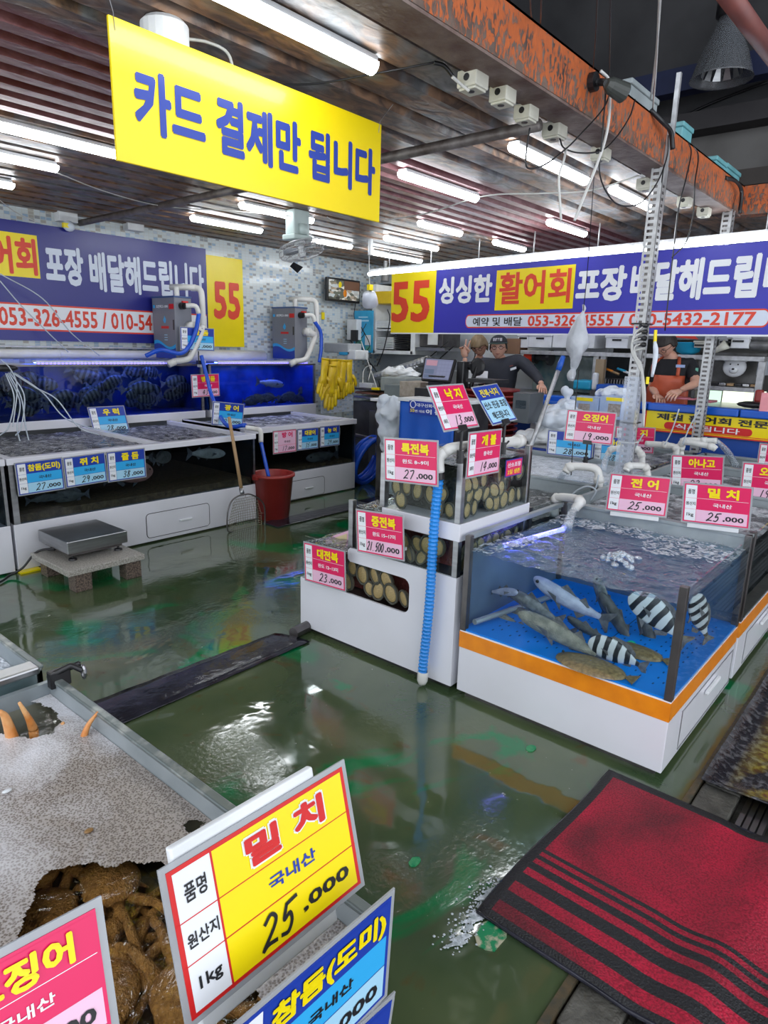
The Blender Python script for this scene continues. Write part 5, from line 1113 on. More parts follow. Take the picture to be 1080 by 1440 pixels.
for (px, py) in ((840, 912), (888, 908)):
    p = at_x(px, py, 2.66 if px < 860 else 2.8); mb = MB(); mb.tube([p+V((0, .018*math.cos(a), .018*math.sin(a))) for a in [2*PI*k/12 for k in range(12)]], .007, 6, closed=True); one('green_ring', 'small green ring just %s of the low striped fish' % ('left' if px < 860 else 'right'), 'ring', mb, pm('ring_green_%d' % px, (.0, .45, .25), .4), group='green rings in the near tank', smooth=True)
tank_args = [('second tank behind the near one, pink signs clipped to its rim', 3.455, 4.40, .615, 1.565), ('third tank beyond the first slotted post, at the right edge', 4.46, 5.40, .615, 1.565), ('fourth tank by the second slotted post', 5.46, 6.05, .615, 1.565)]
for a in tank_args: glass_tank(*a, .335, .785, inner=darkin, floor_mm=darkin, handle=True)
for x0, x1, m_, z in ((3.47, 4.38, foam_mix, .73), (4.48, 5.38, foam_mix, .73), (5.48, 6.03, water_dark, .72)):
    wsurf('tank_water', 'churned water in the right-hand tanks beyond the near one', x0, x1, .63, 1.55, z, m_, group='water in the far right tanks')
for lb, x0, x1, y0, y1 in (('dark open tank directly behind the abalone tower', 3.12, 3.98, 1.62, 2.65), ('wide frothing tank below the blue 28,000 signs', 4.04, 5.0, 1.62, 2.75), ('farther frothing tank behind the first slotted post', 5.06, 6.05, 1.62, 2.75)):
    glass_tank(lb, x0, x1, y0, y1, .335, .785, band=False, inner=darkin, floor_mm=darkin)
wsurf('tank_water', 'dark rippling water right behind the abalone tower', 3.13, 3.96, 1.63, 2.64, .70, foam_dark)
wsurf('tank_water', 'white frothing water in the wide tank under the blue signs', 4.05, 4.98, 1.63, 2.74, .755, foam_white)
wsurf('tank_water', 'grey frothing water behind the first slotted post', 5.07, 6.03, 1.63, 2.74, .755, foam_mix)
# white U-shaped feed pipes hooked over the rims, water falling from their mouths
def feed(label, pts, r=.024, fall=None, flen=.16, fw=.022):
    t = thing('feed_pipe', label, 'pipe', pts[-1], 'white water feed pipes over the right tanks')
    mb = MB(); mb.tube(spline(pts, 6), r, 12); mb.build('pipe', pvc, t, smooth=True)
    for k in (1, len(pts)-2):
        mb = MB(); d = (V(pts[k+1 if k+1 < len(pts) else k])-V(pts[k-1])).normalized()*.02; mb.cyl(V(pts[k])-d, V(pts[k])+d, r*1.22, 12); mb.build('joint', pvc, t, smooth=True)
    if fall:
        p = V(pts[0]); e = V(fall); mid = p.lerp(e, .5)+V((0, 0, .02)); mb = MB(); mb.tube(spline([p, mid, e], 6), [fw*(.8+.5*k/12) for k in range(13)], 8); o = mb.build('falling_water', water_film, smooth=True); tag(o, 'clear water falling from the '+label, 'water', kind='stuff')
pz = lambda px, py, x: at_x(px, py, x)
feed('white pipe bend feeding the near fish tank at its left rear corner', [at_x(808, 716, 3.28), at_x(815, 705, 3.30), at_x(800, 700, 3.36), at_x(782, 702, 3.40), at_x(780, 725, 3.42)], .024, at_z(797, 742, .72))
feed('white pipe bend pouring into the dark tank behind the tower', [at_x(795, 664, 3.95), at_x(801, 657, 3.97), at_x(815, 656, 4.0), at_x(838, 660, 4.03), at_x(842, 675, 4.03), at_x(842, 700, 4.03)], .026, at_z(780, 690, .70))
feed('white pipe bend left of the first post above the blue signs', [at_x(854, 640, 4.9), at_x(860, 632, 4.9), at_x(872, 631, 4.9), at_x(884, 634, 4.9)], .022, at_z(848, 662, .76))
feed('white pipe bend right of the first post foot', [at_x(880, 634, 4.8), at_x(895, 632, 4.8), at_x(902, 640, 4.8), at_x(903, 655, 4.8)], .022)
feed('low white pipe bend behind the 25,000 sign', [at_x(880, 662, 4.3), at_x(884, 656, 4.32), at_x(898, 655, 4.35), at_x(908, 658, 4.38), at_x(912, 675, 4.38)], .022)
feed('long white pipe under the yellow counter board', [at_x(908, 624, 5.35), at_x(935, 626, 5.35), at_x(950, 630, 5.35), at_x(950, 645, 5.35)], .024)
feed('white pipe bend crossing the foot of the second post', [at_x(1007, 632, 5.3), at_x(1000, 628, 5.3), at_x(965, 622, 5.35), at_x(958, 630, 5.4), at_x(958, 645, 5.4)], .022)
feed('straight white pipe pouring an arc of water by the second post', [at_x(1008, 620, 5.5), at_x(990, 620, 5.5), at_x(962, 620, 5.5), at_x(955, 632, 5.5)], .024, at_z(1035, 655, .74))
for k, (pl, x) in enumerate([([(830,705),(838,690),(825,684),(808,692),(800,705)], 3.5), ([(842,668),(836,690),(822,705)], 3.9), ([(905,610),(885,640),(850,670)], 4.6), ([(955,575),(945,605),(935,625)], 5.3), ([(985,575),(970,600),(960,625)], 5.3)]):
    mb = MB(); mb.tube(spline([at_x(*q, x) for q in pl], 8), .005, 6); one('air_tube', '%s thin clear air tube from the left among the right-hand tanks' % ORD[k], 'air tube', mb, airtube, group='air tubes at the right tanks', smooth=True)
# slotted posts
def slotted_post(label, x, y, z0, z1, w_=.062):
    t = thing('slotted_post', label, 'post', (x, y, z0)); n = int((z1-z0)/.036); mb = MB(); s0, s1 = .013, .049; f = .0025
    for sd in (0, 1):   # two flanges of the angle: one faces -x, one faces -y
        def bxx(a0, a1, za, zb):
            if sd == 0: mb.box(x, x+f, y-a1, y-a0, za, zb)
            else: mb.box(x+a0, x+a1, y-w_, y-w_+f, za, zb)
        bxx(0, s0, z0, z1); bxx(s1, w_, z0, z1)
        for k in range(n):
            za = z0+k*(z1-z0)/n; bxx(s0, s1, za, za+.019)
    mb.build('slotted_angle', galv, t)
    mb = MB(); mb.box(x+f, x+.02, y-w_+f, y-.002, z0, z1) if False else mb.box(x+w_-.003, x+w_, y-w_, y, z0, z1); mb.build('rear_strip', steel_dark, t)
    return t
p1 = slotted_post('tall slotted steel post at the tank corner, hung with tubes and nozzles', 4.40, 1.665, .79, 2.70, .075)
p2 = slotted_post('second slotted steel post further back, with cables inside it', 5.98, 1.665, .79, 2.70, .075)
mb = MB(); mb.box(4.40, 4.46, 1.588, 1.598, 2.60, 2.92); mb.box(4.44, 4.465, 1.572, 1.597, 2.86, 3.20); mb.build('upper_rail', galv, p1)
mb = MB(); mb.box(4.33, 4.392, 1.57, 1.66, .80, 1.45); mb.build('clear_wrap', acryl, p1)
for z in (1.15, 1.02, 1.78): mb = MB(); mb.tube([(4.385, 1.675, z), (4.49, 1.675, z), (4.49, 1.58, z), (4.385, 1.58, z)], .005, 6, closed=True); mb.build('cable_tie', black if z > 1.1 else cable_w, p1)
for k in range(4):
    z = at_x(910, 458+k*9, 4.39).z; mb = MB(); mb.cyl((4.40, 1.62, z), (4.345, 1.57, z), .012, 10); mb.cyl((4.35, 1.58, z), (4.335, 1.56, z), .015, 10); one('tube_nozzle', 'black tube fitting on the first post, %s from the top' % ORD[k], 'fitting', mb, black, group='black fittings on the first post', smooth=True)
for k in range(5):
    mb = MB(); x = 4.36; mb.tube(spline([at_x(907, 458+8*k, x), at_x(893-2*(k % 3), 470+6*k, x), at_x(888+2*k, 492+3*k, x), at_x(898+k, 515, x), at_x(903+k, 530+6*k, x), at_x(905, 600, x)], 6), .006, 6)
    one('air_tube', '%s white air tube looping off the first slotted post, counted from the top' % ORD[k], 'air tube', mb, cable_w, group='white tubes on the first post', smooth=True)
one('yellow_tape', 'upper yellow tape wrapped on the tube bundle of the first post', 'tape', MB().tube([at_x(922, 464, 4.36), at_x(921, 482, 4.36)], .010, 6), I_yel); one('yellow_tape', 'lower yellow tape wrapped on the tube bundle of the first post', 'tape', MB().tube([at_x(911, 530, 4.36), at_x(910, 540, 4.36)], .010, 6), I_yel)
mb = MB(); mb.tube(spline([at_x(921, 480, 4.34), at_x(922, 500, 4.34), at_x(917, 530, 4.34)], 5), [.008, .012, .015, .016, .016, .016, .015, .014, .012, .01, .008], 8); one('tube_bundle', 'white rag-like bundle of tubes tied beside the first post', 'tubes', mb, plasticbag, smooth=True)
# pole with blue grip, leaning
t = thing('net_pole', 'grey pole with a blue grip leaning over the far tanks', 'pole', at_x(740, 640, 4.9)); a, b, c = at_x(742, 640, 4.8), at_x(785, 521, 5.4), at_x(792, 501, 5.45)
mb = MB(); mb.cyl(a, b, .018, 12); mb.build('shaft', galv, t, smooth=True); mb = MB(); mb.tube([b, b.lerp(c, .5), c], [.024, .026, .020], 12); mb.build('grip', blueplastic, t, smooth=True)
# hanging bag tied to a line
t = thing('hanging_bag', 'knotted white plastic bag hanging on a black line', 'bag', at_x(812, 520, 5.0))
mb = MB(); ln = [at_x(842, 170, 3.6), at_x(836, 240, 4.2), at_x(826, 380, 4.8), at_x(820, 440, 5.0)]; mb.tube(spline(ln, 8), .003, 5); mb.tube(spline([at_x(814, 520, 5.0), at_x(810, 560, 4.9), at_x(807, 600, 4.7), at_x(803, 668, 4.2)], 8), .004, 5); mb.build('line', cable_b, t)
mb = MB(); mb.lathe([(.003, .02), (.012, -.01), (.014, -.03), (.03, -.07), (.055, -.14), (.085, -.24), (.088, -.29), (.06, -.35), (.04, -.40), (.022, -.45), (.016, -.47), (.038, -.50), (.042, -.53), (.015, -.55)], at_x(819, 432, 5.0), 18)
c = at_x(819, 432, 5.0); mb.v = [V((p.x+.012*math.sin(p.z*40+p.y*60), p.y+.016*math.sin(p.z*33+p.x*50)+(c.z-p.z)*.06, p.z)) for p in mb.v]; mb.build('bag', pm('grey_bag', (.50,.52,.56), .4, var=(.38,.40,.44), vs=9, bump=.8, bs=18), t, smooth=True)
for o_ in [x for x in COL.objects if x.name == 'bag' and x.parent == t]: o_.modifiers.new('c', 'SUBSURF').render_levels = 1; d_ = o_.modifiers.new('d', 'DISPLACE'); tx = bpy.data.textures.new('crumple', 'CLOUDS'); tx.noise_scale = .05; d_.texture = tx; d_.strength = .025; d_.mid_level = .5

# ================================================================ FRONT CRAB TANK
brown_in = pm('crab_tank_inside', (.055, .035, .015), .6, var=(.10, .06, .025), vs=9, bump=.4)
def front_tank(label, y0, y1, inner):
    t = thing('crab_tank', label, 'tank', (0, (y0+y1)/2, 0)); x0, x1 = -.75, .625
    mb = MB(); mb.box(x0, x1, y0, y1, .02, .42); mb.build('cabinet', white, t, bevel=.003)
    mb = MB(); mb.box(x1-.014, x1, y0, y1, .42, .78); mb.box(x0, x0+.014, y0, y1, .42, .78); mb.box(x0, x1, y0, y0+.014, .42, .775); mb.box(x0, x1, y1-.014, y1, .42, .77); mb.build('steel_wall', greyrim, t)
    mb = MB(); mb.box(x1-.016, x1+.004, y0-.002, y1, .776, .786); mb.box(x0, x1, y0-.004, y0+.016, .771, .781); mb.build('steel_rim', MT.get('rim_dark') or pm('rim_dark', (.16, .19, .19), .35, .4, var=(.38, .40, .38), vs=22, lo=.5, hi=.7), t, bevel=.003)
    mb = MB(); mb.box(x0+.02, x1-.016, y0+.016, y1-.016, .42, .47); mb.build('bed', inner, t)
    return t
front_tank('front crab tank full of brown froth, nearest the camera', .505, 1.60, brown_in)
front_tank('second front tank of clear bluish water past the black clamps', 1.66, 2.15, pm('pale_blue_in', (.35, .42, .50), .4))
hp = [at_z(*q, .735) for q in [(50,1258),(56,1236),(78,1224),(130,1216),(150,1222),(175,1214),(222,1216),(330,1235),(420,1700),(-100,1800),(20,1330)]]
hp2 = [at_z(*q, .735) for q in [(-20,990),(20,985),(50,988),(78,1000),(84,1018),(75,1032),(40,1040),(-20,1030)]]
hp3 = [at_z(*q, .735) for q in [(255,1162),(268,1156),(290,1157),(282,1168),(262,1172)]]
def inside(x, y, poly):
    c = False; j = len(poly)-1
    for i in range(len(poly)):
        if (poly[i].y > y) != (poly[j].y > y) and x < (poly[j].x-poly[i].x)*(y-poly[i].y)/(poly[j].y-poly[i].y)+poly[i].x: c = not c
        j = i
    return c
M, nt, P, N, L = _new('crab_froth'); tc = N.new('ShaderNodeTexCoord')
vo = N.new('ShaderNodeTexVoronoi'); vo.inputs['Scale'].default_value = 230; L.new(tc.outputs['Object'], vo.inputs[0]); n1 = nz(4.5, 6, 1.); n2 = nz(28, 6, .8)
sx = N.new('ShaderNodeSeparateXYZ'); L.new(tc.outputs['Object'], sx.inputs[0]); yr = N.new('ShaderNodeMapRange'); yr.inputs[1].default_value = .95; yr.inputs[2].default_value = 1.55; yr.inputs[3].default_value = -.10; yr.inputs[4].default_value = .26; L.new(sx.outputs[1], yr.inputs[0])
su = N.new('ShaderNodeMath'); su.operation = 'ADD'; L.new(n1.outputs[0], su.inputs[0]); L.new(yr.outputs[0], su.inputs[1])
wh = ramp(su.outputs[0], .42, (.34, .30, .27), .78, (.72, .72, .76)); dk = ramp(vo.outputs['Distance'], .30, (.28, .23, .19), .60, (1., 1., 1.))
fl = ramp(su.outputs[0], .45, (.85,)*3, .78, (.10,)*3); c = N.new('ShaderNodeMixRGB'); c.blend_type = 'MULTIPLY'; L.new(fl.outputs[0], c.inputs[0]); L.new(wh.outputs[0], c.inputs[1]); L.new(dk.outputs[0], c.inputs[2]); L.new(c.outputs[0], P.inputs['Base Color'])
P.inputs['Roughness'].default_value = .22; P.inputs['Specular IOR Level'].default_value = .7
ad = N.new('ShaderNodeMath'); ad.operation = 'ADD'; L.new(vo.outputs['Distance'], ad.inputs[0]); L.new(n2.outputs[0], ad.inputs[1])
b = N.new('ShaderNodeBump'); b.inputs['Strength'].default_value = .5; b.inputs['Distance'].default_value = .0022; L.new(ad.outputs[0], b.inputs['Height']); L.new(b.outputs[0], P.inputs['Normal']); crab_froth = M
def holef(x, y):
    xx, yy = x+.0025*math.sin(y*160)+.001*math.sin(y*610), y+.0025*math.sin(x*190)+.001*math.sin(x*520); return inside(xx, yy, hp) or inside(xx, yy, hp2) or inside(xx, yy, hp3)
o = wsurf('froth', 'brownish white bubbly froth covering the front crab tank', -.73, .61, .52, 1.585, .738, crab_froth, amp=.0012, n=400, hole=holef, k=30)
wsurf('tank_water', 'clear brown water under the froth of the front crab tank', -.73, .61, .52, 1.585, .728, clear('crab_water', (.95, .88, .72), 1.33, .03, bump=.3, bs=14), amp=.0015, n=40)
wsurf('tank_water', 'pale bluish water in the second front tank', -.73, .61, 1.68, 2.13, .73, foam_white, amp=.002)
mb = MB(); mb.box(-.72, .60, 1.612, 1.620, .42, .80); mb.box(-.72, .60, 1.640, 1.648, .42, .80); one('glass_divider', 'pair of glass panes between the two front tanks', 'glass', mb, glass)
mb = MB(); mb.box(.50, .60, 1.604, 1.656, .79, .81); one('pane_clip', 'steel clip over the glass panes between the front tanks', 'clip', mb, steel, bevel=.005)
t = thing('spring_clamp', 'black spring clamp on the rim corner of the front crab tank', 'clamp', (.62, 1.55, .78)); mb = MB(); mb.box(.60, .65, 1.55, 1.572, .765, .808); mb.tube([(.61, 1.56, .80), (.65, 1.545, .815), (.67, 1.53, .80)], .008, 8); mb.tube([(.64, 1.565, .80), (.675, 1.55, .81)], .008, 8); mb.build('jaw', black, t, bevel=.003)
mb = MB(); mb.tube([(.672, 1.53+.009*math.cos(a), .795+.016*math.sin(a)) for a in [2*PI*k/10 for k in range(10)]], .004, 5, closed=True); mb.build('ring', steel, t)
crab('brown snow crab under clear water between the two front signs', (.335, .80, .655), .17, .6, crab_m)
crab('brown crab with broad claw just below the gap in the froth', (.42, .70, .66), .17, -1.9, crab_m)
crab('brown crab partly under the froth edge at the gap', (.38, .93, .64), .17, 2.4, crab_m)
crab('brown crab filling the top of the gap in the froth', (.44, .98, .67), .16, 1.2, crab_m)
crab('brown crab at the left end of the gap in the froth', (.34, .99, .66), .17, 4.2, crab_m)
crab('brown crab lying deepest behind the pink front sign', (.24, .86, .64), .18, 3.6, crab_m)
crab('brown crab beside the yellow front sign under water', (.50, .80, .63), .16, .2, crab_m)
# orange legs breaking the froth
for k, (pts, r_) in enumerate([([(0,1010),(-8,985),(-2,970)], 0), ([(18,1040),(8,1010),(0,1000)], .014), ([(47,1026),(40,1010),(27,988)], .011), ([(116,1042),(124,1020),(138,1001)], .009), ([(86,1024),(88,1019),(89,1016)], .009)]):
    if not r_: continue
    a = at_z(*pts[0], .725); rise = [0, .035, .065] if k != 4 else [0, .006, .010]; P3 = [a]+[at_y(*pts[i], a.y-.005*i) for i in (1, 2)]
    t = thing('buried_crab', ['', 'crab buried in froth showing one thick orange leg at the left edge', 'crab buried in froth, its curved orange leg beside the clear patch', 'crab buried in froth, its slender orange leg tip nearest the rim', 'crab buried in froth, only a tiny orange tip showing'][k], 'crab', a)
    mb = MB(); q = spline(P3, 6); mb.tube(q, [r_*(1-.75*i/len(q)) for i in range(len(q))], 8); mb.build('leg', crab_o, t, smooth=True)
    mb = MB(); mb.tube([a+V((0,0,-.05)), a], [r_*.9, r_], 8); mb.build('leg_base', crab_o, t, smooth=True)
mb = MB(); p = at_z(323, 1140-22, .738) if False else at_z(125, 1168, .741); mb.ell(p, (.009, .006, .003), 8, 5); one('shell_scrap', 'small brown scrap floating on the froth', 'scrap', mb, crab_m, smooth=True)
mb = MB(); p = at_z(10, 1112, .741); mb.ell(p, (.010, .006, .003), 8, 5); one('shell_scrap', 'pale scrap floating on the froth at the left edge', 'scrap', mb, whitepl, smooth=True)

# ================================================================ OVERHEAD FITTINGS
jb = [(665,115,.12,'first junction box from the left below the rusty beam, wires at its side'), (707,135,.11,'second junction box from the left below the rusty beam'), (740,160,.11,'third junction box from the left, black plug hanging from it'), (780,185,.12,'fourth junction box from the left below the beam'),
      (845,217,.11,'junction box behind the long white cable loops'), (908,260,.12,'junction box left of the first slotted post top'), (963,284,.11,'junction box right of the first slotted post top'), (990,298,.11,'last junction box before the second slotted post')]
for px, py, s_, lb in jb:
    s_ *= .80; p = at_z(px, py, 2.665); t = thing('junction_box', lb, 'junction box', (p.x, p.y, 2.60), 'cream junction boxes below the beam')
    mb = MB(); mb.box(p.x-s_/2, p.x+s_/2, p.y-s_/2, p.y+s_/2, 2.635, 2.70); mb.build('box', cream, t, bevel=.006)
    mb = MB(); mb.box(p.x-s_*.42, p.x+s_*.42, p.y-s_*.42, p.y+s_*.42, 2.626, 2.636); mb.build('socket_face', cream, t, bevel=.003)
    mb = MB(); mb.cyl((p.x-s_/2-.002, p.y, 2.67), (p.x-s_/2+.004, p.y, 2.67), .014, 12); mb.build('hole', black, t); mb = MB(); mb.cyl((p.x-.01, p.y, 2.624), (p.x-.01, p.y, 2.627), .015, 12); mb.build('hole', black, t)
    mb = MB(); mb.box(p.x-s_/2-.01, p.x+s_/2+.01, p.y-.015, p.y+.015, 2.70, CZ+.02); mb.build('strap', galv, t)
for px, py, lb in ((95, 305, 'white junction box over the wall banner, yellow tape under it'), (190, 318, 'small white box on the wall above the banner')):
    p = at_y(px, py, 6.62); t = thing('wall_box', lb, 'junction box', (p.x, 6.62, p.z-.05)); mb = MB(); mb.box(p.x-.09, p.x+.09, 6.6, 6.7, p.z-.045, p.z+.05); mb.build('box', whitepl, t, bevel=.005)
    if px < 100: mb = MB(); mb.ell((p.x, 6.61, p.z-.08), (.06, .03, .05), 8, 6); mb.build('taped_joint', plasticbag, t, smooth=True); mb = MB(); mb.box(p.x-.06, p.x-.01, 6.585, 6.62, p.z-.10, p.z-.06); mb.build('tape', I_yel, t)
def wire(label, pts, r=.004, m_=cable_b, grp='cables around the rusty beam', n=8): mb = MB(); mb.tube(spline(pts, n), r, 6); return one('cable', label, 'cable', mb, m_, grp, smooth=True)
q = lambda px, py, y: at_y(px, py, y)
wire('black cable sagging across from the lamp to the first junction box', [at_z(360,118,2.70), at_z(440,118,2.68), at_z(530,103,2.70), at_z(610,88,2.71)])
wire('thick dark cable ending at the first junction box', [at_z(610,88,2.71), at_z(625,93,2.70), at_z(640,112,2.66)], .008)
wire('white cable tail joining the first junction box', [at_z(636,108,2.66), at_z(650,120,2.64), at_z(660,128,2.62)], .007, cable_w)
wire('black cable drooping between junction boxes to the first lamp beside the beam', [q(745,180,1.62), q(740,215,1.62), q(742,236,1.62), q(765,232,1.6), q(795,210,1.58), q(820,185,1.56), q(850,150,1.56), q(862,115,1.56)])
wire('black cable looping under the box and up to the grey box', [q(787,195,1.7), q(793,208,1.66), q(815,215,1.6), q(845,212,1.57), q(865,195,1.57), q(885,165,1.57), q(893,140,1.57)])
wire('long white cable hanging in front of the beam', [q(858,134,1.55), q(856,170,1.5), q(850,200,1.5), q(838,235,1.5), q(820,280,1.5), q(808,310,1.5)], .007, cable_w)
wire('shorter white cable hanging beside the bright lamp', [q(796,210,1.6), q(793,225,1.55), q(786,250,1.55), q(788,290,1.55), q(789,310,1.55)], .006, cable_w)
wire('white cable hooked over the beam above the flood lamp', [q(845,100,1.55), q(856,112,1.54), q(859,134,1.54)], .008, cable_w)
wire('black cable running down left of the first post', [q(940,190,1.5), q(938,220,1.5), q(925,255,1.5), q(905,282,1.5), q(885,290,1.5), q(865,285,1.5), q(850,265,1.5), q(843,240,1.5), q(845,215,1.5), q(848,180,1.5), q(852,125,1.52)])
wire('black cable running down right of the first post', [q(968,200,1.55), q(972,215,1.55), q(965,250,1.5), q(955,290,1.5), q(950,330,1.5), q(945,370,1.5), q(935,465,1.5)])
wire('thin black cable beside the first post reaching the hanging banner', [q(975,205,1.55), q(982,220,1.55), q(977,260,1.5), q(975,300,1.5), q(965,340,1.5), q(945,362,1.5)])
wire('thick black cables arching over the beam at the first post', [at_y(915,155,1.6), at_y(930,170,1.56), at_y(943,185,1.55), at_y(946,210,1.54)], .014)
wire('thick black cables arching over the beam at the second post', [at_y(1020,250,1.6), at_y(1035,255,1.56), at_y(1043,270,1.55), at_y(1040,300,1.54)], .014)
for k, (xa, ya, xb, yb_) in enumerate([(745,0,748,25), (762,-5,760,35), (842,-5,834,100), (859,10,857,105), (932,-5,915,140), (928,20,918,155)]):
    wire('%s thin line from the left dropping in the dark hall behind the beam' % ORD[k], [at_y(xa, ya-40, 1.2), at_y((xa+xb)/2, (ya+yb_)/2, 1.4), at_y(xb, yb_, 1.62)], .003 if k < 4 else .005, cable_b if k < 4 else cable_w, 'thin lines hanging in the dark hall')
wire('grey wire strung across the lamps right of the yellow sign', [at_z(540,310,2.68), at_z(600,300,2.66), at_z(680,276,2.66), at_z(760,272,2.66), at_z(830,268,2.66), at_z(898,247,2.68)], .005, cable_w, 'wires on the ceiling')
wire('grey wire running from the left lamp along the ceiling', [at_z(80,243,2.68), at_z(150,270,2.66), at_z(230,290,2.66), at_z(330,297,2.66), at_z(420,305,2.66)], .004, cable_w, 'wires on the ceiling')
wire('thin wire sagging at the top left corner of the wall', [at_z(0,282,2.66), at_z(25,300,2.62), at_z(60,315,2.58)], .004, cable_w, 'wires on the ceiling')
wire('black cable crossing the dark hall wall', [at_x(905,195,9.17), at_x(990,150,9.17), at_x(1080,115,9.17)], .015)
# flood lamp on the beam
t = thing('flood_lamp', 'small dark flood lamp clamped to the rusty beam', 'lamp', at_y(836, 115, 1.59)); c = at_y(836, 115, 1.58)
mb = MB(); mb.cyl(c+V((0,.02,0)), c+V((0,-.01,0)), .042, 14); mb.cyl(c, c+V((.04,-.04,0)), .016, 10); mb.build('bracket', black, t)
c2 = at_y(858, 120, 1.48); c3 = c2+V((.07, -.04, -.02)); mb = MB(); mb.tube([c2+V((-.02,.01,.005)), c2, c3], [.022, .036, .045], 16, caps=True); mb.build('lamp_body', pm('lamp_dark', (.05,.055,.05), .4), t, smooth=False)
mb = MB(); mb.cyl(c3, c3+(c3-c2).normalized()*.006, .040, 16); mb.build('lamp_face', glass_dark, t)
mb = MB(); mb.tube([c+V((.02,-.02,0)), c2+V((-.02,.01,.005))], .015, 8); mb.build('swivel', black, t)
for px0, py0, px1, py1, y, m_, lb in ((876,112,913,150,1.72, pm('grey_box', (.30,.34,.35), .5), 'grey electrical box standing on the rusty beam'), (950,172,962,195,1.72, teal, 'teal box on the beam behind the first post'), (998,220,1011,240,1.72, teal, 'teal box on the beam, left of two near the second post'), (1013,230,1031,250,1.72, teal, 'teal box on the beam next to the second post')):
    a, b = at_y(px0, py0, y), at_y(px1, py1, y); t = thing('beam_box', lb, 'electrical box', (a.x, y, 2.915)); top = a.z
    mb = MB(); mb.box(a.x, b.x, y-.05, y+.1, 2.915, top-.03); mb.build('body', m_, t, bevel=.006); mb = MB(); mb.box(a.x-.008, b.x+.008, y-.058, y+.108, top-.03, top); mb.build('lid', m_, t, bevel=.006)
# high bay lamp and red pipe
t = thing('high_bay_lamp', 'unlit bell-shaped high bay lamp hanging in the dark hall', 'lamp', at_x(1030, 110, 8.2)); c = at_x(1014, 112, 8.2)
mb = MB(); mb.lathe([(.31, .0), (.30, .02), (.22, .26), (.12, .48), (.10, .56)], c, 24); mb.build('reflector', clear('lamp_reflector', (.55,.57,.6), 1.6, .2, dcol=(.25,.26,.28), dfac=.4), t, smooth=True, solid=.004)
mb = MB(); mb.lathe([(.10, .56), (.13, .58), (.13, .85), (.05, .9), (.02, .92), (.02, 3.4)], c, 16); mb.build('ballast_housing', black, t, smooth=True)
mb = MB()
for k in range(12): a = 2*PI*k/12; mb.add([c+V((.2*math.cos(a-.2), .2*math.sin(a-.2), .05)), c+V((.2*math.cos(a+.2), .2*math.sin(a+.2), .05)), c+V((.12*math.cos(a), .12*math.sin(a), .26))], [(0, 1, 2)])
mb.build('prism_facets', steel, t)
mb = MB(); mb.cyl(at_y(1000, -40, .9), at_y(1095, 90, .9), .036, 14); one('red_pipe', 'dull red pipe crossing the top right corner', 'pipe', mb, pm('dull_red', (.20, .06, .05), .5, var=(.14,.045,.04), vs=6), smooth=True)

# fans
def wall_fan(label, c, face, s=1.):
    """c: cage centre; face: direction the blades look; yoke rises from the cage to the ceiling"""
    t = thing('ceiling_fan', label, 'fan', c); f = V(face).normalized(); R = V((0,0,1)).rotation_difference(f).to_matrix(); c = V(c)
    w_ = lambda x, y, z: c+R @ V((x*s, y*s, z*s))
    mb = MB()
    for r_, z in ((.20, 0), (.19, .035), (.15, .055), (.19, -.04), (.13, -.06), (.06, -.07)): mb.tube([w_(r_*math.cos(a), r_*math.sin(a), z) for a in [2*PI*k/28 for k in range(28)]], .0028, 5, closed=True)
    for k in range(36):
        a = 2*PI*k/36; mb.tube([w_(rr_*math.cos(a), rr_*math.sin(a), z) for rr_, z in ((.05, .065), (.15, .055), (.19, .035), (.20, 0), (.19, -.04), (.13, -.06), (.05, -.07))], .0017, 4, caps=False)
    mb.build('cage', galv, t)
    for k in range(3):
        mb = MB(); n = 6; vs = []
        for i in range(n+1):
            r_ = .03+.14*i/n; a0 = 2*PI*k/3+.1; wd = .5*math.sin(PI*(.2+.75*i/n)); vs += [w_(r_*math.cos(a0-wd*.5), r_*math.sin(a0-wd*.5), -.018), w_(r_*math.cos(a0+wd), r_*math.sin(a0+wd), .018)]
        mb.add(vs, [(2*i, 2*i+1, 2*i+3, 2*i+2) for i in range(n)]); mb.build('blade', pm('fan_blade', (.35,.38,.42), .3) if 'fan_blade' not in MT else MT['fan_blade'], t, smooth=True, solid=.002)
    mb = MB(); mb.cyl(w_(0,0,-.03), w_(0,0,.06), .03*s, 14); mb.build('hub', whitepl, t); mb = MB(); mb.tube([w_(0,0,-.05), w_(0,0,-.10)], [.05*s, .04*s], 12); mb.build('motor', whitepl, t)
    return t
fc = at_y(424, 352, 4.6); wall_fan('pale caged fan hanging from the ceiling beyond the yellow sign', fc, (.1, -.25, -.96), 1.0)
t = thing('fan_mount', 'pale bracket body holding the caged fan to the ceiling', 'bracket', fc)
bw = fc+V((0, .04, .09)); 
fm = pm('fan_body', (.52,.62,.60), .4)
mb = MB(); mb.box(bw.x-.09, bw.x+.09, bw.y-.05, bw.y+.07, bw.z+.03, CZ); mb.build('body', fm, t, bevel=.012)
mb = MB(); mb.box(bw.x-.11, bw.x+.11, bw.y-.07, bw.y+.09, bw.z-.01, bw.z+.035); mb.build('skirt', fm, t, bevel=.01)
mb = MB(); mb.cyl((bw.x, bw.y-.055, bw.z+.04), (bw.x, bw.y-.055, bw.z+.12), .045, 14); mb.build('motor_cap', fm, t, smooth=True)
mb = MB(); a = at_y(418, 375, 4.6); mb.add([V(a)+V(p) for p in [(-.06,-.02,.03),(.05,-.02,-.0),(.02,.02,-.05),(-.05,.04,-.0)]], [(0,1,2,3)]); one('fan_tag', 'dark flap hanging under the caged fan', 'flap', mb, black, solid=.004)
c = at_y(232, 52, 2.42); t = thing('ceiling_fan', 'white fan motor partly hidden behind the top of the yellow sign', 'fan', c)
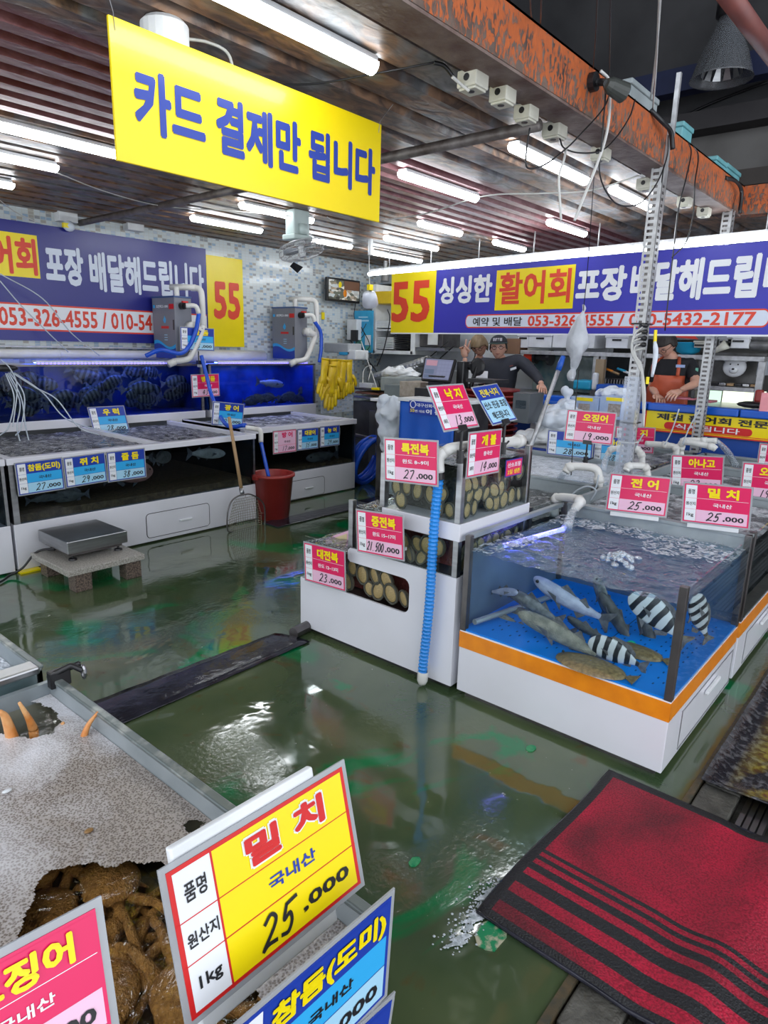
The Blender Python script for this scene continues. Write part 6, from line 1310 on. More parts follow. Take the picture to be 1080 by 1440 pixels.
mb = MB(); mb.lathe([(.001, -.10), (.07, -.10), (.085, -.08), (.085, .035), (.07, .05), (.001, .05)], c, 20); mb.build('motor', whitepl, t, smooth=False); mb = MB(); mb.tube(spline([c+V((.08,0,.02)), c+V((.2,.02,.05)), c+V((.28,.0,.03)), c+V((.31,0,-.06))], 6), .006, 6); mb.build('lead', cable_w, t, smooth=True)
mb = MB(); mb.cyl(c+V((0,0,.09)), (c.x, c.y, CZ+.02), .02, 10); mb.build('stem', whitepl, t)
mb = MB()
for k in range(20): a = 2*PI*k/20; mb.tube([c+V((.03*math.cos(a), .03*math.sin(a), -.10)), c+V((.10*math.cos(a), .09*math.sin(a), -.12)), c+V((.12*math.cos(a), .10*math.sin(a), -.09))], .0018, 4)
mb.tube([c+V((.12*math.cos(a), .10*math.sin(a), -.09)) for a in [2*PI*k/24 for k in range(24)]], .003, 5, closed=True); mb.build('cage', galv, t)
# camera on the ceiling and roller bag near the corner
t = thing('security_camera', 'small grey camera under the ceiling near the television', 'camera', at_z(542, 378, 2.6)); p = at_z(542, 378, 2.62)
mb = MB(); mb.cyl(p, (p.x, p.y, CZ), .03, 10); mb.build('stem', galv, t); mb = MB(); mb.tube([p, p+V((0,0,-.16))], [.05, .055], 12); mb.build('body', pm('cam_grey', (.18,.18,.18), .4), t)

# ================================================================ SERVING COUNTER AND BACK OF THE SHOP
def rx(px0, py0, px1, py1, x):
    a, b = at_x(px0, py0, x), at_x(px1, py1, x); return min(a.y, b.y), max(a.y, b.y), min(a.z, b.z), max(a.z, b.z)
def xbox(name, label, cat, rect, x, d, mats, group=None, bevel=.004, part='body'):
    y0, y1, z0, z1 = rx(*rect, x); t = thing(name, label, cat, (x+d/2, (y0+y1)/2, z0), group); mb = MB(); mb.box(x, x+d, y0, y1, z0, z1); mb.build(part, mats, t, bevel=bevel); return t, y0, y1, z0, z1
CX = 6.2
t = thing('serving_counter', 'long serving counter with a bright blue ledge and yellow menu board', 'counter', (CX+.1, 2., 0))
zc = 1.16
mb = MB(); mb.box(CX+.02, CX+.30, .55, 3.95, .0, 1.09); mb.build('body', pm('counter_blue', (.01,.07,.36), .45, var=(.01,.05,.28), vs=3), t)
mb = MB(); mb.box(CX+.0, CX+.018, 2.07, 3.30, .45, 1.06); mb.build('white_panel', white, t)
for y0, y1 in ((.55, 1.36), (1.37, 2.12), (2.13, 2.85), (2.86, 3.95)): mb = MB(); mb.box(CX-.05, CX+.10, y0, y1, 1.10, 1.165); mb.build('blue_ledge', blueplastic, t, bevel=.012)
mb = MB(); mb.box(CX+.10, CX+.34, .55, 3.95, 1.09, 1.12); mb.build('worktop', steel, t)
y0, y1, z0, z1 = .62, at_x(907, 590, CX-.01).y, at_x(1000, 614, CX-.01).z, 1.095
mb = MB(); mb.box(CX-.012, CX-.002, y0, y1, z0, z1, 0); mb.box(CX-.016, CX-.012, y0+.0, y1-.0, z0, z0+.012, 1); mb.box(CX-.016, CX-.012, y0, y1, z0+.02, z0+.026, 1); mb.box(CX-.016, CX-.011, y1-.012, y1, z0, z1, 1); mb.build('menu_board', [I_signyel, I_vred], t)
def yl(px): return at_x(px, 590, CX-.015).y
TT = lambda mbq: [V((CX-.0165+p.y*1., -p.x, p.z)) for p in mbq.v]
qm = MB(); write(qm, '제철 활어회 전문', -yl(923), -yl(1083), z0+(z1-z0)*.60, z0+(z1-z0)*.93, 0, 0, .05); qm.v = TT(qm); qm.build('lettering', I_black, t)
mb = MB(); ya, yb = yl(935), yl(1061); zm0, zm1 = z0+(z1-z0)*.17, z0+(z1-z0)*.52; r_ = (zm1-zm0)/2; pill = [(-ya+r_-r_*math.sin(a), zm0+r_+r_*math.cos(a)) for a in [PI*k/10 for k in range(11)]]+[(-yb-r_+r_*math.sin(a), zm0+r_-r_*math.cos(a)) for a in [PI*k/10 for k in range(11)]]
mb.prism(pill, .002); mb.v = [V((CX-.0165+p.y, -p.x, p.z)) for p in mb.v]; mb.build('red_pill', I_red, t)
qm = MB(); write(qm, '식사됩니다', -yl(951), -yl(1043), zm0+.008, zm1-.008, 0, 0, .03); qm.v = [V((CX-.0188+p.y, -p.x, p.z)) for p in qm.v]; qm.build('white_lettering', I_white, t)
# blue tanks behind the counter ledge, printed bins in front
for rect, lb in (((803,557,840,588), 'printed pale blue ice box, left of two on the ledge'), ((844,557,884,592), 'printed pale blue ice box next to the first post')):
    t2, y0, y1, z0, z1 = xbox('ice_box', lb, 'box', rect, CX-.30, .22, pm('icebox_'+str(rect[0]), (.30,.42,.68), .4, var=(.45,.55,.75), vs=14), 'printed ice boxes at the counter')
    mb = MB(); mb.box(CX-.304, CX-.30, y0+.06, y1-.06, z1-.035, z1-.005); mb.build('yellow_strip', I_yel, t2); mb = MB(); mb.box(CX-.304, CX-.30, y0+(y1-y0)*.3, y1-(y1-y0)*.3, z0+.03, z1-.06); mb.build('photo_panel', pm('photo_panel_%d' % rect[0], (.24,.20,.18), .5, var=(.42,.38,.36), vs=40), t2)
mb = MB(); y0, y1, z0, z1 = rx(738, 562, 803, 590, CX-.2); mb.box(CX-.25, CX-.05, y0, y1, .9, z1); one('display_case', 'low blue display case under the ledge, left of the ice boxes', 'case', mb, blueplastic, bevel=.01)
for k, px in enumerate((752, 775)):
    y0, y1, z0, z1 = rx(px-9, 568, px+9, 578, CX-.27); mb = MB(); mb.box(CX-.27, CX-.262, y0, y1, z0, z1); one('yellow_tag', '%s yellow strip on the blue display case' % ('left' if k == 0 else 'right'), 'tag', mb, I_yel, group='yellow strips on the blue case')
def bag(label, rect, x, d, m_=plasticbag, lumps=7, seed=1, knot=False, group=None, taper=0.):
    """crumpled bag: displaced blob"""
    y0, y1, z0, z1 = rx(*rect, x); r2 = random.Random(seed); mb = MB(); n, k = 22, 14; ph = [r2.uniform(0, 6) for _ in range(9)]; vs = []
    for i in range(k+1):
        th = PI*i/k
        for j in range(n):
            q_ = 2*PI*j/n; w1 = 1+.13*math.sin(3*q_+ph[0]+2*th)+.10*math.sin(5*q_+ph[1]-3*th)+.08*math.sin(7*th+ph[2]+2*q_)+.05*math.sin(11*q_+ph[3]*th)
            vs.append(((x+d/2)+d/2*math.sin(th)*math.cos(q_)*w1, (y0+y1)/2-taper*(y1-y0)*.25*i/k+(y1-y0)/2*(1-taper*i/k)*math.sin(th)*math.sin(q_)*w1, (z0+z1)/2+(z1-z0)/2*math.cos(th)*(1+.08*math.sin(4*q_+ph[4]))))
    mb.add(vs, [(i*n+j, (i+1)*n+j, (i+1)*n+(j+1) % n, i*n+(j+1) % n) for i in range(k) for j in range(n)])
    mb.v = [p+V((.012*math.sin(p.z*55+p.y*40), .014*math.sin(p.z*47+p.x*60+p.y*20), .014*math.sin(p.y*52+p.x*31))) for p in mb.v]
    if knot: c = V((x+d/2, (y0+y1)/2, z1)); mb.lathe([(.05, -.06), (.022, -.01), (.02, .02), (.045, .07), (.03, .09), (.002, .08)], c, 10)
    o_ = one('plastic_bag', label, 'bag', mb, m_, group, smooth=True); o_.modifiers.new('u', 'SUBSURF').render_levels = 2; d_ = o_.modifiers.new('d', 'DISPLACE'); tx = bpy.data.textures.new('crumple', 'MUSGRAVE'); tx.noise_scale = .11; d_.texture = tx; d_.strength = .03; d_.mid_level = .4; return o_
bag('pile of white bags on the steel table, left one with a knot', (744,572,798,612), 5.3, .4, seed=3); bag('upright white knotted bag behind the leaning pole', (778,562,800,606), 5.45, .2, seed=4, knot=True)
bag('flat white cloth heap at the edge of the steel table', (722,606,770,626), 5.2, .3, whitepl, seed=5); bag('crumpled clear bag on the blue ledge left of the first post', (838,548,878,562), CX+.02, .2, seed=6)
bag('long drooping white bag hanging left of the blue cloth', (515,558,564,640), 4.95, .2, seed=8, taper=.55)
bag('white foam heap behind the counter trays', (530,519,575,532), 6.3, .3, whitepl, seed=11)
t, y0, y1, z0, z1 = xbox('steel_table', 'steel side table with a blue edge strip beside the wide tank', 'table', (700,620,772,632), 5.1, .6, steel, part='top')
mb = MB(); mb.box(5.09, 5.10, y0, y1, z0-.10, z0); mb.build('edge_strip', I_blue, t)
for yy in (2.80, y1-.05): mb = MB(); mb.box(5.12, 5.16, yy, yy+.03, 0, z0); mb.build('leg', steel, t)
write_m = MB(); write(write_m, '주문 55', -y0-.22, -y0-.03, z0-.085, z0-.02, 0, 0, .03); write_m.v = [V((5.088+p.y, -p.x, p.z)) for p in write_m.v]; write_m.build('lettering', I_white, t)
t, y0, y1, z0, z1 = xbox('coffee_machine', 'dark grey box appliance beside the stacked maroon baskets', 'appliance', (722,552,742,596), 5.0, .25, pm('appl_dark', (.06,.07,.08), .3))
mb = MB(); mb.box(4.996, 5.0, y0+.03, y1-.03, z0+.12, z1-.06); mb.build('window', glass_dark, t)
# stacked maroon baskets
c = at_x(690, 546, 5.6); zb_ = 0.80
for k in range(9):
    z = c.z-.02-k*.052; t = thing('basket', 'maroon plastic basket, %s from the top of the nested stack' % ORD[k], 'basket', (c.x, c.y, z-.10), 'maroon baskets in the nested stack')
    mb = MB(); mb.lathe([(.19, -.10), (.255, .0), (.28, .002), (.28, .018), (.25, .018), (.185, -.095)], (c.x, c.y, z), 28); mb.build('tub', basket, t, smooth=True)
mb = MB(); mb.box(c.x-.18, c.x+.22, c.y-.2, c.y+.2, 0, c.z-.02-8*.052-.10); one('basket_stand', 'grey block table under the stack of maroon baskets', 'table', mb, galv, bevel=.01)
# counter at the till: blue cloth, steel body, banner strip
t = thing('till_counter', 'till counter wrapped in bright blue cloth below the screen', 'counter', (4.9, 3.5, 0)); ya, yb = at_x(563, 562, 4.7).y, at_x(640, 565, 4.7).y; zt_ = at_x(563, 562, 4.7).z
mb = MB(); mb.box(4.72, 5.25, yb, ya, 0, zt_-.01); mb.build('body', steel_dark, t); mb = MB(); mb.box(4.69, 5.27, yb-.02, ya+.02, zt_-.01, zt_+.02); mb.build('top', whitepl, t, bevel=.005)
mb = MB(); n = 20; vs = []; fs = []
for i in range(n+1):
    for j in range(7): y = ya-(ya-yb)*i/n; z = zt_-.01-(zt_-.50)*j/6; vs.append((4.70-.012*math.sin(i*.9+j*.3)*j/6, y, z))
for i in range(n):
    for j in range(6): k = i*7+j; fs.append((k, k+1, k+8, k+7))
mb.add(vs, fs); mb.build('blue_cloth', pm('blue_cloth', (.005,.10,.52), .5, var=(.005,.08,.45), vs=4), t, smooth=True, solid=.003)
y0, y1, z0, z1 = rx(576, 563, 640, 588, 4.68); mb = MB(); mb.box(4.676, 4.680, y0, y1, z0, z1); mb.build('name_strip', I_blue, t)
qm = MB(); L_ = y1-y0; write(qm, '대구신화수산', -y1+L_*.17, -y1+L_*.70, z0+(z1-z0)*.58, z0+(z1-z0)*.85, 0, 0, .04); write(qm, '55', -y1+L_*.03, -y1+L_*.13, z0+(z1-z0)*.14, z0+(z1-z0)*.38, 0, 1, .04); write(qm, '번 대표', -y1+L_*.14, -y1+L_*.36, z0+(z1-z0)*.14, z0+(z1-z0)*.34, 0, 0, .03); write(qm, '이 종 성', -y1+L_*.38, -y1+L_*.90, z0+(z1-z0)*.08, z0+(z1-z0)*.46, 0, 0, .06)
qm.tube([V((-y1+L_*.09+.03*math.cos(a), 0, z0+(z1-z0)*.72+.03*math.sin(a))) for a in [2*PI*k/14 for k in range(14)]], .004, 4, 0, closed=True)
qm.v = [V((4.674+p.y, -p.x, p.z)) for p in qm.v]; qm.build('lettering', [I_white, I_yel], t)
ztb = at_x(560, 560, 5.5).z-.004; t = thing('clutter_table', 'cluttered table between the till counter and the steel cabinet', 'table', (5.7, 4.4, 0)); ta, tb_ = at_x(538, 560, 5.5).y, at_x(588, 560, 5.5).y
mb = MB(); mb.box(5.3, 6.1, tb_, ta, ztb-.03, ztb); mb.build('top', whitepl, t, bevel=.004); mb = MB(); mb.box(5.36, 6.04, tb_+.05, ta-.05, 0, ztb-.03); mb.build('base', steel_dark, t)
# screen
t = thing('till_screen', 'tilted till touch screen standing on the till counter', 'screen', at_x(617, 545, 5.3)); cs = [at_x(597, 502, 5.40), at_x(641, 505, 5.40), at_x(632, 537, 5.25), at_x(592, 534, 5.25)]
mb = MB(); nrm = (cs[1]-cs[0]).cross(cs[3]-cs[0]).normalized(); nrm = nrm if nrm.dot(CP-cs[0]) > 0 else -nrm; bk = [p-nrm*.03 for p in cs]; mb.add(cs+bk, [(0,1,2,3), (7,6,5,4), (0,4,5,1), (1,5,6,2), (2,6,7,3), (3,7,4,0)]); mb.build('bezel', black, t, bevel=.004)
def on(u, v, o=.002): return cs[0]*(1-u)*(1-v)+cs[1]*u*(1-v)+cs[2]*u*v+cs[3]*(1-u)*v+nrm*o
mb = MB(); mb.add([on(.05,.06), on(.95,.06), on(.95,.94), on(.05,.94)], [(0,1,2,3)], 0)
for (u0, v0, u1, v1, mi) in ((.1,.12,.46,.36,1), (.08,.52,.40,.72,2), (.08,.76,.40,.90,2)): mb.add([on(u0,v0,.003), on(u1,v0,.003), on(u1,v1,.003), on(u0,v1,.003)], [(0,1,2,3)], mi)
for i in range(4):
    for j in range(5): u, v = .50+.11*i, .14+.15*j; mb.add([on(u,v,.003), on(u+.10,v,.003), on(u+.10,v+.13,.003), on(u,v+.13,.003)], [(0,1,2,3)], 3)
mb.build('display', [emi('scr', (.10,.11,.17), .5), emi('scr_p', (.26,.14,.18), .5), emi('scr_d', (.06,.08,.13), .5), emi('scr_l', (.12,.13,.20), .5)], t)
mb = MB(); m0 = (cs[2]+cs[3])/2; mb.box(m0.x+.02, m0.x+.12, m0.y-.10, m0.y+.10, m0.z-.12, m0.z+.05); mb.build('stand', black, t, bevel=.01)
mb = MB(); a = at_x(645, 505, 5.4); mb.box(a.x, a.x+.1, a.y-.06, a.y+.02, a.z-.30, a.z-.02); one('card_reader', 'black handset box right of the till screen', 'card reader', mb, black, bevel=.01)
t = thing('desk_fan', 'small round black desk fan in front of the two men', 'fan', at_x(664, 540, 5.5)); c = at_x(671, 516, 5.5); mb = MB(); mb.tube([c+V((.01*k, 0, 0)) for k in (-1, 0, 1, 2)], [.06, .085, .085, .05], 16); mb.build('cage', black, t); mb = MB(); mb.cyl(c, c+V((0, .06, -.20)), .02, 8); mb.cyl(c+V((0,.06,0)), c+V((0,.14,0)), .035, 10); mb.build('stand', black, t)
for rect, x, d, m_, lb in (((562,536,590,560), 5.3, .3, pm('carton_a', (.30,.26,.20), .7, var=(.42,.36,.30), vs=20), 'open carton of clutter left of the till screen'), ((583,545,606,562), 5.0, .2, black, 'black tray box below the till screen'), ((636,521,662,540), 5.5, .3, whitepl, 'white carton between the screen and the young man'), ((655,532,696,540), 5.3, .25, black, 'flat black terminal behind the maroon baskets')):
    xbox('small_box', lb, 'box', rect, x, d, m_)
t, y0, y1, z0, z1 = xbox('foam_tub', 'pale grey fish tub heaped with white behind the gloves', 'tub', (535,530,570,552), 5.9, .5, pm('tub_grey', (.30,.34,.34), .5), bevel=.01)
t, y0, y1, z0, z1 = xbox('steel_bin', 'grey steel bin with a slanted front left of the carton', 'bin', (540,540,562,560), 5.5, .3, pm('bin_grey', (.17,.20,.20), .4), bevel=.01)
# steel fridge body behind gloves, electrics heap
t, y0, y1, z0, z1 = xbox('steel_cabinet', 'dim steel cabinet behind the blue hose coil', 'cabinet', (497,563,536,700), 6.2, .6, pm('cab_steel', (.13,.13,.13), .35, metal=.7, var=(.07,.07,.07), vs=4))
t['label'] = 'dim steel cabinet behind the blue hose coil'; mb = MB(); mb.box(6.19, 6.2, y0+.05, y1-.28, z0+.42, z1-.10); mb.build('door', pm('cab_door', (.18,.18,.18), .3, metal=.7), t, bevel=.004); mb = MB(); mb.box(6.17, 6.19, y0+.07, y0+.09, z0+.5, z1-.2); mb.build('handle', steel, t)
t = thing('sealing_machine', 'flat sealing machine with coppery rollers on the steel cabinet', 'machine', at_x(520, 560, 6.15))
for k, (r_, m_) in enumerate((((497,556,534,563), steel), ((499,550,532,556), pm('copper_roller', (.35,.16,.10), .4, metal=.5)), ((498,545,530,550), steel_dark))): y0, y1, z0, z1 = rx(*r_, 6.15); mb = MB(); mb.box(6.15, 6.15+.4, y0, y1, z0, z1); mb.build(['tray', 'roller', 'cover'][k], m_, t, bevel=.006)
xbox('small_box', 'white socket block on the sealing machine', 'box', (505,538,522,546), 6.2, .1, whitepl); xbox('small_box', 'yellow scoop lying on the sealing machine', 'scoop', (522,545,533,549), 6.1, .1, I_yel)
for k in range(3): xbox('tray_box', ['grey plastic basket on the shelf above the gloves', 'light blue bag on the shelf above the gloves', 'white clutter at the edge of the shelf above the gloves'][k], 'box', [(455,482,490,497), (476,493,492,500), (488,492,500,506)][k], 6.3, .25, [pm('basket_grey', (.42,.44,.46), .5), pm('bag_cyan', (.05,.42,.75), .4), whitepl][k], bevel=.015)
for k, pl in enumerate([[(505,455),(512,470),(500,485),(515,505),(540,535)], [(508,460),(520,485),(512,500),(528,520),(535,548)], [(515,455),(505,480),(520,510),(515,545)], [(470,425),(480,455),(495,482),(510,498),(522,515)], [(500,425),(498,445),(503,460)], [(545,435),(548,450),(540,490),(530,515)],
        [(630,480),(600,505),(570,520)], [(640,485),(612,510),(590,530)], [(600,500),(580,515),(552,522)], [(660,478),(668,500),(655,520)]]):
    x = 7.0 if k < 6 else 7.2; wire('%s cable of the dark tangle at the back corner, counted from the left' % ORD[k], [at_x(*q_, x) for q_ in pl], .008 if k % 2 else .006, cable_b, 'tangled cables at the back corner')
wire('white cable loop over the sealing machine', [at_x(510,540,6.2), at_x(512,520,6.3), at_x(522,515,6.3), at_x(518,535,6.2)], .007, cable_w, 'white cables over the sealing machine'); wire('white cable falling from the wall to the sealing machine', [at_x(508,480,6.6), at_x(518,510,6.4), at_x(530,545,6.2)], .006, cable_w, 'white cables over the sealing machine')
xbox('wall_box', 'white and black control box on the tiled wall under the television', 'control box', (488,449,501,478), 6.9, .12, whitepl); xbox('wall_box', 'black remote unit on the white control box', 'control box', (493,464,501,480), 6.86, .04, black)
# silver ducts
mb = MB()
for a, b in (((528,530),(604,506)), ((545,537),(590,514))): p, q_ = at_x(*a, 6.9), at_x(*b, 6.95); n = 30; pts = [p.lerp(q_, k/n) for k in range(n+1)]; mb.tube(pts, [.055+.005*(k % 2) for k in range(n+1)], 12)
one('foil_duct', 'pair of silver foil ducts slanting along the back wall', 'duct', mb, pm('foil', (.55,.56,.58), .3, metal=.7, bump=.6, bs=30))
# acrylic board and gloves
t = thing('acrylic_board', 'clear acrylic splash board at the end of the low tank', 'board', (5.7, 5.7, .8)); y0 = 5.62
a, b = at_y(452, 505, y0), at_y(497, 508, y0); a2, b2 = at_y(450, 582, y0), at_y(498, 587, y0); mb = MB(); mb.box(a.x, b.x, y0, y0+.006, a2.z, a.z); mb.build('sheet', acryl, t)
mb = MB(); mb.cyl((a.x-.02, y0-.03, a.z-.01), (b.x+.02, y0-.03, a.z-.01), .008, 8); mb.build('rail', steel, t)
def glove(label, px, py, L_, lean, flip=1):
    t = thing('rubber_glove', label, 'glove', at_y(px, py, 5.56), 'yellow rubber gloves over the rail'); c = at_y(px, py, 5.56); c.y += (px*7 % 5-2)*.014; S1 = L_; y5 = c.y
    R = Euler((0, lean, 0)).to_matrix(); w_ = lambda x, z, yy=0: c+R @ V((x*S1*flip, yy, -z*S1))
    mb = MB(); mb.tube([w_(0, 0), w_(0, .25), w_(0, .5), w_(0, .66)], [.12*S1, .11*S1, .105*S1, .135*S1], 12); mb.v = [V((p.x, y5+(p.y-y5)*.4, p.z)) for p in mb.v]
    for k, (x, l, s_) in enumerate(((-.12, .20, .05), (-.045, .27, .052), (.03, .29, .052), (.105, .25, .050))): mb.tube([w_(x, .60), w_(x*1.15, .70), w_(x*1.3, .66+l*.7), w_(x*1.35, .66+l)], [s_*S1, s_*S1, s_*S1*.95, s_*S1*.5], 8)
    mb.tube([w_(.10, .42), w_(.20, .52), w_(.25, .66), w_(.25, .74)], [.055*S1, .055*S1, .05*S1, .025*S1], 8); mb.build('hand', yellowglove, t, smooth=True)
    mb = MB(); mb.tube([w_(0, -.02), w_(0, .02)], [.13*S1, .125*S1], 12); mb.v = [V((p.x, y5+(p.y-y5)*.45, p.z)) for p in mb.v]; mb.build('cuff', yellowglove, t, smooth=True)
for k, (px, py, L_, ln) in enumerate(((455,505,.46,.12), (462,505,.42,.04), (468,506,.50,-.03), (465,514,.54,.08), (477,506,.42,.02), (484,507,.48,.06), (491,507,.42,-.05))):
    glove('yellow rubber glove hanging fingers down, %s over the rail' % ORD[k], px, py, L_, ln, -1 if k % 2 else 1)
mb = MB(); a = at_y(384+0, 0, 5.6); one('wall_note', 'small yellow note on the tiles left of the television cables', 'note', MB().box(at_y(453, 440, 6.68).x, at_y(457, 440, 6.68).x, 6.685, 6.695, at_y(453, 449, 6.68).z, at_y(453, 439, 6.68).z), I_yel)
# television
t = thing('television', 'wall television showing a picture of shellfish', 'television', (6.9, 6.6, 2.15)); a, b = at_y(460, 389, 6.56), at_y(506, 426, 6.56); mb = MB(); mb.box(a.x, b.x, 6.56, 6.60, b.z-.01, a.z-.0); mb.build('bezel', black, t, bevel=.006)
M, nt, P, N, L = _new('tv_picture'); tc = N.new('ShaderNodeTexCoord'); vo = N.new('ShaderNodeTexVoronoi'); vo.inputs['Scale'].default_value = 26; mp = N.new('ShaderNodeMapping'); mp.inputs['Scale'].default_value = (.6, 1, 1.3); L.new(tc.outputs['Object'], mp.inputs[0]); L.new(mp.outputs[0], vo.inputs[0])
r = N.new('ShaderNodeValToRGB'); e = r.color_ramp.elements; e[0].color = (.02,.02,.02,1); e[1].color = (.75,.70,.62,1)
for p_, c_ in ((.35,(.12,.13,.10)), (.55,(.40,.30,.20)), (.75,(.45,.50,.52))): e.new(p_).color = (*c_, 1)
sp_ = N.new('ShaderNodeSeparateColor'); L.new(vo.outputs['Color'], sp_.inputs[0]); L.new(sp_.outputs[0], r.inputs[0]); L.new(r.outputs[0], P.inputs['Base Color']); L.new(r.outputs[0], P.inputs['Emission Color']); P.inputs['Emission Strength'].default_value = .12; tvp = M
W_ = b.x-a.x; H_ = a.z-b.z; mb = MB(); mb.box(a.x+.03, b.x-.02, 6.556, 6.56, b.z+.02, a.z-.025, 0); mb.box(a.x+W_*.5, b.x-.02, 6.554, 6.556, b.z+H_*.52, a.z-.025, 1); mb.build('picture', [tvp, emi('tv_brown', (.05,.025,.015), 1.)], t)
mb = MB(); mb.ell((a.x+W_*.38, 6.556, b.z+H_*.72), (.03, .003, .04), 8, 6, 0); mb.ell((a.x+W_*.53, 6.556, b.z+H_*.36), (.035, .003, .05), 8, 6, 1); mb.build('highlights', [I_yel, orange_band], t)
mb = MB(); mb.box(a.x+.2, b.x-.2, 6.60, 6.70, (a.z+b.z)/2-.06, (a.z+b.z)/2+.06); mb.build('wall_bracket', black, t)
# hanging scoop on a string
t = thing('hanging_scoop', 'white plastic scoop hanging upside down on a string near the television', 'scoop', at_y(520, 425, 4.9)); c = at_y(520, 420, 5.2)
mb = MB(); R = Euler((.3, -.55, 0)).to_matrix(); mb.lathe([(.085, -.075), (.09, -.07), (.082, .015), (.070, .06), (.02, .065), (.002, .065)], c, 20); mb.v = [c+R @ (p-c) for p in mb.v]; mb.build('bowl', pm('scoop_white', (.62,.66,.76), .3), t, smooth=True, solid=.003)
mb = MB(); mb.tube(spline([at_y(520, 405, 5.2), at_y(519, 370, 5.2), at_y(520, 345, 5.15), at_y(521, 318, 5.1), at_y(500, 314, 4.9), at_y(470, 310, 4.7), at_y(460, 305, 4.6)], 6), .004, 5); mb.build('string', cable_w, t); mb = MB(); mb.box(c.x-.03, c.x+.03, c.y-.02, c.y+.02, c.z+.09, c.z+.15); mb.build('yellow_clip', I_yel, t)
mb = MB(); p = at_y(521, 345, 5.15); mb.cyl(p+V((0,0,.12)), p+V((0,0,-.10)), .025, 8); mb.build('switch', whitepl, t)
# blue poster on the wall by the shelf
pa, pb = at_x(498, 437, 7.0), at_x(523, 496, 7.0)
t = thing('wall_poster', 'tall sky blue poster between the television and the shelf', 'poster', (7.0, (pa.y+pb.y)/2, pb.z)); mb = MB(); mb.box(7.0, 7.02, pb.y, pa.y, pb.z, pa.z); mb.build('sheet', pm('poster_blue', (.02,.28,.55), .4, var=(.04,.40,.66), vs=5), t)
mb = MB()
for k, (u0, v0, u1, v1, mi) in enumerate(((.62,.18,.92,.42,0), (.65,.05,.95,.16,1), (.2,.74,.8,.78,2), (.25,.83,.75,.86,2), (.1,.1,.45,.35,1))): mb.box(6.998, 7.0, pa.y-(pa.y-pb.y)*u1, pa.y-(pa.y-pb.y)*u0, pb.z+(pa.z-pb.z)*v0, pb.z+(pa.z-pb.z)*v1, mi)
mb.build('printing', [I_white, pm('poster_green', (.10,.38,.30), .5), I_lcyan], t)
# shelves at the back
def shelf(name, label, x, d, rects, m_): 
    t = thing(name, label, 'shelf', (x, 4, 0))
    for (part, r_) in rects: y0, y1, z0, z1 = rx(*r_, x); mb = MB(); mb.box(x, x+d, y0, y1, z0, z1); mb.build(part, m_, t, bevel=.003)
    return t
shelf('tray_shelf', 'shelf of stacked trays left of the banner end', 7.1, .5, [('board', (526,422,552,425)), ('board', (526,463,600,466)), ('foam_edge', (524,492,580,499)), ('side_panel', (524,400,527,498)), ('side_panel', (578,462,583,499))], whitepl)
mb = MB(); y0, y1, z0, z1 = rx(526, 400, 580, 495, 7.55); mb.box(7.56, 7.6, y0, y1, z0, z1); one('shelf_back', 'dark board behind the tray shelf', 'board', mb, darkin)
for k in range(7): y0, y1, z0, z1 = rx(528, 489-k*2.4, 553, 491-k*2.4, 7.12); mb = MB(); mb.box(7.12, 7.45, y0, y1, z0, z1+.004); one('white_tray', 'white foam tray on the lower shelf, %s from the bottom' % ORD[k], 'tray', mb, whitepl, 'white trays on the lower shelf', bevel=.004)
for k in range(4): y0, y1, z0, z1 = rx(527, 459-k*2.5, 548, 461-k*2.5, 7.12); mb = MB(); mb.box(7.12, 7.45, y0+.02*(k % 2), y1, z0, z1+.004); one('white_tray', 'white foam tray on the upper shelf, %s from the bottom' % ORD[k], 'tray', mb, whitepl, 'white trays on the upper shelf', bevel=.004)
for k in range(9): y0, y1, z0, z1 = rx(555, 489-k*2.7, 577, 491-k*2.7, 7.12); mb = MB(); mb.box(7.12, 7.45, y0, y1, z0, z1+.002); one('black_tray', 'black food tray, %s from the bottom of its stack' % ORD[k], 'tray', mb, black, 'black trays on the lower shelf', bevel=.003)
xbox('crate', 'yellow plastic crate on top of the tray shelf', 'crate', (526,410,552,427), 7.05, .4, pm('crate_yellow', (.62,.42,.01), .45), bevel=.01)
# wall kitchen unit with a hung paper, wall-mounted rack
t, y0, y1, z0, z1 = xbox('wall_microwave', 'steel wall unit with a paper hung on it under the banner', 'appliance', (586,466,622,488), 7.2, .4, steel_dark); mb = MB(); y0, y1, z0, z1 = rx(602, 466, 615, 485, 7.18); mb.box(7.18, 7.19, y0, y1, z0, z1); mb.build('paper', whitepl, t)
mb = MB(); y0, y1, z0, z1 = rx(584, 488, 625, 494, 7.1); mb.box(7.1, 7.6, y0, y1, z0, z1); mb.build('shelf_plate', steel, t)
xbox('paper_sack', 'open brown paper carton hung behind the man in the cap', 'carton', (710,476,730,498), 7.3, .2, pm('kraft', (.22,.12,.07), .7, var=(.16,.085,.05), vs=5))
mb = MB(); y0, y1, z0, z1 = rx(600, 494, 700, 530, 7.65); mb.box(7.715, 7.748, y0, y1, z0-.2, z1); one('splash_panel', 'white tiled splash panel behind the two men', 'panel', mb, pm('splash', (.55,.57,.6), .25))
